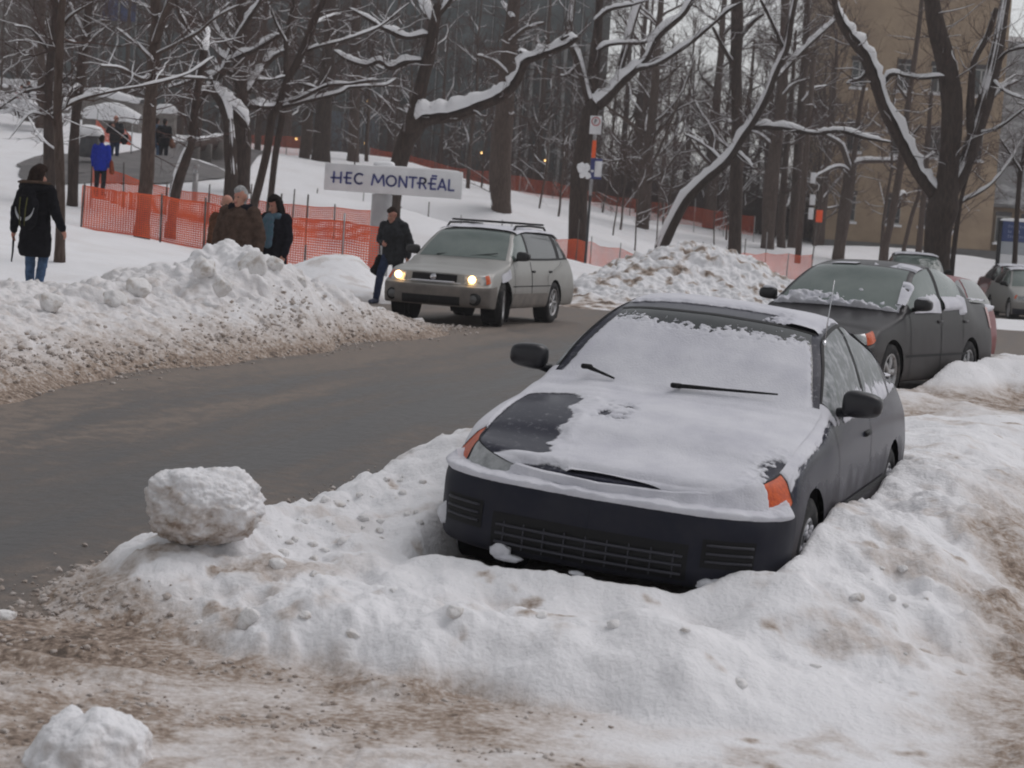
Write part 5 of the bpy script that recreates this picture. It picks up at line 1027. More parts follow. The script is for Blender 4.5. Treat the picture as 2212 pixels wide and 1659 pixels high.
TT('double trunk with a stump beside it behind the roof bars of the wagon', 78, [[(1083,458,42),(1080,363,48),(1090,242,40),(1095,150,36),(1105,60,30),(1115,-40,26)], [(1072,447,22),(1070,400,22),(1072,340,18)], (1.6, [(1085,260,12),(1100,252,10),(1112,246,8)]), [(1095,160,12),(1060,130,9),(1030,120,6)], [(1102,90,12),(1140,60,9),(1175,50,6)], [(1108,40,10),(1085,5,8)]], 24, 7, 2.0)
TT('main dark tree behind the parking sign, spreading into four limbs', 69, [[(1243,590,42),(1247,520,41),(1251,393,39),(1263,302,35),(1275,242,37),(1284,212,34),(1280,181,27),(1287,106,24),(1293,45,18),(1297,-40,16)], [(1272,215,18),(1266,194,18),(1251,136,18),(1230,76,15),(1236,0,12),(1240,-40,9)], (2.0, [(1290,228,26),(1305,216,26),(1339,181,21),(1372,151,18),(1393,130,15),(1417,85,14),(1478,27,13),(1500,-10,10)]), [(1330,185,12),(1336,160,14),(1351,106,17),(1366,45,18),(1381,0,16),(1392,-40,12)], (1.6, [(1375,150,11),(1417,139,9),(1478,103,8),(1538,54,7),(1569,27,6),(1600,5,4)]), (1.8, [(1290,110,8),(1315,97,8),(1345,94,7),(1387,94,7),(1405,82,5)]), (1.6, [(1255,135,8),(1225,165,5),(1211,163,4)]), (1.7, [(1238,100,9),(1210,98,8),(1190,120,6),(1176,132,5)]), (1.5, [(1285,45,8),(1320,20,7),(1360,12,5),(1400,0,4)])], 25, 4, 1.5, 'bark_dark', 1.3)
TT('leaning trunk capped with snow rising behind the pale snow heap', 72, [(1.0, [(1430,530,29),(1445,496,30),(1478,435,27),(1523,387,24),(1569,348,23),(1599,302,21),(1629,257,19),(1653,212,20),(1674,157,18),(1699,100,17),(1708,45,15),(1720,-20,13)]), (1.8, [(1618,275,11),(1660,275,11),(1709,281,10),(1765,288,9),(1809,283,8),(1876,300,7),(1924,307,5)]), (1.4, [(1668,176,11),(1690,155,10),(1743,100,9),(1794,52,7),(1820,20,5)]), [(1697,110,9),(1687,95,8),(1665,44,7),(1643,0,6)], (1.2, [(1585,325,8),(1610,345,6),(1625,362,5)]), (1.0, [(1560,352,7),(1530,320,5),(1480,290,4)])], 26, 6, 1.5, 'bark_dark', 1.4)
TT('upright dark trunk behind the crest of the pale snow heap', 78, [[(1587,535,27),(1590,393,30),(1593,272,24),(1590,151,24),(1592,60,27),(1592,-40,25)], (1.5, [(1592,262,8),(1580,266,7),(1560,260,5)]), [(1590,150,10),(1560,100,8),(1540,60,6)], [(1592,90,10),(1625,50,8),(1650,30,5)], [(1590,330,8),(1550,300,6),(1520,250,4)]], 27, 7, 1.8, 'bark_dark')
TT('stout trunk between the pale snow heap and the roadside pole', 95, [[(1658,525,26),(1665,407,33),(1673,333,28),(1690,200,22),(1695,60,20),(1698,-40,17)], [(1675,320,9),(1640,290,6),(1610,280,4)], [(1688,210,9),(1720,180,7),(1750,170,4)], [(1693,110,8),(1665,80,6)]], 28, 8, 2.4)
TT('trunk partly behind the roadside pole', 97, [[(1712,520,20),(1722,370,21),(1730,240,18),(1740,100,16),(1746,-40,13)], [(1726,300,7),(1700,270,5)], [(1732,220,7),(1760,190,5),(1790,185,3)]], 29, 8, 2.4)
TT('short trunk with spreading limbs in front of the tan building, beside the orange marker', 94, [[(1811,550,24),(1824,462,28),(1835,388,26),(1839,356,24)], [(1836,365,14),(1817,314,12),(1791,296,9),(1760,280,6)], (1.8, [(1840,355,10),(1870,348,9),(1942,348,8),(1987,347,7),(2020,329,5)]), (1.4, [(1836,372,8),(1809,360,7),(1761,381,5)]), [(1841,358,12),(1850,300,11),(1858,230,9),(1875,150,7)], (1.4, [(1848,310,8),(1880,290,6),(1910,292,4)])], 30, 6, 1.6)
TT('slender stem with lumps of snow up its bark, in front of the tan building', 86, [[(1913,532,15),(1931,444,17),(1946,351,15),(1965,200,12),(1985,60,10),(1995,-40,8)], (1.8, [(1935,430,9),(1950,418,8),(1958,425,5)]), [(1950,330,6),(1975,290,5),(1990,270,4)], [(1962,220,6),(1935,180,5)]], 31, 6, 1.8)
TT('narrow stem right of the slender snowy one, in front of a ground floor window', 88, [[(1953,534,9),(1972,458,9),(1983,425,8),(1998,330,6),(2010,200,4)]], 32, 6, 1.6)
TT('narrow dark stem touching the great V-shaped tree', 84, [[(1985,535,14),(1995,430,12),(2003,330,10),(2012,200,7)]], 33, 6, 1.6)
TT('great V-shaped tree with snow in its fork, tallest before the tan building', 62, [[(2022,580,56),(2027,499,60),(2036,451,68),(2042,420,56),(2050,351,46),(2057,240,46),(2046,148,44),(2027,74,40),(2016,22,36),(2008,-50,30)], (2.0, [(2030,440,34),(2016,418,27),(1983,373,26),(1950,314,25),(1913,240,26),(1887,166,26),(1865,118,23),(1835,78,20),(1813,41,16),(1802,0,13),(1795,-40,10)]), (2.0, [(2046,440,34),(2056,414,33),(2083,362,33),(2105,296,33),(2127,222,35),(2146,148,33),(2160,74,26),(2172,0,22),(2180,-40,18)]), (.5, [(2098,300,16),(2096,250,19),(2101,148,14),(2135,74,12),(2153,18,10)]), [(2055,200,20),(2040,120,18),(2020,60,15),(2012,0,12)], (1.4, [(1900,200,9),(1930,160,8),(1990,170,6),(2040,165,5)]), (1.2, [(1880,150,9),(1860,170,7),(1830,180,5)]), (1.2, [(2130,230,8),(2165,190,6),(2200,175,4)]), (1.2, [(2150,140,8),(2180,110,6),(2230,100,4)]), (1.3, [(1950,310,7),(1990,345,5),(2010,335,4)]), (1.0, [(2140,170,7),(2175,200,5),(2230,220,3)]), (1.0, [(2110,290,7),(2150,280,5),(2220,230,3)])], 34, 5, 1.6, 'bark_dark', 1.5)
TT('thin dark stem leaning away beside the great V-shaped tree', 64, [[(2057,570,11),(2068,480,11),(2075,436,9),(2090,380,7),(2120,300,5)], (1.2, [(2075,438,7),(2135,403,6),(2179,351,5),(2215,290,3)])], 35, 5, 1.3, 'bark_dark')
TT('slim trunk behind the blue and white notice board', 66, [[(2192,560,11),(2197,462,11),(2205,370,11),(2213,333,10),(2225,200,8),(2235,60,6)], [(2205,370,6),(2180,330,4),(2160,300,3)], [(2215,300,6),(2240,260,4)]], 36, 6, 1.4, 'bark_dark')

# the wood behind: a few kinds of bare tree, each copied many times
def wild_tree(seed, H, r0, lean=.03, nb=13):
    rng = np.random.RandomState(seed); k = 9; z = np.linspace(-.4, H, k)
    tr = np.stack([np.cumsum(rng.normal(0, lean, k))*H*.12, np.cumsum(rng.normal(0, lean, k))*H*.12, z], -1); tr[0, :2] = 0; R0 = r0*np.linspace(1.1, .3, k)
    trunk, crown, snow = MB(), MB(), MB(); trunk.tube(tr, R0, 8)
    t = np.sort(rng.uniform(.16, .97, nb))*(k-1); i = np.minimum(t.astype(int), k-2); f = (t-i)[:, None]; s = tr[i]*(1-f)+tr[i+1]*f
    a = rng.uniform(0, 2*math.pi, nb); d = np.stack([np.cos(a), np.sin(a), rng.uniform(.1, 1.3, nb)], -1)
    Pa, Ra = sprouts(rng, s, d, H*rng.uniform(.16, .34, nb)*(1.1-.5*t/(k-1)), np.clip(R0[i]*.4, .02, .09), 6, .22, .1)
    Pb, Rb = children(rng, Pa, Ra, 7, H*.06, H*.16, .6, .55, k=4, bend=.3, lift=.1); Pb[..., 2] = Pb[..., 2]
    Pc, Rc = children(rng, Pb, Rb, 7, H*.03, H*.10, .7, .6, k=3, bend=.3, lift=.08)
    trunk.add(*tubes_batch(Pa, Ra, 5)); crown.add(*tubes_batch(Pb, np.maximum(Rb, .009), 3)); crown.add(*tubes_batch(Pc, np.maximum(Rc, .007), 3))
    for q, r, c, am in ((Pa, Ra, .8, .035), (Pb, Rb, .22, .022), (Pc, Rc, .05, .015)):
        zz = snow_on(rng, q, r, am, c)
        if zz is not None: snow.add(*zz)
    return trunk.mesh('trunk'), crown.mesh('crown'), snow.mesh('snow')
KINDS = [wild_tree(100+i, H, r, ln, nb) for i, (H, r, ln, nb) in enumerate([(11, .17, .03, 14), (12, .24, .04, 15), (10, .12, .05, 13), (9, .09, .05, 12), (13, .28, .03, 16), (8, .06, .06, 12)])]
for a, b_, c_ in KINDS:
    for me, mm in ((a, M['bark']), (b_, M['twig']), (c_, M['snow'])): me.materials.clear(); me.materials.append(mm)
def plant(px, Y, kind, rz, sc_, label, group, name='bare_tree', tilt=0):
    x = (px-1106)/FPX*Y; z = gz(x, Y); r = empty(name, (x, Y, z), rz); r.scale = (sc_, sc_, sc_); tag(r, label, 'tree', group)
    for me, nm in zip(KINDS[kind], ('trunk', 'crown', 'snow')): link(nm, me, None, r)
    return r
rng = np.random.RandomState(5)
spots = []
for px in np.linspace(-90, 2300, 58):
    Y = rng.uniform(93, 124); spots.append((px+rng.uniform(-22, 22), Y))
for px in np.linspace(1265, 1790, 20): spots.append((px+rng.uniform(-12, 12), rng.uniform(104, 128)))
for px, Y in spots:
    if px > 1800:
        if rng.uniform() < .72: continue
        Y = 90+rng.uniform(0, 12)
    kd = rng.choice([0, 1, 2, 3, 4, 5], p=[.2, .13, .22, .2, .07, .18]) if px < 1800 else rng.choice([2, 3, 5]); zone = 'before the grey glass hall' if px < 1230 else ('in the wood behind the pale snow heap' if px < 1800 else 'before the tan building')
    what = {0: 'tall bare tree', 1: 'thick bare tree', 2: 'slim bare tree', 3: 'thin bare tree', 4: 'stout bare tree', 5: 'whippy young bare tree'}[kd]
    plant(px, Y, kd, rng.uniform(0, 6.3), rng.uniform(.85, 1.2), what+' with snow-dusted twigs '+zone, 'bare trees '+zone)
for px, Y, kd in [(640,100,3),(735,88,5),(1010,98,3),(1043,84,5),(1137,90,5),(1180,86,3),(1212,100,5),(1300,84,5),(1315,90,3),(1350,80,5),(1395,88,5),(1416,95,3),(1520,90,5),(1545,97,3),(465,78,3),(960,92,5),(820,104,2),(1255,112,2)]:
    plant(px, Y, kd, px*.7, .55+.25*((px*7) % 5)/5, 'young thin tree standing in the snow between the net fences', 'young trees on the snowy slope', name='young_tree')
# brushwood at the foot of the wood: nobody could count these stems
rng = np.random.RandomState(9); n = 5200
px = np.concatenate([rng.uniform(1235, 1800, n-1500), rng.uniform(-60, 1260, 1500)]); Y = rng.uniform(114, 127, n); x = (px-1106)/FPX*Y; z = hill_z(x, Y)
st = np.stack([x, Y, z-.1], -1); ln = rng.uniform(1.2, 3.6, n)
Pa, Ra = sprouts(rng, st, np.stack([rng.normal(0, .35, n), rng.normal(0, .35, n), np.ones(n)], -1), ln, np.full(n, .014), 4, .15, .1); Pb, Rb = children(rng, Pa, Ra, 3, .4, 1.3, .4, .8, k=3)
b = MB(); b.add(*tubes_batch(Pa, Ra, 3)); b.add(*tubes_batch(Pb, np.maximum(Rb, .009), 3)); o = b.build('undergrowth', M['twig']); tag(o, kind='stuff')
# ------------------------------------------------------------------ net fences, signs, posts, walls, buildings
M['net'] = mat('orange_net', (.80, .115, .03), .55, col2=(.62, .075, .025), nscale=1.5)
M['stake'] = mat('weathered_stake', (.075, .062, .055), .9, col2=(.13, .115, .105), nscale=9, stretch=(2, 2, .3))
M['steel'] = mat('galvanised_steel', (.34, .34, .34), .5, metal=.3, col2=(.26, .25, .25), nscale=7)
M['white'] = mat('white_board', (.70, .70, .71), .5, col2=(.62, .62, .63), nscale=2)
M['lblue'] = mat('blue_lettering', (.035, .045, .20), .5)
M['concrete'] = mat('grey_concrete', (.21, .19, .175), .9, col2=(.15, .135, .125), nscale=2.5, ndet=6, bump=.3)
def snow_cap(name, c, d, rz, parent, seed=1, rough=.12):
    V, T = BALL4; q = np.sign(V)*np.abs(V)**.5; q[:, 2] = np.where(q[:, 2] < 0, q[:, 2]*.15, np.abs(V[:, 2])**.8*1.0)
    q = q*np.array(d)/2*np.array([1, 1, 2]); q = q+rough*min(d)*fbm(np.stack([q[:, 0]*2+seed, q[:, 1]*2, q[:, 2]*2], -1), 3)[:, None]*np.array([.3, .3, 1])*(V[:, 2:3] > -.2)
    a, b_ = math.cos(rz), math.sin(rz); q = q@np.array([[a,-b_,0],[b_,a,0],[0,0,1]]).T+np.asarray(c)
    b = MB(); b.add(q, T=T); return b.build(name, M['snow'], parent)
def net_fence(label, pts, H, posts, pitch=.05, sag=.06, seed=1, wid=.46):
    "pts: foot of the net as (x, y, distance); posts: list of (fraction along, height above net top)"
    rng = np.random.RandomState(seed); B_ = np.array([P(*q) for q in pts]); k = len(B_); seg = np.r_[0, np.cumsum(np.linalg.norm(np.diff(B_[:, :2], axis=0), axis=1))]; Ltot = seg[-1]
    n = max(8, int(Ltot/pitch)); s = np.linspace(0, Ltot, n+1); base = pchip(seg, B_, s); h = H if np.ndim(H) else np.full(k, H); hh = pchip(seg, np.array(h, float)[:, None], s)[:, 0]
    ps = np.array([p_[0] for p_ in posts])*Ltot; dmin = np.min(np.abs(s[:, None]-ps[None]), axis=1)
    top = hh-sag*np.minimum(dmin, 1.2)**.8-.03*np.abs(perlin(np.stack([s*.9, 0*s+seed, 0*s], -1))); low = .02+.03*perlin(np.stack([s*.7, 0*s+seed+9, 0*s], -1))
    nr = max(6, int(max(h)/pitch)); f = np.linspace(0, 1, nr+1)
    bulge = .06*perlin(np.stack([np.repeat(s[:, None], nr+1, 1)*.8, np.repeat(f[None]*1.5, n+1, 0), np.full((n+1, nr+1), seed*1.0)], -1))*np.sin(f*math.pi)[None]
    z = base[:, 2:3]+low[:, None]+(top-low)[:, None]*f[None]; tn = np.gradient(base[:, :2], axis=0); tn /= np.linalg.norm(tn, axis=1)[:, None]
    nx = np.stack([-tn[:, 1], tn[:, 0]], -1); xy = base[:, None, :2]+nx[:, None]*bulge[..., None]; G = np.concatenate([xy, z[..., None]], -1)
    root = empty('net_fence', B_[0]); tag(root, label, 'fence', 'orange plastic net fences'); b = MB()
    w = pitch*wid/2
    for j in range(nr+1):                                   # ribbons along
        e = np.array([0, 0, w*(1.5 if j in (0, nr) else 1)]); b.grid(np.stack([G[:, j]-e, G[:, j]+e], 1))
    tw = np.concatenate([tn, np.zeros((n+1, 1))], 1)
    for i in range(n+1):                                    # strands up
        e = tw[i]*w*.8; b.grid(np.stack([G[i]-e, G[i]+e], 1))
    b.build('net', M['net'], root, origin=B_[0], smooth=False).location = (0, 0, 0)
    for fr, up in posts:
        c = pchip(seg, B_, np.array([fr*Ltot]))[0]; hp = float(np.interp(fr*Ltot, seg, h)); t = rng.normal(0, .03, 2)
        b = MB(); b.tube([c-[0, 0, .35], c+[t[0]*.5, t[1]*.5, hp*.5], c+[t[0], t[1], hp+up]], [.024, .023, .021], 7); b.build('post', M['stake'] if rng.uniform() < .6 else M['steel'], root, origin=B_[0]).location = (0, 0, 0)
    return root
def posts(n, seed, lo=.05, hi=.45):
    r = np.random.RandomState(seed); return [(f, r.uniform(lo, hi)) for f in np.linspace(0, 1, n)]
net_fence('nearest orange net fence, ending beside the person striding past the wagon', [(174,494,45),(289,509,45),(370,525,44.6),(437,539,44.3),(540,562,44.3),(640,581,44.5),(720,590,45),(815,604,45.4)], [.98,1.0,1.02,1.05,1.1,1.15,1.2,1.2], [(0, .05),(.27,.05),(.43,.12),(.56,.4),(.66,.5),(.75,.55),(.88,.2),(1,.1)], .06, .05, 1)
net_fence('second orange net fence, just up the slope behind the nearest one', [(196,426,56.5),(218,430,57),(292,455,57.5),(359,473,58),(440,485,58),(540,498,58),(625,509,58),(720,516,58),(812,523,58)], .92, posts(8, 3, .05, .5), .06, .05, 2)
net_fence('upper orange net fence with a pale look behind the column of the sign board', [(679,474,75),(760,492,74.5),(830,507,74),(910,524,72),(980,541,70.5),(1080,560,69)], .97, posts(6, 5, .1, .6), .06, .06, 3, .2)
net_fence('long orange net fence behind the silver wagon and the pale snow heap', [(1100,564,68.5),(1180,577,68),(1226,581,68),(1300,588,71),(1400,593,75),(1500,598,78),(1600,601,82),(1680,603,84.5),(1752,604,86)], [1.02,1.04,1.06,1.0,.78,.9,1.05,1.1,1.08], [(0,.3),(.11,.7),(.17,.2),(.30,.2),(.48,.3),(.6,.5),(.7,.3),(.78,.6),(.86,.9),(.93,.05),(1,.05)], .06, .08, 4, .32)
net_fence('short far piece of orange net at the top of the slope', [(538,331,98),(600,334,97),(657,336,96)], .90, posts(4, 8, .05, .3), .07, .05, 5, .15)
net_fence('far long orange net fence running along the edge of the wood', [(797,357,112),(880,372,112),(999,402,112),(1066,408,111),(1114,418,110),(1208,434,110),(1327,463,107),(1448,480,106),(1570,498,104),(1628,509,103)], .98, posts(14, 9, .02, .5), .075, .07, 6, .15)
net_fence('crumpled scrap of orange net by the path near the concrete pillar', [(206,302,80),(232,306,79.5),(258,310,79),(284,314,78.5)], [.8,.5,.75,.3], posts(3, 11, .3, .9), .07, .1, 7)

# ---- the white sign board on its column
def board_frame(x, y, Y): return P(x, y, Y)
SC = 48; c0 = P(850, 391, SC); root = empty('sign_board', (c0[0], SC, gz(c0[0], SC))); tag(root, 'long white sign board with blue lettering on a round column', 'sign'); oz = root.location.z
def sb(name, b, m, par=root): o = b.build(name, m, par, origin=tuple(root.location)); o.location = (0, 0, 0); return o
b = MB(); b.bbox(c0, (3.36, .16, .66), .015); board = sb('board', b, M['white'])
cx = P(824, 420, SC)[0]
b = MB(); b.lathe([(oz-.3, .0), (oz-.3, .25), (c0[2]-.34, .25)], 32, 'z', (cx, SC+.28, 0)); sb('column', b, mat('pale_column', (.36, .36, .365), .6, col2=(.31, .31, .32), nscale=3))
b = MB(); b.lathe([(c0[2]-.34, .2), (c0[2]+.36, .2), (c0[2]+.38, .0)], 24, 'z', (cx, SC+.28, 0)); sb('column_head', b, M['steel'])
b = MB(); b.box((c0[0], SC+.085, c0[2]), (2.6, .01, .3)); 
o = snow_cap('column_snow', (cx, SC+.28, c0[2]+.37), (.52, .52, .10), 0, root, 3); o.location = -Vector(root.location)
o = snow_cap('board_snow', (c0[0]+.55, SC, c0[2]+.325), (2.1, .15, .045), 0, root, 5); o.location = -Vector(root.location)
LET = []                                                    # strokes in zoom pixels: x to the right, cap height 0..85
def S_(*p): LET.append(p)
Hh = 86.0
def ln(x0, y0, x1, y1): S_('l', x0, y0, x1, y1)
ln(1203,0,1203,Hh); ln(1258,0,1258,Hh); ln(1180,38,1258,38)                                   # H with its bar run out
ln(1302,0,1302,Hh); ln(1302,3,1342,3); ln(1302,Hh-3,1342,Hh-3); ln(1280,44,1338,44)             # E
S_('a', 1402, 43, 42, 50, 310)                                                                   # C
ln(1500,0,1512,Hh); ln(1512,Hh,1548,22); ln(1548,22,1584,Hh); ln(1584,Hh,1596,0)                # M
S_('a', 1650, 43, 42, 0, 360)                                                                    # O
ln(1712,0,1712,Hh); ln(1712,Hh,1768,0); ln(1768,0,1768,Hh)                                       # N
ln(1816,0,1816,Hh); ln(1784,Hh-4,1848,Hh-4)                                                      # T
ln(1872,0,1872,Hh); ln(1872,Hh-4,1898,Hh-4); S_('a', 1900, 62, 21, -90, 90); ln(1850,40,1898,40); ln(1896,40,1922,0)   # R
ln(1958,0,1958,Hh); ln(1958,3,1998,3); ln(1958,Hh-3,1998,Hh-3); ln(1934,44,1994,44); ln(1962,Hh+18,2000,Hh+18)          # E with a flat accent
ln(2014,0,2044,Hh); ln(2044,Hh,2076,0); ln(2026,24,2064,24)                                      # A
ln(2098,0,2098,Hh); ln(2098,3,2140,3)                                                            # L
b = MB(); k = .277*mpp(SC); hw = 7.4
def quad2(p0, p1):
    d = np.array(p1)-np.array(p0); l = np.hypot(*d); nx = np.array([-d[1], d[0]])/l*hw; e = d/l*2
    q = [p0+nx-e, p0-nx-e, p1-nx+e, p1+nx+e]; V = [((u-1665)*k+c0[0], SC-.095, (w_-43)*k*1.0+c0[2]-.005) for u, w_ in q]; V2 = [(v[0], v[1]+.02, v[2]) for v in V]
    b.add(V+V2, [[0,1,2,3],[0,4,5,1],[1,5,6,2],[2,6,7,3],[3,7,4,0]])
for s_ in LET:
    if s_[0] == 'l': quad2(np.array(s_[1:3], float), np.array(s_[3:5], float))
    else:
        _, x, y, r, a0, a1 = s_; an = np.radians(np.linspace(a0, a1, 25)); pp = np.stack([x+(r-5)*np.cos(an), y+(r-3)*np.sin(an)], -1)
        for i in range(24): quad2(pp[i], pp[i+1])
o = b.build('lettering', M['lblue'], board, origin=tuple(root.location), smooth=False); o.location = (0, 0, 0)

# ---- no-parking post in front of the main dark tree
SP = 66; g0 = P(1262, 594, SP); t0 = P(1288, 250, SP); root = empty('sign_post', g0); tag(root, 'parking sign post with white, orange and blue plates before the main dark tree', 'sign')
def loc_part(name, b, m, par=None, smooth=True): o = b.build(name, m, par or root, smooth, origin=tuple(root.location)); o.location = (0, 0, 0); return o
L1 = lambda f: g0+(t0-g0)*f
b = MB(); b.tube([L1(-.05)-[0, 0, .3], L1(.52)], .045, 8); loc_part('post', b, mat('dark_post', (.03, .03, .032), .7))
b = MB(); b.tube([L1(.5)+[0, -.03, 0], L1(.97)+[0, -.03, 0]], .055, 8); loc_part('post_sleeve', b, M['steel'])
def plate(x0, y0, x1, y1, m, name, yy=-.1, th=.012):
    a = P((x0+x1)/2, (y0+y1)/2, SP); w_, h_ = (x1-x0)*mpp(SP), (y1-y0)*mpp(SP); b = MB(); b.bbox((a[0], SP+yy, a[2]), (w_, th, h_), .004); return a, loc_part(name, b, m)
a, pl = plate(1274, 251, 1299, 290, M['white'], 'parking_plate')
b = MB(); an = np.linspace(0, 2*math.pi, 33); rc = np.stack([a[0]+0*an+.0, 0*an+SP-.115, a[2]+.12+0*an], -1)
b.tube(rc+np.stack([.135*np.cos(an), 0*an, .135*np.sin(an)], -1), .017, 6, cap=False); loc_part('red_ring', b, mat('sign_red', (.42, .05, .05), .5), pl)
b = MB(); b.box((a[0]-.03, SP-.112, a[2]+.12), (.026, .012, .14)); b.tube([(a[0]-.03+.05*math.sin(t), SP-.112, a[2]+.152-.036*math.cos(t)) for t in np.linspace(0, math.pi, 9)], .012, 5); loc_part('parking_letter', b, M['black'], pl)
plate(1278.5, 304, 1287, 341, mat('orange_plate', (.80, .10, .015), .5), 'orange_plate', -.12, .05)
a, pl = plate(1275, 343, 1300, 387, mat('blue_plate', (.03, .04, .17), .5), 'route_plate')
b = MB(); b.box((a[0]+.07, SP-.112, a[2]+.0), (.24, .008, .52)); loc_part('white_panel', b, M['white'], pl)
b = MB(); b.box((a[0]-.125, SP-.112, a[2]-.08), (.1, .008, .08)); loc_part('pale_mark', b, M['white'], pl)
V, T = BALL3; b = MB()
for (x, y, r) in ((1256,362,.15),(1262,372,.13),(1267,362,.12),(1270,380,.10),(1258,378,.10)): q = P(x, y, SP); b.add(V*(1+.25*fbm(V*1.8+x, 3))[:, None]*r*np.array([1, .8, 1.1])+q+[0, -.12, 0], T=T)
loc_part('stuck_snow', b, M['snow'])

# ---- roadside pole with plates, orange marker
PY = 86; g0 = P(1724, 549, PY); t0 = P(1748, 250, PY); root = empty('roadside_pole', g0); tag(root, 'tall brown wooden pole with three pale plates, by the end of the long net', 'pole')
up = (t0-g0)/np.linalg.norm(t0-g0)
b = MB(); b.tube([g0-up*.4, g0+up*3, g0+up*8.5], [.14, .13, .11], 12); loc_part('post', b, M['bark'])
for (x0, y0, x1, y1) in ((1750,373,1761,396),(1748,421,1760,443),(1745,449,1756,474)):
    a = P((x0+x1)/2, (y0+y1)/2, PY); b = MB(); b.bbox((a[0], PY-.16, a[2]), ((x1-x0)*mpp(PY), .015, (y1-y0)*mpp(PY)), .004); loc_part('plate', b, M['white'])
    b = MB(); b.tube([(a[0]-.05, PY-.15, a[2]), (g0+up*((a[2]-g0[2])/up[2]))], .02, 6); loc_part('bracket', b, M['steel'])
g0 = P(1756, 546, 84); t0 = P(1766, 476, 84); root = empty('marker_stake', g0); tag(root, 'bright orange marker plate on a thin stake beside the wooden pole', 'marker')
b = MB(); b.tube([g0-[0, 0, .3], t0], [.03, .025], 6); loc_part('stake', b, M['stake'])
a = P(1769, 467, 84); b = MB(); b.bbox((a[0], 83.9, a[2]), (.28, .02, .52), .01); loc_part('plate', b, mat('marker_orange', (.85, .09, .015), .5))

# ---- blue and white notice board at the picture's edge
BY = 80; g0 = P(2154, 600, BY); tl = P(2167, 476, BY); root = empty('notice_board', g0); tag(root, 'tall notice board, blue above white, capped with snow, before the tan building', 'sign')
b = MB(); b.bbox((tl[0]-.09, BY, (g0[2]+tl[2])/2-.2), (.14, .14, tl[2]-g0[2]+.4), .02); loc_part('post', b, M['black'])
b = MB(); b.bbox((tl[0]+2.65, BY, (g0[2]+tl[2])/2-.2), (.14, .14, tl[2]-g0[2]+.4), .02); loc_part('post', b, M['black'])
def bp(z0, z1, m, name): b = MB(); b.bbox((tl[0]+1.28, BY-.03, tl[2]-(z0+z1)/2), (2.58, .08, z1-z0), .01); return loc_part(name, b, m)
pn = bp(.0, .84, mat('notice_blue', (.022, .045, .15), .5), 'blue_panel'); bp(.843, 1.35, mat('notice_grey', (.33, .35, .37), .5), 'grey_panel'); bp(1.353, 2.1, M['white'], 'white_panel')
o = snow_cap('board_snow', (tl[0]+1.28, BY, tl[2]), (2.8, .22, .12), 0, root, 9); o.location = -Vector(root.location)
rng = np.random.RandomState(3)                             # three lines of lettering too soft in the photograph to be read
for r_, (n_, z0) in enumerate(((8, .22), (5, .43), (9, .62))):
    b = MB(); x = tl[0]+.22
    for i in range(n_):
        w_ = .045+.03*rng.uniform(); 
        if r_ == 1 and i == 2: x += .09
        h_ = .10 if i == 0 or rng.uniform() < .25 else .07; b.box((x+w_/2, BY-.072, tl[2]-z0-.05+h_/2), (.014, .004, h_)); b.box((x+w_/2, BY-.0725, tl[2]-z0-.05+h_*.9), (w_, .003, .013)); b.box((x+w_/2, BY-.0735, tl[2]-z0-.045), (w_*.8, .003, .012)); x += w_+.03
    loc_part('lettering', b, mat('notice_letters', (.36, .40, .48), .6), pn, False)

# ---- lamp bollards, bench, planter, terrace walls
for x, y, Y, h, lb in ((442, 319, 82, .72, 'small grey lamp bollard at the top of the path beside the bench'), (420, 425, 60, .98, 'grey lamp bollard just behind the second orange net fence')):
    q = P(x, y, Y); q[2] = min(q[2], gz(q[0], Y)+.3); root = empty('lamp_bollard', q); tag(root, lb, 'bollard'); b = MB(); b.lathe([(-.4, .0), (-.4, .09), (h*.72, .09), (h*.72, .0)], 16, 'z'); b.build('post', M['steel'], root)
    b = MB(); b.lathe([(h*.72, .07), (h*.86, .07)], 16, 'z'); b.build('lens', M['lens'], root); b = MB(); b.lathe([(h*.86, .0), (h*.86, .11), (h*.98, .11), (h, .09), (h*1.01, 0)], 16, 'z'); b.build('cap', M['steel'], root)
q0, q1 = P(415, 353, 78), P(495, 334, 84); d = q1-q0; ang = math.atan2(d[1], d[0]); Lb = np.hypot(d[0], d[1]); root = empty('park_bench', (q0+q1)/2); root.rotation_euler = (0, 0, ang); tag(root, 'long slatted bench beside the path with snow along its back', 'bench')
dz = (q1[2]-q0[2])/Lb
wood = mat('bench_wood', (.06, .035, .028), .8, col2=(.09, .055, .045), nscale=6)
for i, s_ in enumerate(np.linspace(-.5, .5, 4)):
    b = MB(); x = s_*Lb*.96; b.bbox((x, 0, .3+x*dz), (.10, .5, .75), .02); b.build('leg', M['concrete'], root)
b = MB()
for x in np.arange(-Lb/2, Lb/2, .22): b.box((x, -.02, .62+x*dz), (.14, .05, .48), rot=np.array([[1,0,0],[0,.94,-.34],[0,.34,.94]]))
b.build('backrest', wood, root)
b = MB(); b.box((0, .25, .42), (Lb, .4, .05)); b.build('seat', wood, root)
b = MB()
for x in np.arange(-Lb/2, Lb/2, .3): V, T = BALL2; b.add(V*np.array([.26, .14, .07+.03*math.sin(x*3)])+np.array([x, .0, .92+x*dz]), T=T)
b.build('snow', M['snow'], root)
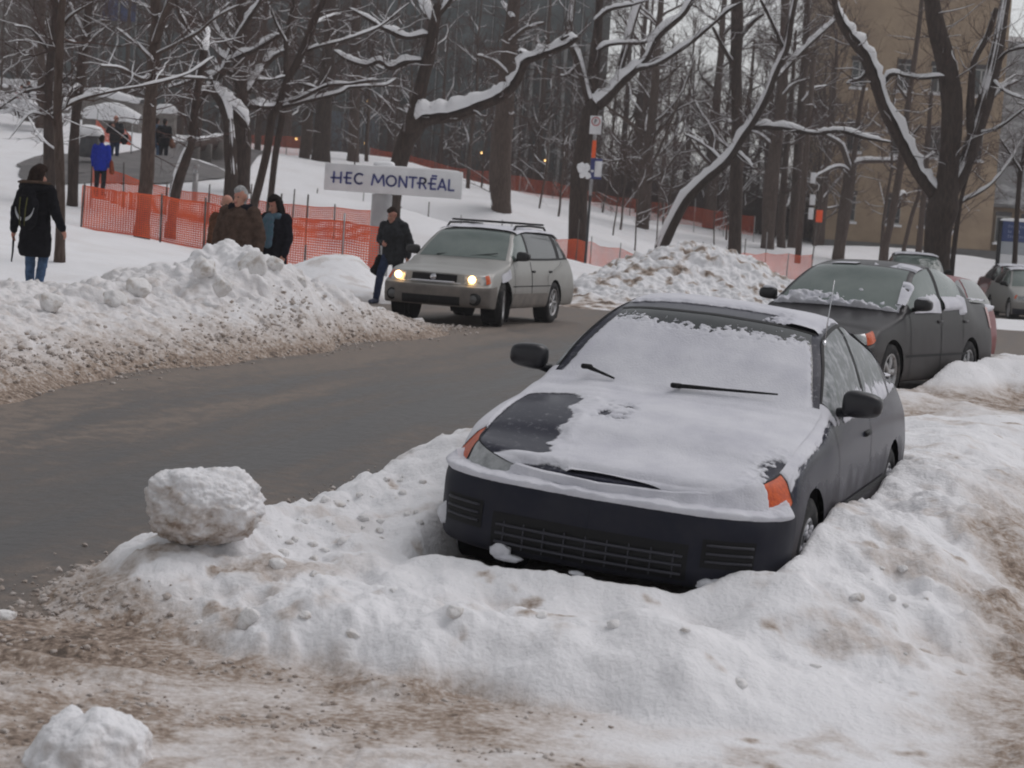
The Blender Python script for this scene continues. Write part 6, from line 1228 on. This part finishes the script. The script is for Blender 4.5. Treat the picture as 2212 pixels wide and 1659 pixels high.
def wall_thing(name, label, pts, Y, H, th, capH, cat='wall', m='concrete', seed=1):
    "a low wall along foot points, with thick snow on top"
    Q = np.array([P(x, y, Y_) for x, y, Y_ in pts]); root = empty(name, Q[0]); tag(root, label, cat); b = MB(); s = MB(); n = 60
    seg = np.r_[0, np.cumsum(np.linalg.norm(np.diff(Q[:, :2], axis=0), axis=1))]; t = np.linspace(0, seg[-1], n); c = np.stack([np.interp(t, seg, Q[:, i]) for i in range(3)], -1)
    tn = np.gradient(c[:, :2], axis=0); tn /= np.linalg.norm(tn, axis=1)[:, None]; nx = np.concatenate([np.stack([-tn[:, 1], tn[:, 0]], -1), np.zeros((n, 1))], 1)*th/2
    zz = np.array([0, 0, 1.]); lo, hi = -.8, H
    b.grid(np.stack([c-nx+zz*lo, c-nx+zz*hi, c+nx+zz*hi, c+nx+zz*lo], 1)); k = len(c)-1
    b.add([c[0]-nx[0]+zz*lo, c[0]-nx[0]+zz*hi, c[0]+nx[0]+zz*hi, c[0]+nx[0]+zz*lo], [[0,1,2,3]]); b.add([c[k]-nx[k]+zz*lo, c[k]-nx[k]+zz*hi, c[k]+nx[k]+zz*hi, c[k]+nx[k]+zz*lo], [[3,2,1,0]])
    o = b.build('masonry', M[m], root, False, origin=Q[0]); o.location = (0, 0, 0)
    an = np.linspace(-1, 1, 11); hgt = capH*(1+.45*perlin(np.stack([t*.5, 0*t+seed, 0*t], -1))); pr = np.sqrt(np.clip(1-np.abs(an)**3, 0, 1)); env = np.sin(np.linspace(.15, math.pi-.15, n))**.25
    G = c[:, None]+nx[:, None]*(an[None, :, None]*1.12)+zz*(hi-.02+(hgt*env)[:, None, None]*pr[None, :, None]); G[..., 2] += .04*fbm(np.stack([G[..., 0]*1.5, G[..., 1]*1.5, 0*G[..., 0]], -1), 2)
    s.grid(G); o = s.build('snow', M['snow'], root, origin=Q[0]); o.location = (0, 0, 0); return root
wall_thing('terrace_wall', 'long concrete terrace wall under thick snow before the glass hall', [(-90,216,101),(0,222,101),(98,234,100),(235,252,98),(312,268,97)], 100, .95, .9, .42)
wall_thing('terrace_wall', 'low concrete ledge heaped with snow, below the long terrace wall', [(183,268,90),(240,272,90),(304,280,90)], 90, .25, 1.0, .75, seed=5)
q = P(357, 300, 93); root = empty('concrete_pillar', q); tag(root, 'square concrete pillar with a rounded snow cap at the top of the path', 'pillar'); b = MB(); b.bbox((0, 0, .2), (.86, .86, 2.05), .03); b.build('shaft', M['concrete'], root); snow_cap('snow_cap', (0, 0, 1.21), (.98, .98, .42), 0, root, 4)
q = P(196, 322, 66); root = empty('planter_box', q); tag(root, 'squat dark concrete block with sloping snow, ahead of the person in blue', 'planter'); b = MB(); b.bbox((0, 0, .1), (.62, .7, .75), .03); b.build('box', mat('dark_concrete', (.10, .10, .105), .9, col2=(.07, .07, .075), nscale=4), root); snow_cap('snow', (-.02, 0, .46), (.82, .86, .32), 0, root, 6)
# snow-laden shrubs by the terrace
for i, (x, y, Y, s_) in enumerate(((8,232,86,.9),(40,240,85,1.0),(66,252,84,1.1),(92,240,86,1.0),(25,215,92,.9),(120,245,85,.8),(128,262,82,.8))):
    q = P(x, y, Y); rng = np.random.RandomState(70+i); n = 46; st = np.zeros((n, 3)); st[:, :2] = rng.normal(0, .12, (n, 2)); st[:, 2] = -.2
    Pa, Ra = sprouts(rng, st, np.stack([rng.normal(0, .6, n), rng.normal(0, .6, n), np.ones(n)], -1), rng.uniform(.5, 1.1, n)*s_, np.full(n, .012), 4, .3, -.05)
    root = empty('shrub', q); tag(root, 'low shrub bowed under snow by the terrace wall', 'shrub', 'snow-laden shrubs by the terrace wall'); b = MB(); b.add(*tubes_batch(Pa, Ra, 3)); b.build('stems', M['twig'], root)
    b = MB(); V, T = BALL2
    for k_ in range(26): e = Pa[rng.randint(n), rng.randint(2, 4)]; b.add(V*(.06+.09*rng.uniform())*np.array([1.3, 1.3, .75])*s_*1.2+e, T=T)
    b.build('snow', M['snow'], root)

# ---- grey glass hall behind the trees
hz0 = 3.0; HY = 131.0; root = empty('glass_hall', (-15, HY, hz0)); tag(root, 'long dark grey glass and concrete hall behind the trees', 'building')
M['hallwall'] = mat('hall_panels', (.10, .105, .10), .7, col2=(.14, .135, .125), nscale=.35, nlo=.4, nhi=.6); M['hallglass'] = mat('hall_glass', (.05, .068, .072), .15, spec=.6, col2=(.11, .135, .14), nscale=.5, nlo=.35, nhi=.65)
def hx(px): return (px-1106)/FPX*HY
def hp(name, x0, x1, z0, z1, y, dp, m):
    b = MB(); b.bbox(((hx(x0)+hx(x1))/2+15, y-HY, (z0+z1)/2-hz0), (hx(x1)-hx(x0), dp, z1-z0), .02); return b.build(name, m, root, False)
hp('wall', -160, 1262, 0, 19, HY+6, 12, M['hallwall'])
con = mat('hall_concrete', (.17, .16, .148), .9, col2=(.13, .12, .112), nscale=.8)
for (x0, x1, z0, z1) in ((-120,-30,10.2,18),(-28,30,10.2,18),(32,90,10.2,18)): hp('concrete_panel', x0, x1, z0, z1, HY-.15, .26, con)
for (x0, x1) in ((-100,-40),(-36,20),(24,88)): hp('window', x0, x1, 7.0, 9.6, HY-.1, .16, M['hallglass'])
fin = mat('hall_fin', (.32, .33, .33), .6); blue = mat('hall_blue_glass', (.03, .055, .16), .3)
px = 100
while px < 1240:
    w_ = 38
    for r_ in range(3):
        z0 = 4.6+r_*4.4; m_ = M['hallglass']
        if 640 <= px < 760 and r_ == 0: m_ = mat('hall_panel_blue', (.13, .155, .18), .5) if 'hpb' not in M else M['hpb']; M['hpb'] = m_
        if 140 <= px < 245 and r_ == 2: m_ = blue
        hp('window', px+2, px+w_-2, z0, z0+3.9, HY-.06, .10, m_)
    hp('fin', px-1.1, px+1.1, 3.0, 18.5, HY-.2, .34, fin); px += w_
pale = mat('hall_pale_fin', (.30, .30, .295), .7)
for i in range(9): hp('pale_column', 1052+i*23, 1060+i*23, 2.5, 14, HY-.5, .5, pale)
for x, y in ((789,309),(795,219),(1177,347),(640,300),(1040,330)):
    M.setdefault('wl', mat('warm_lamp', (1, .7, .3), .5, emit=(1, .6, .22), estr=3.2)); q = P(x, y, HY-.9); b = MB(); V, T = BALL2; b.add(V*.08+np.array([q[0]+15, -.9, q[2]-hz0]), T=T); b.build('wall_lamp', M['wl'], root)
# ---- tan building
TY = 112; bx = lambda px: (px-1106)/FPX*TY; bz = lambda px, py: float(P(px, py, TY)[2])
root = empty('tan_building', (22, TY, 0)); tag(root, 'tan rendered building with grey roofed wing behind the great V-shaped tree', 'building')
M['tan'] = mat('tan_render', (.37, .275, .185), .9, col2=(.30, .22, .15), nscale=.7, ndet=6); M['tgrey'] = mat('grey_plinth', (.17, .165, .16), .9, col2=(.13, .125, .12), nscale=1)
def tp(name, x0, x1, z0, z1, y, dp, m, par=None):
    b = MB(); b.box(((bx(x0)+bx(x1))/2-22, y-TY, (z0+z1)/2), (bx(x1)-bx(x0), dp, z1-z0)); return b.build(name, m, par or root, False)
z_pl = 2.2
tp('wall', 1748, 2112, z_pl, 17.5, TY+6, 12, M['tan']); tp('wing_wall', 2112, 2420, z_pl, 4.95, TY+7, 12, M['tan'])
tp('plinth', 1744, 2424, -1.2, z_pl, TY+5.9, 12, M['tgrey'])
rfm = mat('grey_roofing', (.20, .20, .205), .7, col2=(.42, .42, .43), nscale=1.0, nlo=.45, nhi=.65, stretch=(1, .5, 3))
b = MB(); X0, X1 = bx(2110)-22, bx(2440)-22; b.add([(X0, .2, 4.9), (X1, .2, 4.9), (X1, 5.2, 14.6), (X0, 5.2, 14.6), (X0, .5, 4.7), (X1, .5, 4.7), (X1, 5.5, 14.4), (X0, 5.5, 14.4)], [[0,1,2,3],[4,7,6,5],[0,4,5,1],[3,2,6,7],[0,3,7,4],[1,5,6,2]]); b.build('wing_roof', rfm, root, False)
b = MB(); b.box(((X0+X1)/2, 5.4, 14.75), (X1-X0, .7, .25)); b.build('ridge_snow', M['snow'], root, False)
frame = mat('pale_frame', (.38, .37, .35), .6); lint = mat('dark_lintel', (.05, .045, .045), .8)
for (x, zc) in ((1897, 4.05), (1970, 4.05), (2135, 3.45), (1800, 4.05), (2190, 3.4), (1897, 8.0), (1970, 8.0), (1800, 8.0), (2060, 8.0), (1897, 11.6), (1970, 11.6), (2060, 11.6), (1800, 11.6), (2255, 3.35)):
    w_ = 15.5; f_ = tp('window', x-w_, x+w_, zc-.75, zc+.75, TY-.02, .12, frame); 
    for e in (-1, 1): tp('pane', x+e*w_*.52-6.2, x+e*w_*.52+6.2, zc-.66, zc+.66, TY-.05, .10, M['glass_dark'], f_)
    tp('sill', x-w_-4, x+w_+4, zc-.88, zc-.752, TY-.12, .34, M['snow'], f_); tp('lintel', x-w_-2, x+w_+1, zc+.752, zc+1.0, TY-.06, .2, lint, f_)
for x in (2120, 2200): tp('basement_window', x-18, x+18, .75, 1.35, TY-.12, .08, lint)
# ------------------------------------------------------------------ people
M['skin'] = mat('skin', (.42, .23, .165), .6, spec=.3, col2=(.46, .20, .15), nscale=12)
M['eye'] = mat('dark_eye', (.02, .015, .012), .3)
M['lip'] = mat('lips', (.30, .10, .085), .5)
def cloth(name, col, k=1.6): return mat(name, col, .95, spec=.06, col2=tuple(c*k for c in col), nscale=14, ndet=6, bump=.3, bscale=60)
def person(label, foot, heading, H, pose, look, voxel=.009):
    k = H/1.75; J = dict(pelvis=(0,0,.94), waist=(0,0,1.10), chest=(0,.0,1.30), neck=(0,.0,1.46), head=(0,.03,1.615),
        hipR=(.09,0,.92), kneeR=(.10,.03,.50), ankR=(.10,0,.09), hipL=(-.09,0,.92), kneeL=(-.10,.03,.50), ankL=(-.10,0,.09),
        shR=(.185,0,1.41), elR=(.235,-.02,1.13), wrR=(.245,.06,.90), shL=(-.185,0,1.41), elL=(-.235,-.02,1.13), wrL=(-.245,.06,.90), toeR=(.03,.16), toeL=(-.03,.16), gaze=(0,1,-.05))
    J.update(pose); g = {n: np.array(v, float)*k for n, v in J.items()}
    root = empty('person', foot, -heading); tag(root, label, 'person', look.get('group'))
    hd = g['head']; f = unit(g['gaze']); sd = np.cross(f, [0, 0, 1.]); sd = unit(sd); up = np.cross(sd, f)
    hp = lambda a, b_, c_: hd+(sd*a+f*b_+up*c_)*k
    caps = [(g['pelvis'], g['waist'], .13*k, .12*k, (1.15, .85)), (g['waist'], g['chest'], .12*k, .14*k, (1.15, .8)), (g['chest'], g['neck']-[0, 0, .05*k], .13*k, .09*k, (1.3, .75)), (g['neck']-[0, 0, .06*k], hd-[0, 0, .06*k], .058*k, .055*k),
        (hp(0, -.018, .025), hp(0, -.012, .05), .094*k, .090*k, (.86, 1.0)), (hp(0, .03, -.03), hp(0, .045, -.085), .062*k, .042*k, (1, 1)), (hp(0, .093, .0), hp(0, .112, -.033), .012*k, .018*k), (hp(.082, -.01, .0), hp(.084, -.015, .03), .018*k, .02*k), (hp(-.082, -.01, .0), hp(-.084, -.015, .03), .018*k, .02*k)]
    for s_ in 'RL':
        caps += [(g['hip'+s_], g['knee'+s_], .085*k, .058*k), (g['knee'+s_], g['ank'+s_], .056*k, .038*k), (g['ank'+s_]-[0, 0, .03*k], g['ank'+s_]+np.array([J['toe'+s_][0], J['toe'+s_][1], -.05])*k, .04*k, .032*k),
            (g['sh'+s_], g['el'+s_], .055*k, .042*k), (g['el'+s_], g['wr'+s_], .042*k, .028*k)]
        w = g['wr'+s_]; d = unit(w-g['el'+s_]); inn = np.array([1., 0, 0]) if s_ == 'L' else np.array([-1., 0, 0]); inn = unit(inn-d*(inn@d)); fw = np.cross(d, inn); fw = fw if fw[1] > 0 else -fw
        palm = w+d*.085*k; caps.append((w+d*.02*k, palm, .03*k, .036*k, (.8, 1)))
        for q, (off, ln_) in enumerate(((.030, .068), (.011, .078), (-.009, .073), (-.028, .056))):
            a = palm+fw*off*k+d*.012*k; m_ = a+(d*.55+inn*.12)*ln_*k; e = m_+(d*.38+inn*.34)*ln_*k; caps += [(a, m_, .0105*k, .0095*k), (m_, e, .0095*k, .008*k)]
        a = w+d*.03*k+fw*.026*k; m_ = a+(fw*.6+d*.6)*.042*k; caps += [(a, m_, .0125*k, .011*k), (m_, m_+(d*.9+fw*.2+inn*.3)*.03*k, .0105*k, .009*k)]
    fused('body', caps, M['skin'], root, voxel, 2)
    for s_ in (1, -1):
        V, T = BALL2; b = MB(); b.add(V*np.array([.013, .009, .008])*k+hp(s_*.033, .083, .018), T=T); b.build('eye', M['eye'], root)
    V, T = BALL2; b = MB(); b.add(V*np.array([.024, .01, .007])*k+hp(0, .088, -.058), T=T); b.build('mouth', M['lip'], root)
    # trousers and shoes
    tr = []
    for s_ in 'RL': tr += [(g['hip'+s_]+[0, 0, .04*k], g['knee'+s_], .105*k, .075*k), (g['knee'+s_], g['ank'+s_]+[0, 0, .01*k], .074*k, .062*k)]
    tr.append((g['pelvis'], g['pelvis']+[0, 0, .06*k], .135*k, .13*k, (1.15, .9))); fused('trousers', tr, look['trousers'], root, voxel*1.3, 4, .006, 3)
    for s_ in 'RL':
        a = g['ank'+s_]; t = a+np.array([J['toe'+s_][0], J['toe'+s_][1], -.055])*k
        if a[2] > .2*k: t = a+np.array([J['toe'+s_][0], J['toe'+s_][1]*.8, -.11])*k
        fused('shoe', [(a-[0, .03*k, .035*k], t, .05*k, .042*k), (a, a-[0, 0, .03*k], .05*k, .052*k)], look.get('shoes', M['black']), root, voxel*1.2, 3)
    # coat
    hem = look.get('hem', .80)*k; fl = look.get('flare', 1.0); bulk = look.get('bulk', 1.0); pz = g['pelvis']
    ct = [(np.array([pz[0], pz[1], hem+.10*k]), g['waist'], .165*k*fl*bulk, .155*k*bulk, (1.18, .92)), (g['waist'], g['chest'], .155*k*bulk, .17*k*bulk, (1.18, .88)), (g['chest'], g['neck']-[0, 0, .07*k], .16*k*bulk, .10*k, (1.32, .85)), (g['neck']-[0, 0, .06*k], g['neck']+[0, .01*k, .015*k], .085*k, .082*k)]
    for s_ in 'RL': ct += [(g['sh'+s_]+[0, 0, .0], g['el'+s_], .085*k*bulk, .068*k*bulk), (g['el'+s_], g['wr'+s_]+unit(g['wr'+s_]-g['el'+s_])*.01*k, .068*k*bulk, .052*k*bulk)]
    coat = fused('coat', ct, look['coat'], root, voxel*1.3, 4, .010, 7, cut=hem)
    hs = look['hair']; hm = look['hairm']
    if hs == 'short': hc = [(hp(0, -.045, .05), hp(0, -.02, .082), .090*k, .084*k, (.92, 1.0)), (hp(0, -.07, .0), hp(0, -.06, -.03), .07*k, .055*k), (hp(0, .035, .098), hp(0, -.01, .10), .05*k, .06*k, (1.2, 1))]
    elif hs == 'bald': hc = [(hp(0, -.05, .01), hp(0, -.06, -.02), .082*k, .07*k), (hp(.05, -.02, .03), hp(-.05, -.02, .03), .045*k, .045*k)]
    else:
        hc = [(hp(0, -.045, .045), hp(0, -.02, .08), .096*k, .088*k, (.95, 1.0)), (hp(0, .03, .10), hp(0, -.01, .10), .055*k, .06*k, (1.25, 1))]
        for s_ in (1, -1): hc.append((hp(s_*.075, -.01, .05), hp(s_*.085, -.01, -.13), .042*k, .035*k))
        hc.append((hp(0, -.075, .02), hp(0, -.085, -.14), .075*k, .065*k, (1.15, .8)))
    fused('hair', hc, hm, root, voxel, 3, .006, 11)
    return root, g, k, coat
brown_hair = mat('brown_hair', (.018, .010, .008),.9, spec=.1, col2=(.03, .018, .014), nscale=30); grey_hair = mat('grey_hair', (.26, .26, .26),.9, spec=.1, col2=(.36, .36, .36), nscale=30); sandy_hair = mat('sandy_hair', (.26, .15, .10),.9, spec=.1, col2=(.2, .11, .07), nscale=30); black_hair = mat('black_hair', (.012, .009, .009), .9, spec=.1)
jeans = cloth('blue_jeans', (.045, .075, .13)); dark_jeans = cloth('dark_jeans', (.018, .026, .055)); dark_trs = cloth('dark_trousers', (.014, .014, .018)); blackc = cloth('black_parka', (.006, .006, .008)); brownc = cloth('brown_jacket', (.055, .036, .028)); rustc = cloth('rust_jacket', (.085, .042, .026)); greyc = cloth('charcoal_jacket', (.020, .021, .024)); navyc = cloth('black_coat', (.009, .009, .013)); bluec = cloth('royal_blue_jacket', (.012, .028, .28), 1.3)
# woman in the black parka, walking away
ft = P(70, 632, 26); r, g, k, ct = person('person in a black knee-length parka and jeans with long brown hair, walking away', ft, R_(14), 1.68,
  dict(wrR=(.37,.05,.92), elR=(.30,-.03,1.13), wrL=(-.33,.0,.86), elL=(-.29,-.04,1.12), gaze=(.55,.8,-.25), kneeR=(.09,.10,.50), ankR=(.10,-.02,.12), kneeL=(-.09,.06,.50), ankL=(-.10,.10,.09)), dict(coat=blackc, trousers=jeans, hair='long', hairm=brown_hair, hem=.50, flare=1.12, bulk=1.1), .010)
fused('fur_hood', [((-.17*k, -.09*k, 1.46*k), (-.06*k, -.17*k, 1.44*k), .07*k, .085*k), ((.17*k, -.09*k, 1.46*k), (.06*k, -.17*k, 1.44*k), .07*k, .085*k), ((-.06*k, -.17*k, 1.44*k), (.06*k, -.17*k, 1.44*k), .085*k, .085*k), ((-.2*k, -.03*k, 1.47*k), (-.17*k, -.09*k, 1.47*k), .04*k, .05*k), ((.2*k, -.03*k, 1.47*k), (.17*k, -.09*k, 1.47*k), .04*k, .05*k)], blackc, r, .012, 3, .012)
fused('fur_trim', [((-.235*k, -.10*k, 1.51*k), (-.10*k, -.24*k, 1.52*k), .02*k, .022*k), ((.235*k, -.10*k, 1.51*k), (.10*k, -.24*k, 1.52*k), .02*k, .022*k), ((-.10*k, -.24*k, 1.52*k), (.10*k, -.24*k, 1.52*k), .022*k, .022*k)], cloth('fur', (.06, .04, .03)), r, .010, 1, .01)
bp_ = empty('backpack', ft, -R_(14)); tag(bp_, 'small black backpack with a pale reflective curve, worn over the black parka', 'backpack')
fused('bag', [((0, -.24, .95), (0, -.25, 1.16), .13, .15, (1.05, .62)), ((-.0, -.24, 1.20), (0, -.23, 1.30), .13, .10, (1, .6))], blackc, bp_, .012, 4, .01)
rf = mat('reflective_strip', (.45, .46, .48), .5); an = np.linspace(math.pi*1.06, math.pi*1.94, 15)
for a_, b_ in ((0, 7), (8, 15)):
    b = MB(); pp = np.array([(.135*math.cos(a), -.335-.03*(1-abs(math.cos(a))), 1.13+.17*math.sin(a)) for a in an[a_:b_]]); b.grid(np.stack([pp-[0, 0, .022], pp+[0, 0, .022], pp+[0, .02, .022]], 1)); b.build('reflective_strip', rf, bp_)
for s_ in (1, -1): b = MB(); b.tube([(s_*.05, -.36, 1.25), (s_*.045, -.385, 1.1), (s_*.03, -.375, .88)], .008, 5); b.build('strap', cloth('olive_strap', (.06, .06, .02)), bp_)
b = MB(); h = Matrix.Rotation(-R_(14), 3, 'Z') @ Vector(g['wrL']+np.array([-.005, .01, -.10])); b.tube([(0, 0, .04), (0, 0, -.2), (-.012, 0, -.34)], [.016, .014, .009], 8); st_ = b.build('strap', M['black']); st_.location = Vector(ft)+h; tag(st_, 'thin dark rod hanging from the hand of the person in the black parka', 'rod')
# three people strolling behind the bank
ft = P(478, 690, 26.9); person('person with sandy hair and a rust brown jacket, half hidden behind the grey-haired one', ft, R_(203), 1.70, dict(gaze=(-.1,1,-.15)), dict(coat=rustc, trousers=dark_trs, hair='bald', hairm=sandy_hair, hem=.66, bulk=1.12), .010)
ft = P(505, 694, 26); r, g, k, ct = person('grey-haired person in a bulky brown jacket with dark collar', ft, R_(196), 1.77, dict(gaze=(.22,1,-.12), elR=(.285,-.02,1.12), wrR=(.30,.05,.88), elL=(-.285,-.02,1.12), wrL=(-.30,.07,.88)), dict(coat=brownc, trousers=dark_trs, hair='short', hairm=grey_hair, hem=.68, bulk=1.28), .009)
fused('collar', [((-.10*k, .0, 1.47*k), (.10*k, .0, 1.47*k), .075*k, .075*k, (1, 1.1)), ((-.09*k, .08*k, 1.40*k), (-.13*k, .0, 1.50*k), .05*k, .05*k), ((.09*k, .08*k, 1.40*k), (.13*k, .0, 1.50*k), .05*k, .05*k)], navyc, r, .011, 3, .006)
ft = P(584, 680, 27); r, g, k, ct = person('dark-haired person in a black coat with a teal scarf, looking down', ft, R_(214), 1.64, dict(gaze=(.12,1,-.42), head=(0,.05,1.605), elR=(.25,-.03,1.13), wrR=(.25,.06,.88)), dict(coat=navyc, trousers=dark_trs, hair='long', hairm=black_hair, hem=.55, bulk=1.12), .009)
teal = mat('teal_scarf', (.045, .13, .16), .9, col2=(.10, .13, .19), nscale=18, stretch=(4, 4, .6))
fused('scarf', [((-.09*k, .05*k, 1.44*k), (.09*k, .06*k, 1.43*k), .06*k, .06*k, (1, 1.1)), ((-.02*k, .15*k, 1.38*k), (-.03*k, .20*k, 1.05*k), .065*k, .075*k, (1.2, .5)), ((.08*k, .14*k, 1.38*k), (.10*k, .19*k, 1.12*k), .05*k, .05*k, (1.1, .5))], teal, r, .010, 2, .01)
# the walking man beside the wagon
ft = P(842, 658, 36); r, g, k, ct = person('person in a charcoal jacket and dark jeans striding past the silver wagon', ft, R_(203), 1.78,
  dict(pelvis=(0,0,.93), chest=(-.01,.05,1.30), neck=(-.01,.075,1.46), head=(0,.13,1.60), gaze=(.30,1,-.34), shR=(.18,.05,1.41), shL=(-.19,.02,1.41), elR=(.29,-.03,1.16), wrR=(.12,.19,1.10), elL=(-.27,-.10,1.14), wrL=(-.27,-.06,.90), hipR=(.09,0,.91), kneeR=(.10,.25,.55), ankR=(.13,.30,.10), kneeL=(-.09,-.02,.49), ankL=(-.08,-.33,.20)), dict(coat=greyc, trousers=dark_jeans, hair='short', hairm=brown_hair, hem=.72, bulk=1.12, shoes=cloth('grey_shoe', (.05, .055, .08))), .009)
fused('hood', [((-.10*k, -.0, 1.46*k), (.10*k, -.0, 1.46*k), .085*k, .085*k), ((0, -.07*k, 1.50*k), (0, -.08*k, 1.40*k), .09*k, .08*k)], greyc, r, .012, 3, .008)
bg_ = empty('shoulder_bag', ft, -R_(203)); tag(bg_, 'black bag hanging at the hip of the striding person', 'bag'); fused('bag', [((.27*k, .05*k, .62*k), (.24*k, .04*k, .82*k), .12*k, .08*k, (.75, 1.2)), ((.30*k, .12*k, .60*k), (.28*k, -.04*k, .60*k), .075*k, .075*k)], blackc, bg_, .012, 3, .012)
b = MB(); b.tube([(.24*k, .05*k, .9*k), (.22*k, .14*k, 1.2*k), (-.10*k, .12*k, 1.45*k)], .012, 6); b.build('strap', blackc, bg_)
# people on the hill path
ft = P(214, 424, 56); r, g, k, ct = person('person in a royal blue jacket walking up the path, seen from behind', ft, R_(6), 1.72, dict(gaze=(0,1,0)), dict(coat=bluec, trousers=dark_trs, hair='short', hairm=black_hair, hem=.74, bulk=1.08), .014)
bg_ = empty('shoulder_bag', ft, -R_(6)); tag(bg_, 'reddish brown bag at the side of the person in royal blue', 'bag'); redb = cloth('red_brown_leather', (.16, .04, .02)); fused('bag', [((.34*k, 0, .74*k), (.32*k, 0, 1.0*k), .09*k, .06*k, (.8, 1.3))], redb, bg_, .014, 3); b = MB(); b.tube([(.32*k, .0, 1.0*k), (.24*k, .05*k, 1.3*k), (.17*k, 0, 1.5*k)], .014, 6); b.build('strap', redb, bg_)
ft = P(246, 356, 70); r, g, k, ct = person('person in a dark jacket facing us on the path, hands raised to the chin', ft, R_(186), 1.74, dict(elR=(.27,.06,1.17), wrR=(.08,.20,1.36), elL=(-.27,.06,1.17), wrL=(-.06,.21,1.33), gaze=(0,1,-.2)), dict(coat=greyc, trousers=dark_jeans, hair='bald', hairm=brown_hair, hem=.80, bulk=1.15), .016)
bg_ = empty('shoulder_bag', ft, -R_(186)); tag(bg_, 'black bag on the hip of the person facing us on the path', 'bag'); fused('bag', [((-.34*k, .04, .86*k), (-.36*k, -.02, 1.0*k), .13*k, .12*k, (1, .8))], blackc, bg_, .016, 3); b = MB(); b.tube([(-.3*k, .06, 1.05*k), (-.1*k, .17*k, 1.25*k), (.14*k, .06, 1.46*k)], .014, 6); b.build('strap', blackc, bg_)
ft = P(351, 358, 73); r, g, k, ct = person('person all in black walking up the path, seen from behind', ft, R_(4), 1.72, dict(), dict(coat=blackc, trousers=dark_trs, hair='short', hairm=black_hair, hem=.74, bulk=1.15), .016)
bg_ = empty('shoulder_bag', ft, -R_(4)); tag(bg_, 'brown bag at the side of the person all in black', 'bag'); fused('bag', [((.33*k, 0, .80*k), (.30*k, 0, .98*k), .13*k, .08*k, (.9, 1.2))], cloth('brown_leather', (.12, .055, .035)), bg_, .016, 3); b = MB(); b.tube([(.3*k, .0, 1.0*k), (.24*k, .05*k, 1.3*k), (.15*k, 0, 1.5*k)], .013, 6); b.build('strap', blackc, bg_)
ft = P(334, 356, 75.5); person('person in a slate blue jacket and jeans, mostly hidden by the brown forked trunk', ft, R_(4), 1.78, dict(), dict(coat=cloth('slate_jacket', (.05, .07, .10)), trousers=jeans, hair='short', hairm=brown_hair, hem=.78, bulk=1.1), .016)
ft = P(58, 259, 88); person('person in a dark jacket standing by the snowy shrubs at the terrace wall', ft, R_(190), 1.72, dict(gaze=(.1,1,-.2)), dict(coat=navyc, trousers=dark_trs, hair='short', hairm=brown_hair, hem=.78, bulk=1.2), .018)
ft = P(44, 262, 89.5); person('person in a red jacket behind the one by the snowy shrubs', ft, R_(160), 1.64, dict(), dict(coat=cloth('red_jacket', (.20, .018, .022)), trousers=dark_trs, hair='short', hairm=black_hair, hem=.78, bulk=1.15), .018)
# ------------------------------------------------------------------ snowy air
hm = bpy.data.materials.new('winter_air'); hm.use_nodes = True; N, L = hm.node_tree.nodes, hm.node_tree.links; N.remove(N['Principled BSDF'])
vp = N.new('ShaderNodeVolumePrincipled'); vp.inputs['Color'].default_value = (.86, .84, .85, 1); vp.inputs['Density'].default_value = .0010; vp.inputs['Anisotropy'].default_value = .2; L.new(vp.outputs[0], N['Material Output'].inputs['Volume'])
b = MB(); b.box((0, 0, 14), (3300, 3300, 31.8)); hz = b.build('haze', hm, None, False); tag(hz, kind='stuff')
